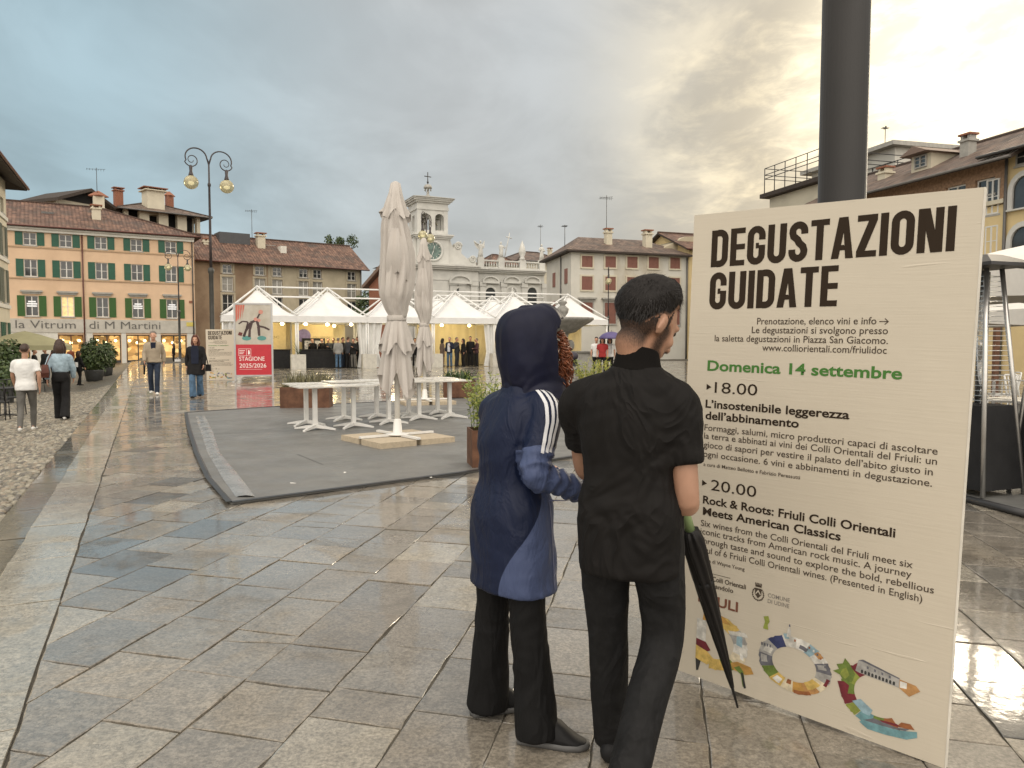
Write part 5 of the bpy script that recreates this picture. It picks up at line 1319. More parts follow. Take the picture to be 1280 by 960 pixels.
# ------------------------------------------------------------------ pavement cafe by the street
M_OLVC = mat('olive_canvas', (.36, .34, .20), .75, .08, 2)
p = at(32, 440, 33); zs = street_z(p.x, p.y)
o = thing('cafe_parasol', 'open olive green cafe parasol in front of the townhouse', 'parasol', (p.x, p.y, zs), R(30)); Ht = 2.55
mb = MB(); S = 1.75
rim = []
for e in range(4):
    for j in range(5): u = -1 + 2 * j / 5; x, y = [(u, -1), (1, u), (-u, 1), (-1, -u)][e]; rim.append((x, y))
rings = [[(x * S * f, y * S * f, Ht - .62 * f ** 1.2 + .0) for x, y in rim] for f in (.03, .3, .6, 1.0)] + [[(x * S, y * S, Ht - .82) for x, y in rim]]
mb.loft(rings, 0, False, False); mb.build('canopy', M_OLVC, o)
mb = MB(); mb.tube([(0, 0, 0), (0, 0, Ht)], .035, 8); mb.lathe([(.3, 0), (.3, .06), (.05, .1)], (0, 0, 0), 12)
for k in range(4): a = k * 1.571 + .785; mb.bar((0, 0, Ht - .06), (math.cos(a) * S * 1.38, math.sin(a) * S * 1.38, Ht - .66), .015, 5)
mb.build('pole', M_METAL, o)
def bush(label, px, Y, r, h, n, sz, pot=True, seed=1, m=None):
    p = at(px, 440, Y); z = street_z(p.x, p.y); o = thing('potted_shrub', label, 'shrub', (p.x, p.y, z), 0)
    if pot: mb = MB(); mb.lathe([(r * .5, 0), (r * .62, .55), (r * .68, .6), (r * .58, .6), (r * .5, .5), (.001, .5)], (0, 0, 0), 16); mb.build('pot', mat('zinc_pot', (.10, .105, .11), .5, .1), o)
    MB().tube([(0, 0, .3), (.03, 0, h * .6)], .05, 6).build('stem', M_BARK, o)
    mb = MB(); leaves(mb, (0, 0, h * .62), (r, r, h * .42), n, sz, seed); mb.build('foliage', m or M_LEAF, o); return o
bush('large round green shrub in a grey pot before the lit shop', 117, 41, .78, 2.1, 2600, .13, seed=5)
bush('darker shrub standing just behind the round potted shrub', 133, 46, .55, 2.0, 1200, .14, seed=6)
bush('tall leafy shrub at the corner of the townhouse under the olive parasol', 10, 30, .7, 2.0, 1800, .13, seed=8)
bush('low shrub by the cafe tables at the street edge', 2, 24, .55, 1.3, 1400, .11, seed=9)
M_CAFE = mat('black_cafe_metal', (.02, .02, .022), .45)
def cafe_table(label, px, Y):
    p = at(px, 440, Y); z = street_z(p.x, p.y) + .02; o = thing('cafe_table', label, 'table', (p.x, p.y, z), R(20))
    mb = MB(); mb.lathe([(.001, .70), (.36, .70), (.37, .715), (.36, .73), (.001, .73)], (0, 0, 0), 20); mb.build('tabletop', M_CAFE, o)
    mb = MB(); mb.bar((0, 0, .03), (0, 0, .7), .03, 8)
    for k in range(3): a = k * 2.094; mb.bar((0, 0, .06), (.32 * math.cos(a), .32 * math.sin(a), .015), .018, 5)
    mb.build('pedestal', M_CAFE, o)
def make_chair(name, label, m, loc, rz, group):
    o = thing(name, label, 'chair', loc, rz, group)
    mb = MB(); mb.box(-.21, .21, -.21, .21, .43, .455); mb.build('seat', m, o)
    mb = MB()
    for k in range(5): mb.bar((-.2 + .1 * k, .21, .47), (-.2 + .1 * k, .27, .86), .010, 5)
    mb.tube([(-.22, .21, .43), (-.22, .275, .86), (-.18, .285, .89), (.18, .285, .89), (.22, .275, .86), (.22, .21, .43)], .014, 6); mb.build('backrest', m, o)
    for x, y in ((-.19, -.19), (.19, -.19), (-.2, .2), (.2, .2)): MB().bar((x * 1.08, y * 1.12, 0), (x, y, .43), .014, 6).build('leg', m, o)
    return o
cafe_table('round black cafe table at the picture edge beside the walking couple', 4, 19)
cafe_table('round black cafe table under the olive parasol', 30, 31)
ch = None
for px, Y, rz, lab in ((14, 19.6, 60, 'black cafe chair turned towards the street by the nearer table'), (-6, 18, 200, 'black cafe chair tucked in at the nearer cafe table'), (44, 31, 80, 'black cafe chair under the olive parasol facing the shop')):
    p = at(px, 440, Y); loc = (p.x, p.y, street_z(p.x, p.y) + .02)
    if ch is None: ch = make_chair('cafe_chair', lab, M_CAFE, loc, R(rz), 'black cafe chairs')
    else: dup(ch, loc, R(rz), lab)

# ------------------------------------------------------------------ terrace on the other side of the board
o = thing('terrace_mat', 'dark platform edge under the patio heaters beside the poster', 'platform', (0, 0, 0), 0)
q = [G(1196, 625), G(1300, 652), G(1500, 560), G(1260, 520), G(1190, 560)]
MB().slab([(v.x, v.y) for v in q], .002, .05).build('platform_sheet', mat('terrace_grey', (.13, .13, .125), .5, .15), o)
mb = MB(); mb.tube([v + Vector((0, 0, .035)) for v in q[:2]], .035, 8); mb.build('edge_strip', MATS['black_rubber'], o)
M_CHROME = mat('brushed_steel', (.55, .54, .52), .3, .08, 8, metal=.9)
M_HGLASS = mat('heater_glass', (.8, .8, .8), .05, 0, trans=.9)
def make_heater():
    o = thing('patio_heater', 'x', 'patio heater', (0, 0, 0), 0, 'pyramid patio heaters')
    def fr(z): f = z / 2.15; return .27 * (1 - f) + .10 * f
    mb = MB(); b0, b1 = fr(0), fr(.85)
    mb.loft([[(-b, -b, z), (b, -b, z), (b, b, z), (-b, b, z)] for b, z in ((b0, .06), (b1, .85))], 0, False); mb.build('base_housing', mat('heater_black', (.016, .016, .017), .6, .15, spec=.2), o)
    for sx_, sy_ in ((-1, -1), (1, -1), (1, 1), (-1, 1)):
        mb = MB(); mb.bar((sx_ * b0, sy_ * b0, 0), (sx_ * .10, sy_ * .10, 2.15), .022, 8); mb.build('corner_post', M_CHROME, o)
    g = MB()
    for k in range(26):
        z = .90 + k * .047; b = fr(z) - .005; g.tube([(-b, -b, z), (b, -b, z), (b, b, z), (-b, b, z)], .0035, 4, closed=True, smooth=False)
    g.build('wire_guard', M_CHROME, o)
    MB().tube([(0, 0, .86), (0, 0, 2.12)], .05, 14).build('glass_tube', M_HGLASS, o)
    mb = MB(); mb.loft([[(-b, -b, z), (b, -b, z), (b, b, z), (-b, b, z)] for b, z in ((.30, 2.16), (.30, 2.19), (.10, 2.28))], 0, False); mb.build('cap', M_METAL, o)
    return o
ht = make_heater(); p = at(1222, 600, 7.35); ht.location = (p.x, p.y, .052); ht.rotation_euler = (0, 0, R(20)); ht['label'] = 'pyramid patio heater with steel posts just beyond the poster edge'
p = at(1318, 600, 7.2); dup(ht, (p.x, p.y, .052), R(30), 'second pyramid patio heater cut by the picture edge')
def big_parasol(label, loc, S, Ht, rz, m):
    o = thing('open_parasol', label, 'parasol', loc, rz, 'open white terrace parasols'); mb = MB()
    rings = [[(x * S * f, y * S * f, Ht - .55 * f ** 1.15) for x, y in rim] for f in (.03, .3, .6, 1.0)] + [[(x * S * 1.0, y * S * 1.0, Ht - .85 - .05 * math.sin(k * 2.1)) for k, (x, y) in enumerate(rim)]]
    mb.loft(rings, 0, False, False); mb.build('canopy', m, o)
    mb = MB(); mb.tube([(0, 0, .0), (0, 0, Ht)], .04, 8); mb.build('pole', M_WPOLE, o)
    mb = MB()
    for k in range(8): a = k * .7854; rr = 1.3 if k % 2 else .95; mb.bar((0, 0, Ht - .7), (math.cos(a) * S * rr, math.sin(a) * S * rr, Ht - .6), .014, 5)
    mb.build('ribs', M_WPOLE, o); MB().box(-.4, .4, -.4, .4, 0, .08).build('base', M_CONC, o); return o
M_PARA = mat('white_parasol', (.74, .71, .66), .7, .04)
p = at(1330, 400, 10.5); big_parasol('open white parasol nearest the patio heaters', (p.x, p.y, .0), 1.75, 2.95, R(12), M_PARA)
p = at(1330, 400, 17); big_parasol('open white parasol farther along the terrace, in front of the yellow house', (p.x, p.y, 0), 1.8, 2.75, R(5), M_PARA)
M_WCH = mat('white_chair_paint', (.72, .71, .68), .4, .03)
wc = None
for px, Y, rz, lab in ((1262, 12.5, 150, 'white slatted chair on the terrace behind the heaters'), (1284, 14.2, 30, 'white slatted chair facing away on the terrace'), (1254, 15.5, 250, 'white slatted chair farthest back on the terrace')):
    p = at(px, 440, Y)
    if wc is None: wc = make_chair('terrace_chair', lab, M_WCH, (p.x, p.y, 0), R(rz), 'white terrace chairs')
    else: dup(wc, (p.x, p.y, 0), R(rz), lab)
p = at(1275, 440, 10.2); o = thing('terrace_table', 'grey square table between the heater and the white chairs', 'table', (p.x, p.y, 0), R(20))
MB().box(-.4, .4, -.4, .4, .71, .74).build('tabletop', mat('table_grey', (.28, .27, .25), .4, .1), o); MB().bar((0, 0, .0), (0, 0, .709), .04, 8).build('pedestal', M_WCH, o)
p = at(1245, 440, 20); o = thing('timber_post', 'slim brown timber post under the far terrace parasol', 'post', (p.x, p.y, 0), 0)
MB().box(-.06, .06, -.06, .06, .06, 2.0).build('shaft', mat('brown_timber', (.16, .07, .035), .6, .2), o); MB().box(-.2, .2, -.2, .2, 0, .06).build('foot_plate', M_METAL, o)
# ------------------------------------------------------------------ the wine tasting board
M_CARD = bpy.data.materials.new('cream_board'); M_CARD.use_nodes = True; t = NT(M_CARD.node_tree); b = t.n['Principled BSDF']
tc = t.new('ShaderNodeTexCoord').outputs['Object']
b.inputs['Roughness'].default_value = .5
t.put(b.inputs['Base Color'], t.mix(t.noise(tc, 2.5, 3), (.585, .525, .425), (.625, .565, .46)))
hh = t.math('ADD', t.noise(tc, 2.2, 3), t.math('MULTIPLY', t.noise(t.mapping(tc, (1.5, 1, 34)), 3.0, 3), .10))
hh = t.math('ADD', hh, t.math('MULTIPLY', t.sstep(t.noise(t.mapping(tc, (.5, 1, 9)), 4, 2, .5, 1.0), .70, .76), .16))
t.put(b.inputs['Normal'], t.bump(hh, .35, .02))
M_EDGE = mat('board_core', (.70, .66, .58), .8, .1)
M_TXT = mat('board_ink', (.038, .027, .019), .9, 0, spec=.1)
M_TXTB = mat('board_body_ink', (.085, .066, .05), .9, 0, spec=.1)
M_TXTG = mat('board_green_ink', (.075, .20, .05), .9, 0, spec=.1)
BW, BH, BT = 1.0914, 2.019, .022
bX = Vector((.72546, -.68769, -.0280)); bZ = Vector((.02986, -.00919, .99951)); bN = bX.cross(bZ)
board = thing('tasting_board', 'large cream wine tasting board with a black headline that the couple is reading', 'information board')
board.matrix_world = Matrix(((bX.x, -bN.x, bZ.x, .7307), (bX.y, -bN.y, bZ.y, 3.3491), (bX.z, -bN.z, bZ.z, .0324), (0, 0, 0, 1)))
mb = MB(); mb.box(0, BW, 0, BT, 0, BH)
pn = mb.build('board_panel', [M_CARD], board)
mb = MB(); mb.box(BW + .0005, BW + .004, -.001, BT + .001, 0, BH); mb.build('board_edge', M_EDGE, board)
mb = MB(); mb.box(.25, .31, BT, BT + .30, 0, .03); mb.bar((.28, BT + .02, 1.2), (.28, BT + .30, .02), .014, 6); mb.bar((.86, BT + .02, 1.2), (.86, BT + .30, .02), .014, 6); mb.build('rear_strut', M_METAL, board)
SL = .012
def line(name, s, u0, u1, v, cap, m=M_TXTB, bold=.0):
    me = text_obj(name, s, m, None, u0, v, u1 - u0, cap, -.0012, bold)
    for q in me.vertices: q.co.z += SL * (q.co.x - u0)
    me.update(); return link(name, me, board)
# condensed headline, drawn as strokes
def stroke(mb, pts, hw, closed=False):
    n = len(pts); L_, R_ = [], []
    for i in range(n):
        p = Vector(pts[i]); a = Vector(pts[i - 1]) if (i > 0 or closed) else p; c = Vector(pts[(i + 1) % n]) if (i < n - 1 or closed) else p
        d1 = (p - a).normalized() if (p - a).length > 1e-9 else (c - p).normalized(); d2 = (c - p).normalized() if (c - p).length > 1e-9 else d1
        n1 = Vector((-d1.y, d1.x)); n2 = Vector((-d2.y, d2.x)); mn = (n1 + n2).normalized(); k = hw / max(.45, mn.dot(n1))
        L_.append(p + mn * k); R_.append(p - mn * k)
    o = L_ + R_; F = [(i, (i + 1) % n, n + (i + 1) % n, n + i) for i in range(n if closed else n - 1)]
    mb.add([(q.x, 0, q.y) for q in o], [f[::-1] for f in F])
def arcp(cx, cy, rx, ry, a0, a1, n=9): return [(cx + rx * math.cos(R(a0 + (a1 - a0) * k / n)), cy + ry * math.sin(R(a0 + (a1 - a0) * k / n))) for k in range(n + 1)]
def glyph(ch, x, w, s):
    """heavy condensed capital in a box (x..x+w, 0..1), stroke width s (same unit)"""
    mb = MB(); h = s / 2; l, r_, b_, t_ = x + h, x + w - h, h * .92, 1 - h * .92; cx = x + w / 2; rx = (w - s) / 2; ry = rx * 1.05
    def rect(a, c, d, e): mb.add([(a, 0, d), (c, 0, d), (c, 0, e), (a, 0, e)], [(0, 1, 2, 3)])
    if ch == 'I': rect(x, x + s, 0, 1)
    elif ch == 'E': rect(x, x + s, 0, 1); [rect(x + s, x + w, z, z + s * .82) for z in (0, .5 - s * .41, 1 - s * .82)]
    elif ch == 'T': rect(x, x + w, 1 - s * .84, 1); rect(cx - h, cx + h, 0, 1 - s * .84)
    elif ch == 'O': stroke(mb, arcp(cx, t_ - ry, rx, ry, 180, 0) + arcp(cx, b_ + ry, rx, ry, 0, -180), h, True)
    elif ch == 'D': rect(x, x + s, 0, 1); stroke(mb, [(x + s, t_)] + arcp(cx, t_ - ry, rx, ry, 88, 0) + arcp(cx, b_ + ry, rx, ry, 0, -88) + [(x + s, b_)], h)
    elif ch == 'U': stroke(mb, [(l, 1), (l, b_ + ry)] + arcp(cx, b_ + ry, rx, ry, 180, 360)[1:] + [(r_, 1)], h)
    elif ch == 'G':
        stroke(mb, [(r_, .64), (r_, t_ - ry)] + arcp(cx, t_ - ry, rx, ry, 0, 180)[1:] + arcp(cx, b_ + ry, rx, ry, 180, 360) + [(r_, .50)], h); rect(cx - .02 * w, r_ - h * .99, .42, .42 + s * .8)
    elif ch == 'S':
        stroke(mb, [(r_, .69), (r_, t_ - ry)] + arcp(cx, t_ - ry, rx, ry, 0, 180)[1:] + [(l, .74), (l + .06 * w, .64), (cx - .04 * w, .55), (cx + .04 * w, .47), (r_ - .06 * w, .37), (r_, .28)] + arcp(cx, b_ + ry, rx, ry, 0, -180) + [(l, .31)], h)
    elif ch == 'A':
        k = s * 1.02; mb.add([(x, 0, 0), (x + k, 0, 0), (cx + s * .42, 0, 1), (cx - s * .62, 0, 1)], [(0, 1, 2, 3)])
        mb.add([(x + w - k, 0, 0), (x + w, 0, 0), (cx + s * .62, 0, 1), (cx + .421 * s, 0, 1), (cx, 0, .80)], [(0, 1, 2, 3, 4)]); mb.v = [(a, 0 if i < 4 else -.0006, c) for i, (a, _, c) in enumerate(mb.v)]
        z0, z1 = .20, .20 + s * .72; fl = lambda z: x + k + (cx - x - k + s * .2) * z; mb.add([(x + k * .9, -.0003, z0), (x + w - k * .9, -.0003, z0), (x + w - k * 1.25, -.0003, z1), (x + k * 1.25, -.0003, z1)], [(0, 1, 2, 3)])
    elif ch == 'Z':
        rect(x, x + w, 0, s * .84); rect(x, x + w, 1 - s * .84, 1); mb.add([(x, -.0003, s * .8), (x + s * 1.12, -.0003, s * .8), (x + w, -.0003, 1 - s * .8), (x + w - s * 1.12, -.0003, 1 - s * .8)], [(0, 1, 2, 3)])
    elif ch == 'N':
        rect(x, x + s * .96, 0, 1); rect(x + w - s * .96, x + w, 0, 1); mb.add([(x + w - s * 1.35, -.0003, 0), (x + w - s * .3, -.0003, 0), (x + s * 1.35, -.0003, 1), (x + s * .3, -.0003, 1)], [(0, 1, 2, 3)])
    return mb
def headline(name, word, u0, u1, v0, hgt):
    ws = {'I': .20, 'E': .42, 'T': .46, 'S': .49, 'A': .53, 'Z': .46, 'N': .53}; s, gp = .178, .068
    tot = sum((s if c == 'I' else ws.get(c, .50)) for c in word) + gp * (len(word) - 1); k = (u1 - u0) / (tot * hgt)
    mb = MB(); x = 0
    for c in word:
        w_ = s if c == 'I' else ws.get(c, .50); g = glyph(c, x, w_, s); mb.add(g.v, g.f); x += w_ + gp
    mb.v = [(u0 + a * k * hgt, -.0012 + y, v0 + z * hgt + SL * 1.8 * a * k * hgt) for a, y, z in mb.v]
    return mb.build(name, M_TXT, board)
headline('headline', 'DEGUSTAZIONI', .090, 1.015, 1.791, .155); headline('headline', 'GUIDATE', .091, .628, 1.612, .155)
cb = .027
line('booking_note', 'Prenotazione, elenco vini e info →' if False else 'Prenotazione, elenco vini e info', .312, .775, 1.551, cb, M_TXTB, .006)
mb = MB(); stroke(mb, [(.785, 1.567), (.816, 1.567)], .0016); stroke(mb, [(.804, 1.578), (.816, 1.567), (.804, 1.556)], .0016); mb.v = [(a, -.0012, c) for a, _, c in mb.v]; mb.build('arrow', M_TXTB, board)
line('booking_note', 'Le degustazioni si svolgono presso', .291, .817, 1.515, cb, M_TXTB, .006)
line('booking_note', 'la saletta degustazioni in Piazza San Giacomo.', .125, .819, 1.477, cb, M_TXTB, .006)
line('booking_note', 'www.colliorientali.com/friulidoc', .340, .817, 1.444, cb, M_TXTB, .006)
line('date_heading', 'Domenica 14 settembre', .097, .874, 1.351, .043, M_TXTG, .026)
for v in (1.280, .862):
    mb = MB(); mb.add([(.097, -.0012, v - .013), (.120, -.0012, v), (.097, -.0012, v + .013)], [(0, 1, 2)]); mb.build('time_marker', M_TXT, board)
line('time_heading', '18.00', .136, .328, 1.257, .047, M_TXT, .0); line('time_heading', '20.00', .140, .346, .837, .047, M_TXT, .0)
line('event_title', 'L’insostenibile leggerezza', .096, .699, 1.191, .0335, M_TXT, .024); line('event_title', 'dell’abbinamento', .098, .508, 1.141, .0335, M_TXT, .024)
for s_, u1, v in (('Formaggi, salumi, micro produttori capaci di ascoltare', 1.005, 1.092), ('la terra e abbinati ai vini dei Colli Orientali del Friuli: un', 1.005, 1.056), ('gioco di sapori per vestire il palato dell’abito giusto in', .994, 1.017), ('ogni occasione. 6 vini e abbinamenti in degustazione.', .994, .977)): line('event_text', s_, .096, u1, v, .0265, M_TXTB, .007)
line('curator_note', 'a cura di Matteo Bellotto e Fabrizio Peressutti', .100, .524, .937, .0150, M_TXTB, .01)
line('event_title', 'Rock & Roots: Friuli Colli Orientali', .105, .885, .774, .0335, M_TXT, .024); line('event_title', 'Meets American Classics', .107, .693, .724, .0335, M_TXT, .024)
for s_, u1, v in (('Six wines from the Colli Orientali del Friuli meet six', .949, .674), ('iconic tracks from American rock music. A journey', .947, .638), ('through taste and sound to explore the bold, rebellious', 1.022, .599), ('soul of 6 Friuli Colli Orientali wines. (Presented in English)', .987, .559)): line('event_text', s_, .100, u1, v, .0265, M_TXTB, .007)
line('curator_note', 'a cura di Wayne Young', .102, .312, .520, .0150, M_TXTB, .01)
line('sponsor_name', 'Friuli Colli Orientali', .105, .322, .444, .020, M_TXTB, .018); line('sponsor_name', 'e Ramandolo', .105, .266, .414, .020, M_TXTB, .018)
MB().add([(.105, -.0012, .474), (.25, -.0012, .475), (.25, -.0012, .477), (.105, -.0012, .476)], [(0, 1, 2, 3)]).build('rule', M_TXTB, board)
M_TXTL = mat('board_grey_ink', (.22, .20, .18), .6, 0)
line('city_name', 'COMUNE', .418, .510, .440, .0165, M_TXTL, .004); line('city_name', 'DI UDINE', .419, .509, .416, .0165, M_TXTL, .004)
line('festival_name', 'FRIULI', .104, .291, .339, .041, mat('board_rust_ink', (.19, .07, .04), .6, 0), .026)
# city crest: crown, shield with a chevron, wreath
mb = MB(); cx, cz = .376, .443
mb.prism([(cx - .014, cz + .022), (cx - .014, cz - .004), (cx, cz - .020), (cx + .014, cz - .004), (cx + .014, cz + .022)], -.0013, -.0010)
mb.prism([(cx - .013, cz + .027), (cx + .013, cz + .027), (cx + .014, cz + .036), (cx - .014, cz + .036)], -.0013, -.001)
for k in range(5): a = cx - .0125 + k * .00625; mb.prism([(a - .002, cz + .0365), (a + .002, cz + .0365), (a + .002, cz + .044), (a - .002, cz + .044)], -.0013, -.001)
for s_ in (-1, 1):
    for k in range(9): a = R(-88 + k * 17); q = Vector((cx + s_ * .024 * math.cos(a), cz - .002 + .026 * math.sin(a))); mb.prism([(q.x - .004, q.y), (q.x, q.y + .004), (q.x + .004, q.y + .001), (q.x, q.y - .004)], -.0013, -.001)
mb.build('city_crest', M_TXTB, board)
mb = MB(); mb.prism([(cx - .012, cz - .002), (cx, cz + .016), (cx + .012, cz - .002), (cx + .0085, cz - .004), (cx, cz + .008), (cx - .0085, cz - .004)], -.0018, -.0014); mb.build('crest_chevron', M_CARD, board)
# big collage letters D O C: ring pieces in many colours
PAL = {k: mat('collage_' + k, c, .55, .25, 30) for k, c in dict(ochre=(.48, .27, .07), rust=(.30, .11, .04), cream=(.66, .58, .42), grey=(.36, .35, .33), pale=(.60, .58, .53), slate=(.13, .13, .15), navy=(.04, .05, .13), leaf=(.14, .20, .04), lime=(.26, .30, .06), wine=(.16, .02, .03), teal=(.15, .30, .33), sky=(.27, .40, .46), gold=(.60, .42, .12), bread=(.45, .24, .09), black=(.03, .03, .03), white=(.75, .73, .68)).items()}
order = list(PAL); M_COL = [PAL[k] for k in order]
_cz = [0]
def patch(mb, pts, col):
    _cz[0] += 1; y = -.0012 - (_cz[0] % 40) * .00002
    a = sum(pts[i][0] * pts[(i + 1) % len(pts)][1] - pts[(i + 1) % len(pts)][0] * pts[i][1] for i in range(len(pts)))
    if a < 0: pts = pts[::-1]
    mb.add([(x, y, z) for x, z in pts], [tuple(range(len(pts)))], order.index(col))
def ringseg(mb, cx, cz, ro, ri, a0, a1, col, sx=1.0, n=5, wob=.0, seed=1):
    n, wob = n + 3, wob * .4; rr = random.Random(seed); P = [(cx + sx * ro * (1 + rr.uniform(-wob, wob)) * math.cos(R(a0 + (a1 - a0) * k / n)), cz + ro * (1 + rr.uniform(-wob, wob)) * math.sin(R(a0 + (a1 - a0) * k / n))) for k in range(n + 1)]
    Q = [(cx + sx * ri * math.cos(R(a1 + (a0 - a1) * k / n)), cz + ri * math.sin(R(a1 + (a0 - a1) * k / n))) for k in range(n + 1)]
    patch(mb, P + Q, col)
mb = MB()
# O
ox, oz = .540, .195
for i, (a0, a1, c_) in enumerate(((88, 112, 'pale'), (112, 140, 'navy'), (140, 175, 'grey'), (175, 205, 'slate'), (205, 228, 'leaf'), (228, 250, 'gold'), (250, 270, 'cream'), (270, 292, 'ochre'), (292, 318, 'bread'), (318, 340, 'cream'), (340, 362, 'grey'), (2, 26, 'slate'), (26, 48, 'pale'), (48, 66, 'sky'), (66, 88, 'white'))): ringseg(mb, ox, oz, .112, .068, a0, a1, c_, 1.32, 4, .05, i)
for i, (a0, a1, c_, ro, ri) in enumerate(((232, 246, 'white', .105, .08), (256, 266, 'rust', .085, .066), (272, 300, 'rust', .115, .10), (300, 330, 'gold', .095, .066), (150, 168, 'pale', .1, .075), (178, 196, 'grey', .106, .085), (100, 108, 'sky', .12, .1), (10, 22, 'grey', .1, .075), (36, 50, 'bread', .108, .09), (62, 80, 'slate', .09, .074), (334, 352, 'wine', .11, .1))): ringseg(mb, ox, oz, ro, ri, a0, a1, c_, 1.32, 4, .04, i + 40)
patch(mb, [(.405, .305), (.412, .335), (.405, .355), (.425, .362), (.432, .34), (.424, .325), (.428, .305)], 'lime'); patch(mb, [(.505, .300), (.508, .332), (.515, .345), (.522, .330), (.523, .300)], 'pale'); patch(mb, [(.512, .344), (.515, .356), (.519, .344)], 'navy')
for k in range(4): patch(mb, [(.400 + k * .012, .235), (.407 + k * .012, .235), (.407 + k * .012, .247), (.400 + k * .012, .247)], 'slate')
for k in range(9): a = R(18 + k * 9); x, z = ox + 1.32 * .098 * math.cos(a), oz + .098 * math.sin(a); patch(mb, [(x - .004, z - .004), (x + .003, z - .004), (x + .003, z + .005), (x - .004, z + .005)], ('slate', 'white', 'rust')[k % 3])
# C
cx_, cz_ = .862, .180
for i, (a0, a1, c_) in enumerate(((118, 142, 'wine'), (142, 170, 'lime'), (170, 196, 'leaf'), (196, 215, 'wine'), (215, 236, 'lime'), (236, 262, 'teal'), (262, 285, 'leaf'), (285, 305, 'rust'))): ringseg(mb, cx_, cz_, .125, .078, a0, a1, c_, 1.12, 4, .08, i + 7)
patch(mb, [(.775, .250), (.784, .292), (.80, .296), (.93, .268), (.93, .236), (.79, .246)], 'grey'); patch(mb, [(.93, .236), (.93, .268), (.985, .262), (1.0, .246), (.965, .215)], 'bread'); patch(mb, [(.932, .262), (.955, .262), (.955, .24), (.932, .238)], 'white')
patch(mb, [(.784, .292), (.80, .300), (.93, .272), (.93, .267), (.80, .292)], 'slate')
for k in range(10): patch(mb, [(.795 + k * .0125, .2475 - k * .0008), (.803 + k * .0125, .2470 - k * .0008), (.803 + k * .0125, .258 - k * .0008), (.799 + k * .0125, .262 - k * .0008), (.795 + k * .0125, .258 - k * .0008)], 'black')
for k in range(4): patch(mb, [(.815 + k * .026, .270 - k * .003), (.822 + k * .026, .269 - k * .003), (.822 + k * .026, .279 - k * .003), (.815 + k * .026, .280 - k * .003)], 'slate')
patch(mb, [(.693, .222), (.72, .215), (.738, .19), (.765, .2), (.775, .235), (.752, .27), (.735, .285), (.728, .262), (.705, .252), (.715, .236)], 'leaf'); patch(mb, [(.72, .218), (.74, .205), (.755, .225), (.742, .25), (.728, .24)], 'lime')
patch(mb, [(.712, .188), (.735, .195), (.756, .186), (.752, .150), (.738, .128), (.728, .14), (.722, .16)], 'wine')
patch(mb, [(.80, .060), (.83, .088), (.90, .076), (.95, .082), (.998, .096), (1.0, .075), (.965, .055), (.89, .045), (.83, .043)], 'teal'); patch(mb, [(.815, .072), (.85, .092), (.93, .086), (.975, .098), (.96, .085), (.89, .075), (.85, .073)], 'slate')
patch(mb, [(.93, .092), (.945, .112), (.975, .116), (.99, .1), (.96, .094)], 'rust'); patch(mb, [(.87, .094), (.93, .1), (.945, .092), (.88, .088)], 'wine')
patch(mb, [(.77, .13), (.80, .148), (.845, .120), (.835, .095), (.81, .098)], 'sky')
# D
for a, c_ in (((.104, .05), 'slate'),): pass
patch(mb, [(.104, .265), (.15, .262), (.15, .17), (.104, .175)], 'pale'); patch(mb, [(.104, .175), (.15, .17), (.175, .14), (.16, .13), (.104, .145)], 'wine'); patch(mb, [(.104, .145), (.16, .13), (.20, .10), (.16, .072), (.104, .085)], 'gold'); patch(mb, [(.12, .135), (.155, .128), (.175, .105), (.135, .1)], 'bread'); patch(mb, [(.104, .085), (.13, .08), (.12, .035), (.110, .03)], 'black')
ddx, ddz = .175, .185
for i, (a0, a1, c_) in enumerate(((68, 105, 'ochre'), (40, 68, 'gold'), (12, 40, 'grey'), (-14, 12, 'pale'), (-40, -14, 'cream'), (-66, -40, 'leaf'), (-92, -66, 'gold'))): ringseg(mb, ddx, ddz, .125, .078, a0, a1, c_, 1.35, 4, .06, i + 70)
patch(mb, [(.13, .262), (.135, .30), (.165, .325), (.245, .290), (.262, .275), (.2, .275)], 'ochre'); patch(mb, [(.292, .20), (.292, .235), (.305, .25), (.318, .236), (.318, .195)], 'sky'); patch(mb, [(.25, .25), (.33, .262), (.345, .245), (.26, .235)], 'pale')
patch(mb, [(.27, .115), (.30, .13), (.36, .125), (.375, .10), (.34, .085), (.28, .09)], 'ochre'); patch(mb, [(.285, .10), (.31, .115), (.33, .095), (.34, .04), (.33, .03), (.318, .08)], 'leaf'); patch(mb, [(.318, .09), (.328, .09), (.345, .03), (.335, .025)], 'black')
patch(mb, [(.115, .21), (.125, .21), (.125, .235), (.115, .235)], 'slate'); patch(mb, [(.132, .21), (.142, .21), (.142, .235), (.132, .235)], 'slate'); patch(mb, [(.31, .17), (.325, .165), (.328, .14), (.312, .145)], 'white')
mb.build('collage_lettering', M_COL, board)
# the same board again, small, far across the paving
p = G(274, 475); c = copy_tree(board); c.matrix_world = Matrix.Translation((p.x - .5, p.y, 0)) @ Matrix.Rotation(R(5), 4, 'Z')
c['label'] = 'smaller looking cream wine tasting board far off beside the season poster'
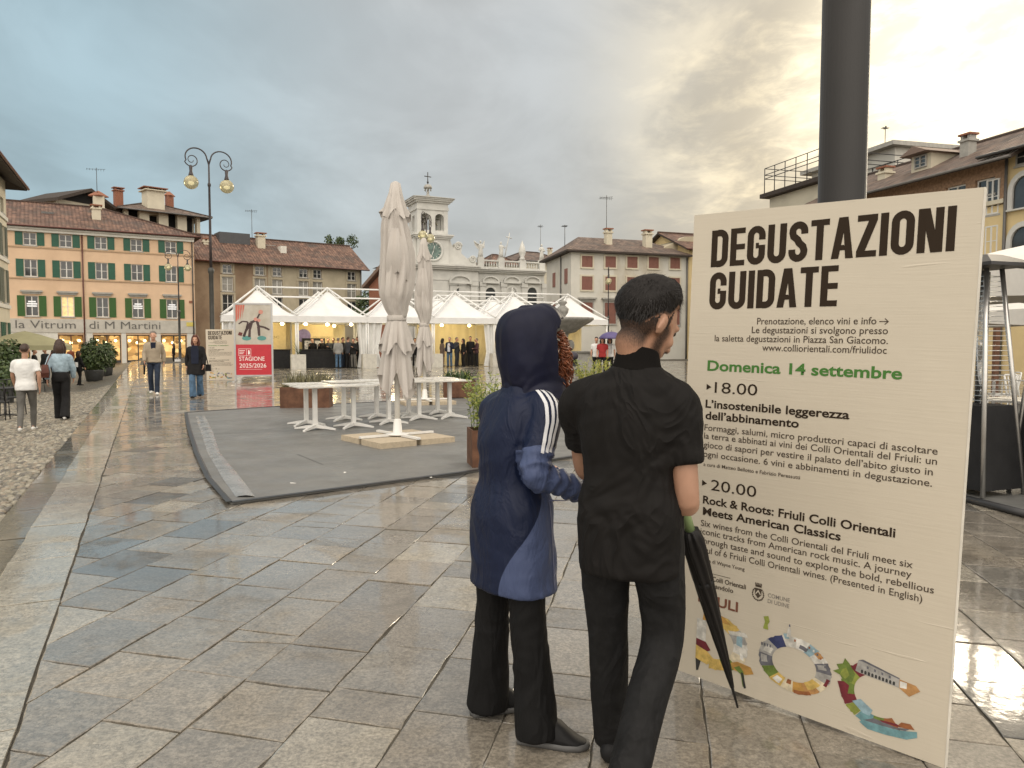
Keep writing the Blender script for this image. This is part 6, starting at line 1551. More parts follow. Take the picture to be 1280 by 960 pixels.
# ------------------------------------------------------------------ people
def crom(P, k):
    n = len(P); out = []
    for i in range(n - 1):
        p0, p1, p2, p3 = P[max(i - 1, 0)], P[i], P[i + 1], P[min(i + 2, n - 1)]
        for j in range(k):
            t = j / k; out.append(tuple(.5 * (2 * b + (c - a) * t + (2 * a - 5 * b + 4 * c - d) * t * t + (3 * b - a - 3 * c + d) * t ** 3) for a, b, c, d in zip(p0, p1, p2, p3)))
    out.append(tuple(P[-1])); return out
def limb(mb, pts, rad, n=14, k=4, ref=None, round_ends=True):
    """tapered tube with rounded ends; rad entries r or (ra, rb), ra measured along ref"""
    D = [tuple(p) + (r if isinstance(r, tuple) else (r, r)) for p, r in zip(pts, rad)]
    C = crom(D, k); P = [Vector(c[:3]) for c in C]; Rr = [(max(.002, c[3]), max(.002, c[4])) for c in C]
    if round_ends:
        d0 = (P[0] - P[1]).normalized(); d1 = (P[-1] - P[-2]).normalized(); r0, r1 = Rr[0], Rr[-1]; m0, m1 = min(r0), min(r1)
        P = [P[0] + d0 * m0 * .8, P[0] + d0 * m0 * .5] + P + [P[-1] + d1 * m1 * .5, P[-1] + d1 * m1 * .8]
        Rr = [(r0[0] * .35, r0[1] * .35), (r0[0] * .8, r0[1] * .8)] + Rr + [(r1[0] * .8, r1[1] * .8), (r1[0] * .35, r1[1] * .35)]
    t0 = (P[1] - P[0]).normalized(); u = Vector(ref) if ref is not None else t0.orthogonal(); u = (u - t0 * u.dot(t0)).normalized(); rings = []
    for i in range(len(P)):
        t1 = (P[min(i + 1, len(P) - 1)] - P[max(i - 1, 0)]).normalized(); u = t0.rotation_difference(t1) @ u; u = (u - t1 * u.dot(t1)).normalized(); b = t1.cross(u); t0 = t1
        rings.append([P[i] + u * math.cos(6.2832 * j / n) * Rr[i][0] + b * math.sin(6.2832 * j / n) * Rr[i][1] for j in range(n)])
    mb.loft(rings)
def torso(mb, rings, n=28, k=4, ex=2.4):
    """rings (cx, cy, z, rx, ry, yaw)"""
    out = []
    for cx, cy, z, rx, ry, yw in crom(rings, k):
        row = []
        for j in range(n):
            a = 6.2832 * j / n; c, s = math.cos(a), math.sin(a)
            x, y = math.copysign(abs(c) ** (2 / ex), c) * rx, math.copysign(abs(s) ** (2 / ex), s) * ry
            row.append((cx + x * math.cos(yw) - y * math.sin(yw), cy + x * math.sin(yw) + y * math.cos(yw), z))
        out.append(row)
    mb.loft(out)
def fuse(mb, vox, smooth=4, name='m'):
    me = mb.mesh(name, []); o = bpy.data.objects.new(name, me); COL.objects.link(o)
    r = o.modifiers.new('r', 'REMESH'); r.mode = 'VOXEL'; r.voxel_size = vox; r.adaptivity = 0
    s = o.modifiers.new('s', 'SMOOTH'); s.factor = .5; s.iterations = smooth
    dg = bpy.context.evaluated_depsgraph_get(); out = bpy.data.meshes.new_from_object(o.evaluated_get(dg)); bpy.data.objects.remove(o); bpy.data.meshes.remove(me)
    out.polygons.foreach_set('use_smooth', [True] * len(out.polygons)); return out
def displace(me, fn):
    me.update(); N = [v.normal.copy() for v in me.vertices]
    for v, n_ in zip(me.vertices, N): v.co += n_ * fn(v.co)
    me.update()
def wrinkle(amp, sc=(9, 9, 22), seed=0, amp2=0.0):
    s = Vector((seed * 3.7, seed * 1.3, seed))
    def f(c):
        q = Vector((c.x * sc[0], c.y * sc[1], c.z * sc[2])) + s; w = noise.noise(c * 3 + s)
        r = 1 - abs(noise.noise(q + Vector((w, -w, w)) * 1.6)) * 2
        return amp * (r * .6 + noise.noise(q * .5) * .5) + (amp2 * noise.noise(c * 60) if amp2 else 0)
    return f
def hand(mb, W, D, N, S, curl=.5, s=1.0):
    W, D, N, S = Vector(W), Vector(D).normalized(), Vector(N).normalized(), Vector(S).normalized()
    limb(mb, [W - D * .02 * s, W + D * .03 * s, W + D * .07 * s, W + D * .092 * s], [(.025 * s, .02 * s), (.037 * s, .017 * s), (.041 * s, .015 * s), (.036 * s, .012 * s)], 10, 3, S)
    for off, ln in ((.030, .068), (.0105, .078), (-.010, .073), (-.029, .058)):
        p = W + D * .086 * s + S * off * s; pts = [p]
        for a, f in ((curl * .5, .42), (curl * 1.25, .32), (curl * 1.9, .26)): p = p + (D * math.cos(a) + N * math.sin(a)) * ln * f * s; pts.append(p)
        limb(mb, pts, [.0095 * s, .009 * s, .0082 * s, .007 * s], 8, 2)
    p = W + D * .028 * s + S * .028 * s; d = (S * .75 + D * .6 + N * .35).normalized(); p1 = p + d * .04 * s; d2 = (S * .25 + D * .85 + N * .5).normalized()
    limb(mb, [p - d * .015 * s, p1, p1 + d2 * .03 * s], [.013 * s, .0105 * s, .0085 * s], 8, 3)
def headframe(c, yaw, pitch, roll=0.0, k=1.0): return Matrix.Translation(c) @ Matrix.Rotation(yaw, 4, 'Z') @ Matrix.Rotation(pitch, 4, 'X') @ Matrix.Rotation(roll, 4, 'Y') @ Matrix.Scale(k, 4)
def head_parts(mb, HF, s=1.0, sex='m'):
    def E(c, r, rot=None): 
        M3 = HF.to_3x3() @ (rot or Matrix.Identity(3)); mb.ell(HF @ (Vector(c) * s), tuple(q * s for q in r), M3, 18, 12)
    E((0, -.012, .022), (.076, .095, .098)); E((0, .022, -.012), (.066, .072, .10)); E((0, .035, -.058), (.054, .056, .062)); E((0, .068, -.098), (.026, .024, .022))
    E((0, .080, .030), (.052, .016, .014)); E((.040, .066, -.025), (.022, .020, .022)); E((-.040, .066, -.025), (.022, .020, .022))
    P = lambda *q: HF @ (Vector(q) * s)
    limb(mb, [P(0, .086, .018), P(0, .100, -.008), P(0, .112, -.032)], [.009 * s, .012 * s, .014 * s], 10, 3)
    E((.012, .098, -.037), (.009, .011, .008)); E((-.012, .098, -.037), (.009, .011, .008))
    E((0, .088, -.061), (.024, .010, .0065)); E((0, .086, -.073), (.021, .010, .007))
    for q in (1, -1): E((q * .079, -.010, -.010), (.009, .022, .034), Matrix.Rotation(R(-12), 3, 'X') @ Matrix.Rotation(R(32 * q), 3, 'Z')); E((q * .0865, -.022, -.002), (.006, .009, .028), Matrix.Rotation(R(-14), 3, 'X') @ Matrix.Rotation(R(32 * q), 3, 'Z'))
def hair_shell(HF, fn, s=1.0, n=56, m=34, seed=0, amp=.004, name='hair'):
    """radial shell over the skull; fn(az, el) -> thickness in metres (negative = below the skin); az from the face, el up"""
    mb = MB(); vs = []
    for i in range(m + 1):
        el = math.pi * (i / m - .5)
        for j in range(n):
            az = 2 * math.pi * j / n - math.pi
            d = Vector((math.sin(az) * math.cos(el), math.cos(az) * math.cos(el), math.sin(el)))
            base = 1 / math.sqrt((d.x / .077) ** 2 + (d.y / .096) ** 2 + (d.z / .099) ** 2)
            if d.z < 0: base *= (1 - .10 * d.z * d.z)
            th = fn(az, el) + amp * noise.noise(d * 9 + Vector((seed, 0, 0))) + amp * .6 * noise.noise(Vector((d.x * 30, d.y * 30, d.z * 8 + seed)))
            vs.append(HF @ ((Vector((0, -.012, .022)) + d * (base + th)) * s))
    mb.add(vs, [(i * n + j, i * n + (j + 1) % n, (i + 1) * n + (j + 1) % n, (i + 1) * n + j) for i in range(m) for j in range(n)], 0, True); return mb
def ss(x, a, b): t = max(0., min(1., (x - a) / (b - a))); return t * t * (3 - 2 * t)
def short_hair(th=.022, nape=-42, fade=True):
    def f(az, el):
        a, e = abs(math.degrees(az)), math.degrees(el)
        line = 38 - 0 * a if a < 45 else (38 - (a - 45) * 1.05 if a < 80 else (2 if a < 105 else 2 + (nape - 2) * ss(a, 105, 150)))
        k = ss(e, line - 4, line + (16 if a > 70 else 6)); return -.014 + k * (.014 + th * (.35 + .65 * ss(e, line + 5, line + 50)))
    return f
def long_hair(th=.03):
    def f(az, el):
        a, e = abs(math.degrees(az)), math.degrees(el)
        line = 36 - .1 * a if a < 40 else (32 - (a - 40) * 2.6)
        k = ss(e, line - 5, line + 8); return -.014 + k * (.014 + th)
    return f
M_SKIN = mat('skin_light', (.50, .27, .18), .48, .06, 12, .1, 90, .002); M_SKIN2 = mat('skin_tan', (.40, .225, .15), .48, .06, 12, .1, 90, .002)
M_HAIRK = mat('hair_black', (.014, .011, .010), .55, .4, 60, .5, 140, .004, aniso=(1, 1, .35)); M_HAIRB = mat('hair_brown', (.045, .022, .013), .5, .4, 50, .4, 120, .004)
M_HAIRG = mat('hair_grey', (.16, .14, .12), .55, .3, 50, .4, 120, .004); M_HAIRR = mat('hair_auburn', (.09, .025, .012), .5, .4, 50, .4, 120, .004)
M_EYE = mat('eye_dark', (.03, .02, .015), .2, 0)
def base_joints(H):
    s = H / 1.75; J = dict(pel=(0, 0, .95), waist=(0, .005, 1.08), chest=(0, -.01, 1.28), neck=(0, -.025, 1.47), head=(0, .012, 1.645),
        hl=(-.09, 0, .92), hr=(.09, 0, .92), kl=(-.10, .02, .50), kr=(.10, .02, .50), al=(-.105, -.02, .085), ar=(.105, -.02, .085),
        sl=(-.172, -.015, 1.385), sr=(.172, -.015, 1.385), el=(-.225, -.03, 1.15), er=(.225, -.03, 1.15), wl=(-.235, .05, .91), wr=(.235, .05, .91))
    return {k: Vector(v) * s for k, v in J.items()}, s
def person(label, loc, az, H=1.75, J=None, skin=None, top=None, bottom=None, shoes=None, hair=('short', None), hem=.86, sleeve='long', leg='straight', vox=.016, group=None, toes=None, tyaw=0.0, hyaw=0.0, hpitch=0.0, hroll=0.0, build=1.0, coat=False, cvox=None, curl=.45, wr=.006, hands=None, seed=0, sex='m', hand_s=1.0, slv=.74, wsc=(8, 8, 16), hscale=1.0):
    Jn, s = base_joints(H)
    for k, v in (J or {}).items(): Jn[k] = Vector(v)
    j = Jn; skin = skin or M_SKIN; cvox = cvox or vox
    toes = toes or {}
    tl = toes.get('l', Vector((-.12, 1, 0))); tr_ = toes.get('r', Vector((.12, 1, 0)))
    b = MB(); B = build
    cw = lambda f, z: j['pel'].lerp(j['neck'], f)
    ty = tyaw
    def prof(g):
        f = [(.0, .165, .115), (.22, .142, .105), (.55, .165, .118), (.80, .160, .108), (.91, .122, .088), (.97, .078, .072), (1.0, .064, .064)]
        if sex == 'f': f = [(.0, .170, .12), (.22, .130, .10), (.55, .145, .115), (.80, .145, .095), (.93, .085, .065), (1.0, .054, .056)]
        sp = [j['pel'], j['waist'], j['chest'], j['neck']]
        out = []
        for q, rx, ry in f:
            p = j['pel'].lerp(j['waist'], q / .25) if q < .25 else (j['waist'].lerp(j['chest'], (q - .25) / .38) if q < .63 else j['chest'].lerp(j['neck'], (q - .63) / .37))
            out.append((p.x, p.y, p.z, (rx * B) * s + g, (ry * B) * s + g, ty))
        return out
    core = -.02 * s
    low = (j['pel'].x, j['pel'].y, j['pel'].z - .09 * s, .13 * s, .10 * s, ty)
    torso(b, [low] + prof(core))
    hd = headframe(j['head'], hyaw, hpitch, hroll, hscale)
    nb = hd @ Vector((0, -.03, -.075)) if True else 0
    limb(b, [j['neck'] - Vector((0, 0, .05 * s)), j['neck'], nb], [.062 * s, .056 * s * (1 if sex == 'm' else .88), .055 * s * (1 if sex == 'm' else .86)], 16, 4)
    head_parts(b, hd, s if H > 1.3 else s, sex)
    for S_ in 'lr':
        sg = -1 if S_ == 'l' else 1
        sh, e, w_ = j['s' + S_], j['e' + S_], j['w' + S_]
        limb(b, [j['neck'].lerp(sh, .35) - Vector((0, 0, .03)), sh, sh.lerp(e, .45), e, e.lerp(w_, .35), w_], [q * s * (1 if sex == 'm' else .86) for q in (.045, .052, .047, .039, .040, .026)], 14, 4)
        d = (w_ - e).normalized(); fwd = Vector((-math.sin(ty), math.cos(ty), 0)); inn = Vector((-sg * math.cos(ty), -sg * math.sin(ty), 0))
        N_, T_ = (hands or {}).get(S_, (inn * .9 + fwd * .1, fwd))
        T_ = (T_ - d * T_.dot(d)).normalized(); N_ = (N_ - d * N_.dot(d) - T_ * N_.dot(T_)).normalized()
        hand(b, w_, d, N_, T_, curl, s * hand_s)
        h, k, a = j['h' + S_], j['k' + S_], j['a' + S_]
        limb(b, [h + Vector((0, 0, .04)), h.lerp(k, .4), k, k.lerp(a, .35), a], [q * s for q in (.075, .066, .048, .046, .034)], 14, 4)
        t_ = toes.get(S_); t_ = (Vector(t_) if t_ is not None else Vector((sg * .12, 1, 0))).normalized()
        limb(b, [a - t_ * .03, a + t_ * .06 - Vector((0, 0, .045)), a + t_ * .13 - Vector((0, 0, .055))], [.032 * s, .032 * s, .025 * s], 10, 3)
    me = fuse(b, vox, 3 if vox < .012 else 2, 'person'); me.materials.append(skin)
    o = link('person', me, None, loc, -R(az)); tag(o, label, 'person', group)
    if hair[0]:
        st, hm = hair[0], hair[1] or M_HAIRB
        if st == 'short': hair_shell(hd, short_hair(.020), s, seed=seed).build('hair', hm, o)
        else:
            hb = hair_shell(hd, long_hair(.026), s, seed=seed, amp=.010)
            X = lambda *q: hd @ (Vector(q) * s)
            drop = .17 if st == 'bob' else .30
            for q in (-1, 1): limb(hb, [X(q * .05, -.05, .05), X(q * .085, -.035, -.04), X(q * .08, -.03, -.04 - drop * .55), X(q * .07, -.02, -.05 - drop * .75)], [(.035 * s, .05 * s)] * 3 + [(.02 * s, .03 * s)], 12, 4)
            limb(hb, [X(0, -.09, .04), X(0, -.10, -.05), X(0, -.085, -.05 - drop * .6), X(0, -.07, -.05 - drop)], [(.07 * s, .04 * s), (.085 * s, .045 * s), (.085 * s, .04 * s), (.05 * s, .02 * s)], 14, 4, (1, 0, 0))
            hb.build('hair', hm, o)
    for q in (-1, 1):
        MB().ell(hd @ (Vector((q * .030, .078, .012)) * s), (.012 * s, .012 * s, .011 * s), None, 8, 6).build('eye', M_EYE, o)
    if bottom:
        g = MB(); kx = {'straight': (.086, .084, .068, .066, .064), 'slim': (.094, .082, .060, .056, .046), 'flare': (.092, .084, .070, .076, .090), 'wide': (.100, .092, .084, .090, .098)}[leg]
        torso(g, [(j['pel'].x, j['pel'].y, j['pel'].z - .10 * s, .145 * s, .115 * s, ty), (j['pel'].x, j['pel'].y, j['pel'].z, .160 * s * B, .116 * s * B, ty), (j['waist'].x, j['waist'].y, j['waist'].z - .02, .15 * s * B, .112 * s * B, ty)], 24, 3)
        for S_ in 'lr':
            h, k, a = j['h' + S_], j['k' + S_], j['a' + S_]; lo_ = a.copy(); d = (a - k).normalized(); lo_ = a + d * (.03 if leg in ('slim', 'straight') else .05)
            limb(g, [h + Vector((0, 0, .02 * s)), h.lerp(k, .42), k, k.lerp(a, .5), lo_], [q * s for q in kx], 18, 5, None, False)
        gm = fuse(g, cvox, 6 if cvox < .012 else 3, 'trousers'); displace(gm, wrinkle(wr, (8, 8, 5.5), seed + 1))
        for v in gm.vertices: v.co.z = max(v.co.z, .022)
        gm.materials.append(bottom); link('trousers', gm, o)
    if top:
        g = MB(); P = prof(.014 if not coat else .026)
        hz = hem * s if hem > .05 else 0; pz = j['pel']
        rows = []
        if hz < pz.z - .02:
            f = (pz.z - hz); rows.append((pz.x, pz.y + .005, hz, (.172 + (.04 if coat else .0) * f + (.034 if coat else .002)) * s * B, (.128 + (.03 if coat else .006)) * s * B, ty))
        rows += [q for q in P if q[2] >= hz - .001][:-1]
        q = P[-1]; rows.append((q[0], q[1], q[2] + .004, q[3] + .006, q[4] + .006, q[5]))
        torso(g, rows, 28, 4)
        for S_ in 'lr':
            sh, e, w_ = j['s' + S_], j['e' + S_], j['w' + S_]; ext = .016 if not coat else .018
            rr = [(.058 + ext * .6) * s, (.060 + ext) * s * (1 if sex == 'm' else .88), (.053 + ext) * s * (1 if sex == 'm' else .9), (.043 + ext) * s, (.042 + ext) * s, (.032 + ext) * s]
            if sleeve == 'long': limb(g, [j['neck'].lerp(sh, .35) - Vector((0, 0, .035)), sh, sh.lerp(e, .45), e, e.lerp(w_, .4), e.lerp(w_, .97)], rr, 16, 5, None, False)
            else: limb(g, [j['neck'].lerp(sh, .35) - Vector((0, 0, .035)), sh, sh.lerp(e, .42), sh.lerp(e, slv)], [q * .95 for q in rr[:3]] + [rr[2] * .98], 16, 5, None, False)
        gm = fuse(g, cvox, 9 if cvox < .012 else 4, 'top'); displace(gm, wrinkle(wr, wsc, seed + 5)); gm.materials.append(top); link({'short': 'shirt', 'long': 'jacket'}[sleeve], gm, o)
    if shoes:
        for S_ in 'lr':
            sg = -1 if S_ == 'l' else 1; a = j['a' + S_]; t_ = toes.get(S_); t_ = (Vector(t_) if t_ is not None else Vector((sg * .12, 1, 0))).normalized(); tz = t_.z
            g = MB(); dn = Vector((0, 0, -1)); base = a + dn * (.045 * s)
            limb(g, [base - t_ * .055 * s, base - t_ * .0 * s, base + t_ * .08 * s + dn * .006, base + t_ * .155 * s + dn * .012], [(.034 * s, .040 * s), (.037 * s, .046 * s), (.043 * s, .036 * s), (.036 * s, .026 * s)], 14, 4, Vector((t_.y, -t_.x, 0)))
            limb(g, [a + Vector((0, 0, .02)), a + dn * .05], [.040 * s, .042 * s], 12, 2)
            fl = a.z - .082 * s if abs(tz) < .2 else -1
            for i, v in enumerate(g.v): g.v[i] = (v[0], v[1], max(v[2], max(fl, .004)))
            g.build('shoe', shoes, o)
    return o, j, hd
cl = lambda n, c, r=.8, v=.12, sc=5, **k: mat(n, c, r, v, sc, .15, 300, .002, spec=k.pop('spec', .25), **k)
def walk(H, amt=.22, lead='r', sway=1.0):
    _, s = base_joints(H); o_ = 'l' if lead == 'r' else 'r'; sg = {'l': -1, 'r': 1}
    J = {}
    J['a' + lead] = Vector((sg[lead] * .07, amt * 1.15, .085)) * s; J['k' + lead] = Vector((sg[lead] * .085, amt * .75 + .03, .495)) * s
    J['a' + o_] = Vector((sg[o_] * .08, -amt * 1.25, .115)) * s; J['k' + o_] = Vector((sg[o_] * .09, -amt * .35 + .03, .49)) * s
    J['e' + o_] = Vector((sg[o_] * .235, .04, 1.15)) * s; J['w' + o_] = Vector((sg[o_] * .225, .16 * sway, .93)) * s
    J['e' + lead] = Vector((sg[lead] * .245, -.09, 1.15)) * s; J['w' + lead] = Vector((sg[lead] * .25, -.07, .90)) * s
    return J
# ---------------------------------------------------------------- the couple at the board
def frame_of(c, az):
    M = Matrix.Rotation(R(az), 3, 'Z'); c = Vector((c[0], c[1], 0)); return lambda x, y, z: M @ (Vector((x, y, z)) - c)
M_BLKT = cl('black_polo_cotton', (.0066, .0056, .0052), .8, .2, spec=.25); M_BLKJ = cl('black_denim', (.0072, .0072, .0078), .75, .3, 30, spec=.28); M_BLKS = cl('black_trainer', (.012, .012, .013), .6)
def folds(m, sc=(1, 1, .55), scale=9, strength=.8, dist=.03, rot=(.4, .5, 0)):
    t = NT(m.node_tree); b = t.n['Principled BSDF']; old = b.inputs['Normal'].links[0].from_socket if b.inputs['Normal'].links else None
    tc = t.new('ShaderNodeTexCoord').outputs['Object']; n_ = t.noise(t.mapping(tc, sc, rot), scale, 2, .5, 1.6)
    ridge = t.math('SUBTRACT', 1.0, t.math('MULTIPLY', t.math('ABSOLUTE', t.math('SUBTRACT', n_, .5)), 4.0))
    t.put(b.inputs['Normal'], t.bump(ridge, strength, dist, old))
folds(M_BLKT, (1, 1, .6), 5, .55, .03); folds(M_BLKJ, (1, 1, .7), 5, .32, .03)
mc, maz = (.39, 2.50), 22
L_ = frame_of(mc, maz)
Jm = dict(pel=L_(.392, 2.50, .95), waist=L_(.392, 2.505, 1.08), chest=L_(.395, 2.505, 1.27), neck=L_(.412, 2.515, 1.42), head=L_(.455, 2.545, 1.562),
    sl=L_(.232, 2.572, 1.295), sr=L_(.535, 2.446, 1.295), el=L_(.262, 2.70, 1.05), wl=L_(.36, 2.82, 1.03), er=L_(.566, 2.425, .985), wr=L_(.580, 2.585, 1.005),
    hl=L_(.305, 2.535, .90), hr=L_(.475, 2.468, .90), kl=L_(.335, 2.60, .49), kr=L_(.505, 2.50, .515), al=L_(.355, 2.66, .10), ar=L_(.358, 2.28, .165))
fm = lambda x, y, z: Matrix.Rotation(R(maz), 3, 'Z') @ Vector((x, y, z))
man, jm, hdm = person('young man in a black polo shirt seen from behind, reading the large board', (mc[0], mc[1], 0), maz, 1.745, Jm, M_SKIN2, M_BLKT, M_BLKJ, M_BLKS,
    ('', None), hem=.74, sleeve='short', leg='straight', vox=.0085, toes=dict(l=fm(.2, 1, 0), r=fm(.12, .80, -.58)), hyaw=R(-36), hpitch=R(-30), hroll=R(4), hscale=1.09, curl=1.25, wr=.0055, cvox=.0095, seed=2,
    hands=dict(r=(fm(-.9, .2, -.1), fm(.1, .2, 1)), l=(fm(.3, .2, -.9), fm(.6, .6, .2))), build=.97, slv=.60)
man.data.materials[0] = M_SKIN2
# hair: thick on top, fading through stubble to skin at the sides and nape
def fade_lines(a):
    lo = 38 if a < 60 else (38 - (a - 60) * 2.2 if a < 82 else (-12 if a < 98 else -12 - 48 * ss(a, 98, 150)))
    hi = 42 if a < 60 else (42 - (a - 60) * .7 if a < 85 else (24 - 56 * ss(a, 88, 145)))
    return lo, hi
def man_hair(az_, el_):
    a, e = abs(math.degrees(az_)), math.degrees(el_); lo, hi = fade_lines(a)
    k = ss(e, lo - 4, lo + 5); return -.012 + k * .0135 + .027 * ss(e, hi - 12, hi + 40) + (.012 * ss(e, 34, 58) if a < 70 else .004 * ss(e, 40, 80))
hb = hair_shell(hdm, man_hair, .992, 120, 80, 4, .0022); hair_m = hb.build('hair', None, man); hair_m.data.materials.clear()
M_MANHAIR = bpy.data.materials.new('cropped_black_hair'); M_MANHAIR.use_nodes = True; t = NT(M_MANHAIR.node_tree); b = t.n['Principled BSDF']
tc = t.new('ShaderNodeTexCoord').outputs['Object']; fa = t.new('ShaderNodeAttribute', attribute_name='hair_cover').outputs['Fac']
nz = t.noise(t.mapping(tc, (1, 1, .3)), 420, 2); dd = t.math('ADD', fa, t.math('MULTIPLY', t.math('SUBTRACT', nz, .5), .35), clamp=True)
t.put(b.inputs['Base Color'], t.mix(t.sstep(dd, .05, .75), (.39, .215, .14), (.0095, .0075, .0068))); b.inputs['Roughness'].default_value = .6; b.inputs['Specular IOR Level'].default_value = .25
t.put(b.inputs['Normal'], t.bump(t.noise(t.mapping(tc, (1, 1, .3)), 160, 3), .5, .004)); hair_m.data.materials.append(M_MANHAIR)
dens = []
for i in range(81):
    e_ = 180 * (i / 80 - .5)
    for j in range(120): a_ = abs(360 * j / 120 - 180); lo, hi = fade_lines(a_); dens.append(ss(e_, lo, hi + 4))
at_ = hair_m.data.attributes.new('hair_cover', 'FLOAT', 'POINT'); at_.data.foreach_set('value', dens)
rr = random.Random(3); mb = MB()
for k in range(5200):
    a_ = R(rr.uniform(-180, 180)); e_ = math.asin(rr.uniform(-.55, 1)); a, e = abs(math.degrees(a_)), math.degrees(e_); lo, hi = fade_lines(a)
    if e < hi - 6: continue
    d = Vector((math.sin(a_) * math.cos(e_), math.cos(a_) * math.cos(e_), math.sin(e_))); base = 1 / math.sqrt((d.x / .077) ** 2 + (d.y / .096) ** 2 + (d.z / .099) ** 2) + man_hair(a_, e_) - .003
    p = Vector((0, -.012, .022)) + d * base; tg = Vector((d.x * .1, .75, .1)) if e > 45 else Vector((0, .25, -.8)); tg = (tg - d * tg.dot(d)).normalized()
    q = p + (tg + d * rr.uniform(.15, .45) + Vector((rr.gauss(0, .25), rr.gauss(0, .25), rr.gauss(0, .2)))) * rr.uniform(.010, .022); s_ = tg.cross(d) * .0011
    mb.add([hdm @ (v * .992) for v in (p - s_, p + s_, q)], [(0, 1, 2)])
mb.build('hair_strands', M_HAIRK, man)
hin = hdm.inverted(); jawl = [Vector(q) for q in ((.068, .024, -.010), (.067, .020, -.042), (.060, .028, -.076), (.036, .072, -.104), (.0, .094, -.110))]
def stub(p):
    p = Vector((abs(p.x), p.y, p.z)); dd = min(seg_t(p, jawl[i], jawl[i + 1])[1] for i in range(4)); k = .60 * ss(dd, .038, .006)
    if p.x > .0795 and p.y < .016: return 0.0
    if p.y < .02 and p.z > -.03: k = max(k, .66 * ss(p.z, -.03, -.005))
    if p.y < .0: k = max(k, .62 * ss(p.z, -.150, -.055) * ss(p.y, .0, -.03))
    m_ = (p - Vector((.0, .098, -.049))).length; return max(k, .7 * ss(m_, .024, .012))
def seg_t(p, a, b_): d = b_ - a; t_ = max(0, min(1, (p - a).dot(d) / d.dot(d))); return t_, (p - (a + d * t_)).length
man.data.update(); kk = {}
for v in man.data.vertices:
    p = hin @ v.co
    if -.17 < p.z < .075 and p.length < .2:
        k = stub(p)
        if k > .01: kk[v.index] = k
bm_ = MB(); ids = {}; dn = []
for i, k in kk.items(): v = man.data.vertices[i]; ids[i] = len(bm_.v); bm_.v.append(tuple(v.co + v.normal * (.0006 + .0020 * k))); dn.append(k)
for p in man.data.polygons:
    if all(i in ids for i in p.vertices): bm_.f.append(tuple(ids[i] for i in p.vertices)); bm_.m.append(0); bm_.sm.append(True)
bo = bm_.build('beard', M_MANHAIR, man); at_ = bo.data.attributes.new('hair_cover', 'FLOAT', 'POINT'); at_.data.foreach_set('value', dn)
# polo collar and placket band
cb_ = MB(); nk = jm['neck']; rings = []
for dz, r in ((-.045, .092), (-.01, .078), (.022, .0715), (.028, .069), (.022, .064), (-.01, .066)):
    rings.append([(nk.x + r * 1.0 * math.cos(a * .2244), nk.y + .012 + r * .96 * math.sin(a * .2244) + dz * .12, nk.z + dz + .018 - .022 * math.sin(a * .2244)) for a in range(28)])
cb_.loft(rings, 0, True, False); cb_.build('collar', cl('black_rib_knit', (.0070, .0060, .0055), .9, .2, spec=.12), man)
sb = MB(); e = jm['sr'].lerp(jm['er'], .74); d_ = (jm['er'] - jm['sr']).normalized()
# his closed umbrella
a, b_ = Vector((.581, 2.655, 1.01)), Vector((.915, 3.005, .022)); ud = (b_ - a); 
o = thing('closed_umbrella', 'closed black umbrella with a pale green handle hanging from the young man’s hand', 'umbrella', a, 0); P = lambda f: ud * f
mb = MB(); K = 14; rg = []
for i in range(25):
    f = .19 + .71 * i / 24; r0 = (.036 * (1 - (f - .19) / .71) ** .8 + .007) * (ss(f, .17, .26) * .4 + .6); tt = ud.normalized(); u = tt.orthogonal().normalized(); v = tt.cross(u)
    rg.append([P(f) + (u * math.cos(6.2832 * j / 40) + v * math.sin(6.2832 * j / 40)) * r0 * (1 + .13 * math.sin(6.2832 * j / 40 * 8 + f * 14)) for j in range(40)])
mb.loft(rg); mb.build('canopy', cl('umbrella_nylon', (.012, .011, .011), .45, .2), o)
MB().tube([P(-.03), P(.12), P(.205)], [.015, .017, .019], 12).build('handle', mat('pale_green_handle', (.24, .33, .15), .45, .1), o)
MB().tube([P(.89), P(.905), P(1.0)], [.008, .006, .004], 8).build('ferrule', M_BLACK, o)
MB().tube([P(.40), P(.415)], [.0345, .034], 16).build('strap', M_BLACK, o)

wc_, waz = (.015, 2.90), 55
L_ = frame_of(wc_, waz)
Jw = dict(pel=L_(.0, 2.905, .86), waist=L_(.003, 2.905, .99), chest=L_(.012, 2.905, 1.17), neck=L_(.045, 2.912, 1.335), head=L_(.092, 2.93, 1.487),
    sl=L_(-.07, 3.02, 1.235), sr=L_(.125, 2.79, 1.245), el=L_(-.03, 3.12, 1.0), wl=L_(.12, 3.22, .97), er=L_(.085, 2.70, 1.025), wr=L_(.262, 2.80, .945),
    hl=L_(-.045, 2.965, .83), hr=L_(.045, 2.84, .83), kl=L_(-.075, 2.985, .46), kr=L_(.06, 2.815, .46), al=L_(-.098, 3.01, .075), ar=L_(.092, 2.775, .075))
M_NAVY = bpy.data.materials.new('navy_rain_shell'); M_NAVY.use_nodes = True; t = NT(M_NAVY.node_tree); b = t.n['Principled BSDF']
pa = t.new('ShaderNodeAttribute', attribute_name='panel').outputs['Fac']; tc = t.new('ShaderNodeTexCoord').outputs['Object']
nv = t.mix(t.noise(tc, 5, 3), (.0036, .0085, .031), (.005, .0112, .040))
t.put(b.inputs['Base Color'], t.mix(t.sstep(pa, -.0008, .0008), nv, (.060, .082, .168))); b.inputs['Roughness'].default_value = .55; b.inputs['Specular IOR Level'].default_value = .3
t.put(b.inputs['Normal'], t.bump(t.noise(tc, 260, 2), .12, .002, t.bump(t.noise(t.mapping(tc, (1, 1, .4)), 11, 3, .55, 1.2), .5, .035)))
fw_ = lambda x, y, z: Matrix.Rotation(R(waz), 3, 'Z') @ Vector((x, y, z))
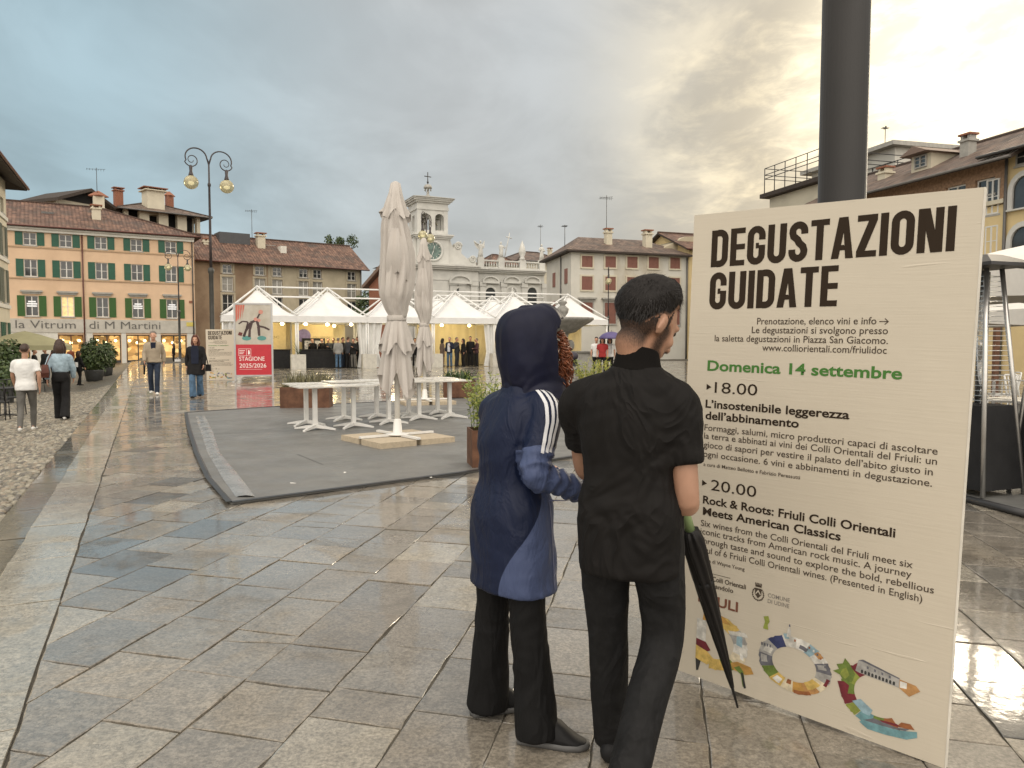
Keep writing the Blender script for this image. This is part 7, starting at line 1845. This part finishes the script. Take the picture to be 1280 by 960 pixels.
M_TRS = cl('black_flared_trousers', (.0058, .0057, .0061), .78, .2, spec=.22)
folds(M_TRS, (1, 1, .4), 6, .35, .03)
wom, jw, hdw = person('woman in a hooded navy rain jacket with three white sleeve stripes', (wc_[0], wc_[1], 0), waz, 1.62, Jw, M_SKIN, M_NAVY, M_TRS, None, ('', None), hem=.56 / .9257, sleeve='long', leg='flare', vox=.009, cvox=.0085, coat=True, wr=.010, wsc=(9, 9, 4.5),
    hyaw=R(-8), hpitch=R(-8), curl=.6, seed=9, sex='f', build=.95, toes=dict(l=fw_(1, .35, 0), r=fw_(1, -.15, 0)), hands=dict(r=(fw_(-.2, .2, -1), fw_(.3, 1, 0)), l=(fw_(.2, -.5, -.8), fw_(.3, 1, 0))))
jk = [c for c in wom.children if c.name.startswith('jacket')][0]; jme = jk.data
inv = Matrix.Rotation(-R(waz), 3, 'Z')
pan = np.zeros(len(jme.vertices), dtype=np.float32)
sr_, er_, wr_ = jw['sr'], jw['er'], jw['wr']
def seg_t(p, a, b_): d = b_ - a; t_ = max(0, min(1, (p - a).dot(d) / d.dot(d))); return t_, (p - (a + d * t_)).length
for i, v in enumerate(jme.vertices):
    p = v.co; t1, d1 = seg_t(p, sr_, er_); t2, d2 = seg_t(p, er_, wr_); tl1, dl1 = seg_t(p, jw['sl'], jw['el']); tl2, dl2 = seg_t(p, jw['el'], jw['wl'])
    wld = inv @ p
    if min(d1, d2) < .088 and p.z < 1.26 and (d1 < .088 and t1 > .15 or d2 < .088):
        dv = er_ - sr_; u = ((p - sr_).dot(dv) / dv.dot(dv)); side = wld.x - (inv @ (sr_ + dv * u)).x
        pan[i] = .9 * (u - .60) * .35 + side * .22
    elif min(dl1, dl2) < .085 and p.z < 1.2: pan[i] = (tl1 - .62) * .3 if dl1 < dl2 else .1
    else:
        # lower side panel, bounded by a curve that sweeps to the hem
        ang = math.atan2(p.y - jw['pel'].y, p.x - jw['pel'].x)       # 0 = her right side, -90 deg = back
        lim = -.95 + 1.25 * ss(p.z, .56, 1.02); pan[i] = (ang - lim) * .12 if abs(ang) < 1.9 else -.1
        pan[i] = min(pan[i], (1.02 - p.z) * .5)
        if p.x - jw['pel'].x < 0: pan[i] = -.1
for v in jme.vertices:      # bunched cloth at the bent elbow and along the forearm
    t1, d1 = seg_t(v.co, sr_, er_); t2, d2 = seg_t(v.co, er_, wr_)
    if min(d1, d2) < .1 and v.co.z < 1.25:
        u = (1 + t2) if d2 < d1 else t1; k = ss(u, .35, .8) * ss(.1 - min(d1, d2), 0, .02)
        v.co += v.normal * k * (.0045 * math.sin(u * 30 + 4.5 * noise.noise(v.co * 11)) + .005 * noise.noise(v.co * 30) - .006)
jme.update()
ja = jme.attributes.new('panel', 'FLOAT', 'POINT'); ja.data.foreach_set('value', pan)
bv = BVHTree.FromPolygons([v.co for v in jme.vertices], [tuple(p.vertices) for p in jme.polygons])
def ribbon(pts, hw, off=.0018):
    mb = MB(); vs = []
    for i, (p, n_) in enumerate(pts):
        tg = (pts[min(i + 1, len(pts) - 1)][0] - pts[max(i - 1, 0)][0]).normalized(); s_ = tg.cross(n_).normalized()
        for q in (-1, 1):
            c = p + s_ * hw * q; h = bv.find_nearest(c); vs.append(h[0] + h[1] * off)
    mb.add(vs, [(2 * i, 2 * i + 1, 2 * i + 3, 2 * i + 2) for i in range(len(pts) - 1)], 0, True); return mb
M_STRIPE = mat('white_tape', (.72, .73, .76), .55, .05)
for k in range(3):
    pts = []
    for i in range(26):
        f = i / 25; base = jw['neck'].lerp(sr_, .55 + .45 * min(1, f / .25)) if f < .25 else sr_.lerp(er_, (f - .25) / .75 * .62)
        el_ = R(78) * (1 - ss(f, 0, .45)); a_ = R(-12 + 17 * (k - 1)) ; dr = Vector((math.cos(a_) * math.cos(el_), math.sin(a_) * math.cos(el_) + .24 * (k - 1) * math.sin(el_), math.sin(el_))).normalized()
        h = bv.ray_cast(base + dr * .3, -dr)
        if h[0]: pts.append((h[0], h[1]))
    ribbon(pts, .0062).build('sleeve_stripe', M_STRIPE, wom)
# side zip piping down the panel edge and hem seam
pts = []
for i in range(30):
    z = .575 + i / 29 * .36; dr = Vector((math.cos(R(22)), math.sin(R(22)), 0)); h = bv.ray_cast(Vector((jw['pel'].x, jw['pel'].y, z)) + dr * .5, -dr)
    if h[0]: pts.append((h[0], h[1]))
ribbon(pts, .003).build('side_zip', mat('zip_tape', (.16, .18, .32), .4, 0), wom)
# hood: one cloth shape from crown to shoulders, open at the face
hd_ = MB(); vs, NN = [], 84; HY = Matrix.Translation(hdw.translation) @ Matrix.Rotation(R(-8), 4, 'Z')
V_ = crom([(.150, .012, .012, -.020), (.143, .060, .065, -.022), (.118, .094, .103, -.022), (.070, .113, .126, -.020), (.005, .119, .132, -.016), (-.060, .116, .130, -.010), (-.115, .110, .122, -.004), (-.155, .112, .112, -.004), (-.200, .132, .112, -.012), (-.255, .165, .125, -.030)], 5); MM = len(V_)
for i, (z, rx, ry, cy) in enumerate(V_):
    for j in range(NN):
        a_ = 2 * math.pi * j / NN - math.pi; d = Vector((math.sin(a_), math.cos(a_), 0)); lowk = ss(-z, .06, .17); top = ss(z, -.02, .10)
        f1 = 1 - 2.2 * abs(noise.noise(Vector((d.x * 1.3, d.y * 1.3, z * 26 + 1.5 * noise.noise(d * 1.4)))))          # folds wrapping the neck
        f2 = 1 - 2.4 * abs(noise.noise(Vector((d.x * 2.6 + 5, d.y * 2.6, z * 5))))                                       # long soft creases
        f3 = noise.noise(Vector((d.x * 7, d.y * 7, z * 30)))
        k = .009 * f1 * lowk + .0065 * f2 * (1 - .5 * lowk) + .0016 * f3 + .006 * top * max(0, math.cos(a_ - math.pi)) ** 3
        vs.append(HY @ Vector((d.x * (rx + k), cy + d.y * (ry + k), z + (.012 * math.cos(a_) if i > 2 else 0))))
fs_ = []
for i in range(MM - 1):
    for j in range(NN):
        a_ = abs(math.degrees(2 * math.pi * (j + .5) / NN - math.pi)); z = V_[i][0]
        if not (a_ < 74 - 26 * ss(z, .04, .10) - 30 * ss(-z, .10, .15) and -.150 < z < .098): fs_.append((i * NN + j, (i + 1) * NN + j, (i + 1) * NN + (j + 1) % NN, i * NN + (j + 1) % NN))
hd_.add(vs, fs_, 0, True); M_HOOD = cl('dark_navy_hood', (.0058, .0072, .023), .55, .2, 6)
ho = hd_.build('hood', M_HOOD, wom); so_ = ho.modifiers.new('solid', 'SOLIDIFY'); so_.thickness = .006; so_.offset = -1; sb_ = ho.modifiers.new('sub', 'SUBSURF'); sb_.levels = sb_.render_levels = 1
# curly auburn hair spilling from the hood
M_CURL = mat('auburn_curls', (.17, .042, .016), .45, .45, 40, col2=(.30, .095, .035)); rr = random.Random(5); mb = MB()
for k in range(260):
    sd_ = 1 if rr.random() < .72 else -1
    a_ = R(rr.uniform(18, 60)) * sd_; e_ = R(rr.uniform(-62, 46)); d = Vector((math.sin(a_) * math.cos(e_), math.cos(a_) * math.cos(e_), math.sin(e_)))
    p = Vector((0, .0, -.012)) + Vector((d.x * .104, d.y * .122, d.z * .115)); ln = rr.uniform(.06, .15); rad = rr.uniform(.005, .011); ph = rr.uniform(0, 6.28); tn = rr.uniform(2.0, 3.6); out = Vector((d.x * rr.uniform(.1, .5), .45 + rr.uniform(-.2, .3), 0)); pts = []
    for i in range(20):
        f = i / 19; c = p + out * ln * (.75 * f - .35 * f * f) + Vector((0, 0, -ln * (f * f * .9 + .1 * f))); pts.append(hdw @ (c + Vector((math.cos(ph + tn * 6.28 * f), math.sin(ph + tn * 6.28 * f), .4 * math.sin(ph + tn * 6.28 * f))) * rad))
    mb.tube(pts, [.0026] * 17 + [.002, .0014, .0008], 4)
hb = mb; hair_shell(hdw, long_hair(.012), .93, seed=3).build('hair', M_CURL, wom); hb.build('curls', M_CURL, wom)
# her shoes
M_SOLE = mat('grey_rubber_sole', (.10, .10, .10), .6, .1)
for S_, tz in (('l', fw_(1, .35, 0)), ('r', fw_(1, -.22, 0))):
    a = jw['a' + S_]; t_ = tz.normalized(); sd_ = Vector((t_.y, -t_.x, 0)); mb = MB(); base = Vector((a.x, a.y, 0))
    def foot(z0, z1, gx, top): return None
    def outline(k, z):
        P_ = [(-.075, 0), (-.065, .032), (-.02, .036), (.05, .040), (.11, .046), (.16, .040), (.188, .018), (.192, 0), (.188, -.020), (.16, -.040), (.11, -.044), (.05, -.036), (-.02, -.034), (-.065, -.030)]
        return [base + t_ * (x * k) + sd_ * (y * k) + Vector((0, 0, z)) for x, y in P_]
    mb.loft([outline(1.03, .002), outline(1.05, .012), outline(1.03, .024)]); sh = mb.build('shoe', M_SOLE, wom)
    up = MB(); rg = []
    for z, k0 in ((.022, 1.0), (.045, .97), (.062, .9), (.08, .78), (.095, .66), (.10, .5)):
        rg.append([Vector((q.x, q.y, 0)) * 1 + Vector((0, 0, min(z, .022 + (z - .022) * (1.15 - 1.0 * ss((q - base).dot(t_), .03, .20))))) for q in [base + (p_ - base) * k0 - t_ * (1 - k0) * .045 for p_ in outline(1, 0)]])
    up.loft(rg); up.build('upper', M_BLKS, sh)
    lc = MB()
    for k in range(4): q = base + t_ * (.05 + .02 * k) + Vector((0, 0, .088 - .010 * k)); lc.tube([q - sd_ * .02, q + Vector((0, 0, .008)), q + sd_ * .02], .0028, 5)
    lc.build('laces', M_STRIPE, sh)

# ---------------------------------------------------------------- people walking
M_WTEE = cl('white_cotton', (.72, .72, .71)); M_GREYJ = cl('grey_joggers', (.13, .125, .115), .85); M_WSH = cl('white_trainer', (.70, .69, .66), .5); M_DENIM = cl('pale_denim', (.33, .43, .50), .8, .2, 12)
M_BLK = cl('black_fabric', (.012, .0115, .012), .8, .3); M_BEIG = cl('beige_blouson', (.33, .275, .205), .75); M_JEANS = cl('dark_jeans', (.025, .035, .058), .8, .3, 12); M_BJEAN = cl('blue_jeans', (.075, .135, .215), .8, .3, 12); M_NAVYT = cl('navy_knit', (.014, .018, .035)); M_SLATE = cl('slate_suit', (.04, .043, .05)); M_GREYS = cl('grey_jacket_cloth', (.27, .265, .25)); M_WSHIRT = cl('pale_shirt', (.62, .64, .68)); M_RTOP = cl('red_top', (.30, .03, .03))
def put(px, Y, z=None): p = at(px, 440, Y); return (p.x, p.y, street_z(p.x, p.y) + .02 if z is None else z)
W_ = 'people walking in the square'
person('man in a white T-shirt and grey joggers walking away along the cobbled street', put(31, 15.2), -22, 1.73, walk(1.73, .20, 'r'), M_SKIN2, M_WTEE, M_GREYJ, M_WSH, ('short', M_HAIRB), sleeve='short', leg='slim', group=W_, hem=.84, build=1.08, seed=3, vox=.013)
dw, jd, hdd = person('woman in a pale denim jacket and wide black trousers walking away on the cobbles', put(75, 15.9), -24, 1.66, walk(1.66, .17, 'l'), M_SKIN, M_DENIM, M_BLK, M_WSH, ('bob', M_HAIRB), leg='wide', group=W_, hem=.97, sex='f', build=1.1, seed=4, vox=.013)
o = thing('shoulder_bag', 'brown leather shoulder bag hanging at the denim jacket woman’s side', 'bag', dw.location, dw.rotation_euler.z)
mb = MB(); mb.loft([[(-.33, -.17, .90), (-.19, -.21, .90), (-.19, -.11, .90), (-.33, -.07, .90)], [(-.35, -.20, 1.0), (-.18, -.24, 1.0), (-.18, -.10, 1.0), (-.35, -.06, 1.0)], [(-.31, -.16, 1.17), (-.20, -.19, 1.17), (-.20, -.12, 1.17), (-.31, -.09, 1.17)]], 0, False); mb.build('bag_body', mat('brown_leather', (.10, .03, .02), .45, .2), o)
MB().tube([(-.24, -.17, 1.15), (-.19, -.13, 1.30), (-.15, -.03, 1.41), (-.18, .06, 1.34), (-.24, -.08, 1.15)], .012, 6).build('bag_strap', MATS['brown_leather'], o)
bm, jb, hb_ = person('grey haired man in a beige blouson and dark jeans walking towards the viewer', put(192, 21.9, 0), 158, 1.80, walk(1.80, .12, 'l'), M_SKIN, M_BEIG, M_JEANS, M_WSH, ('short', M_HAIRG), leg='straight', group=W_, hem=.90, build=1.1, seed=5, vox=.014)
mb = MB(); nk = jb['neck']; mb.tube([(nk.x + .075 * math.cos(a * .449), nk.y + .07 * math.sin(a * .449), nk.z + .01 - .03 * math.sin(a * .449)) for a in range(14)], .022, 8, closed=True); mb.build('collar', M_BEIG, bm)
MB().prism([(-.055, 1.30), (.055, 1.30), (.07, 1.50), (-.07, 1.50)], .105, .135).build('shirt_front', M_NAVYT, bm)
w_ = jb['wr']; o = thing('folded_umbrella', 'short folded black umbrella in the beige blouson man’s hand', 'umbrella', bm.location, bm.rotation_euler.z)
MB().tube([w_ + Vector((.0, .02, -.02)), w_ + Vector((0, .05, -.08)), w_ + Vector((.01, .08, -.36))], [.014, .03, .024], 8).build('canopy', M_BLK, o); MB().tube([w_ + Vector((0, -.01, .04)), w_ + Vector((0, .02, -.02))], .012, 6).build('handle', M_BLK, o)
kw, jkw, hkw = person('auburn haired woman in a black open coat and wide blue jeans walking forward', put(244.5, 20.6, 0), 166, 1.67, walk(1.67, .13, 'r'), M_SKIN, M_BLK, M_BJEAN, M_BLKS, ('bob', M_HAIRR), leg='wide', group=W_, hem=.66, sex='f', build=1.12, coat=True, seed=6, vox=.014)
MB().prism([(-.09, .93), (.09, .93), (.10, 1.30), (.06, 1.42), (-.06, 1.42), (-.10, 1.30)], .135, .165).build('navy_top', M_NAVYT, kw)
o = thing('shoulder_bag', 'black bag hanging beside the black coated woman', 'bag', kw.location, kw.rotation_euler.z); MB().loft([[(-.38, -.1, .72), (-.24, -.1, .72), (-.24, .06, .72), (-.38, .06, .72)], [(-.37, -.13, .90), (-.25, -.13, .90), (-.25, .09, .90), (-.37, .09, .90)]], 0, False).build('bag_body', M_BLK, o)
MB().tube([(-.31, -.02, .89), (-.26, -.03, 1.15), (-.2, -.01, 1.36), (-.19, .03, 1.36), (-.27, .02, 1.1), (-.31, .02, .89)], .01, 5).build('bag_strap', M_BLK, o)
pw, jp, _ = person('woman in dark clothes with a white handbag standing by the round shrub', put(98, 36), 30, 1.62, walk(1.62, .08, 'l'), M_SKIN, M_BLK, M_BLK, M_BLKS, ('bob', M_HAIRB), leg='slim', sex='f', hem=.72, seed=7, vox=.018)
o = thing('handbag', 'white handbag hanging on the dark dressed woman near the shrub', 'handbag', pw.location, pw.rotation_euler.z); MB().box(-.22, .18, -.26, -.14, .90, 1.12).build('bag_body', M_WTEE, o); MB().tube([(-.15, -.2, 1.12), (-.17, -.12, 1.35), (-.1, -.2, 1.12)], .012, 5).build('bag_strap', M_BLK, o)
F_ = 'far people by the cafe and shop'
for px, Y, az_, tp, lab, H in ((43, 37, 60, M_BLK, 'dark clothed person standing under the olive parasol', 1.72), (56, 38, 200, M_SLATE, 'person in a slate coat standing at the edge of the olive parasol', 1.78), (67, 37, 20, cl('maroon_coat', (.09, .02, .03)), 'person in a maroon coat standing beside the olive parasol', 1.68), (88, 50, 190, cl('rust_coat', (.20, .06, .03)), 'person in a rust coat standing in the shop doorway', 1.75), (217, 60, 250, M_BLK, 'dark clothed person standing at the lit shop window with a white bag', 1.66)):
    person(lab, put(px, Y), az_, H, None, M_SKIN, tp, M_BLK, M_BLKS, ('short' if H > 1.7 else 'bob', M_HAIRB), leg='straight', group=F_, hem=.8, vox=.022, seed=int(px))
p = put(222, 59.5); o = thing('shopping_bag', 'white shopping bag on the ground at the lit shop window', 'bag', p, 0); MB().box(-.2, .2, -.1, .1, 0, .45).build('bag_body', M_WTEE, o); MB().tube([(-.1, 0, .45), (0, 0, .62), (.1, 0, .45)], .012, 5).build('handles', M_WTEE, o)
# ---------------------------------------------------------------- guests in the tents
def guest(px, t_n, az_, H, tp, bt, lab, hair=M_HAIRB, hs='short', base=None, **k):
    k0 = (px - 640) / FPX; q0 = T0 + TN * t_n; t_ = (k0 * q0.y - q0.x) / (TD.x - k0 * TD.y); p = q0 + TD * t_
    _, s_ = base_joints(H); J_ = {}
    if int(px) % 3: S_ = 'lr'[int(px) % 2]; sg = -1 if S_ == 'l' else 1; J_ = {'e' + S_: Vector((sg * .235, .01, 1.10)) * s_, 'w' + S_: Vector((sg * .10, .23, 1.12 + .06 * (int(px) % 4))) * s_, 'head': Vector((.012 * sg, .03, 1.64)) * s_}
    return person(lab, (p.x, p.y, 0), az_, H, J_, M_SKIN, tp, bt, M_BLKS, (hs, hair), leg=k.pop('leg', 'straight'), group='guests at the wine tents', hem=k.pop('hem', .82), vox=.02, seed=int(px), **k)
guest(423, .2, -15, 1.74, M_GREYS, M_BJEAN, 'guest in a light grey jacket and jeans at the bar counter', M_HAIRG)
guest(435.5, .35, 20, 1.80, M_SLATE, M_BLK, 'guest in a dark suit next to the grey jacketed man'); guest(442, .1, 200, 1.72, M_BLK, M_GREYJ, 'guest in black with grey trousers near the tent curtain'); guest(447.5, .6, 260, 1.82, M_BLK, M_BLK, 'tall guest all in black by the tent curtain'); guest(429, .9, 100, 1.78, M_BLK, M_JEANS, 'guest in black behind the grey jacketed man')
for px, lab, tp in ((391, 'barman in black at the end of the counter near the tent post', M_BLK), (403, 'barman in black behind the middle of the counter', M_BLK), (410.5, 'server in slate behind the counter beside the barman', M_SLATE), (417, 'server in navy behind the counter, closest to the guests', M_NAVYT)): guest(px, 2.1, 190, 1.74, tp, M_BLK, lab)
guest(553, .9, 60, 1.72, cl('taupe_coat', (.16, .12, .10)), cl('taupe_skirt', (.22, .17, .14)), 'woman in taupe at the end of the group in the fourth tent', M_HAIRK, 'bob', sex='f', hem=.6)
sg_, js_, _h = guest(562, -.1, 195, 1.80, M_NAVYT, M_BJEAN, 'guest in an open navy blazer over a white shirt with blue jeans', M_HAIRG)
MB().prism([(-.075, .93), (.075, .93), (.085, 1.30), (.05, 1.45), (-.05, 1.45), (-.085, 1.30)], .11, .145).build('shirt_front', M_WSHIRT, sg_)
guest(571, .6, 120, 1.80, M_SLATE, M_SLATE, 'tall guest in a slate suit beside the blue jeans man', M_HAIRG); guest(579, .4, 240, 1.70, M_BLK, M_BLK, 'guest in black in the middle of the fourth tent', M_HAIRK, 'bob', sex='f'); guest(588, .7, 190, 1.86, M_BLK, M_BLK, 'tallest guest in black near the fourth tent curtain', M_HAIRK); guest(596, .5, 260, 1.74, cl('plum_jacket', (.07, .035, .04)), M_BLK, 'guest in a plum jacket next to the fourth tent curtain', M_HAIRG)
guest(519, 1.5, 180, 1.74, M_BLK, M_BLK, 'guest in black between the two closed parasols', M_HAIRB)
# three friends under a purple umbrella by the bench
for px, Y, tp, lab, hs in ((745.5, 34, M_WTEE, 'person in a white top near the purple umbrella', 'short'), (753, 33.5, M_RTOP, 'person in a red top next to the purple umbrella', 'bob'), (762, 34, M_WTEE, 'person in a white top holding the open purple umbrella', 'bob')):
    person(lab, put(px, Y, 0), 190, 1.72, None, M_SKIN, tp, M_BLK, M_BLKS, (hs, M_HAIRK), sleeve='short', leg='slim', vox=.02, seed=int(px), group='friends with the purple umbrella')
p = put(764, 33.6, 0); o = thing('open_umbrella', 'open purple umbrella held over the friends behind the young man', 'umbrella', p, 0)
mb = MB(); mb.lathe([(.001, 1.98), (.2, 1.95), (.4, 1.86), (.52, 1.74), (.56, 1.66), (.55, 1.66), (.5, 1.74), (.38, 1.84), (.001, 1.96)], (0, 0, 0), 16); mb.build('canopy', mat('purple_nylon', (.09, .07, .19), .5, .1), o); MB().bar((0, 0, 1.0), (0, 0, 2.04), .01, 6).build('shaft', M_METAL, o)
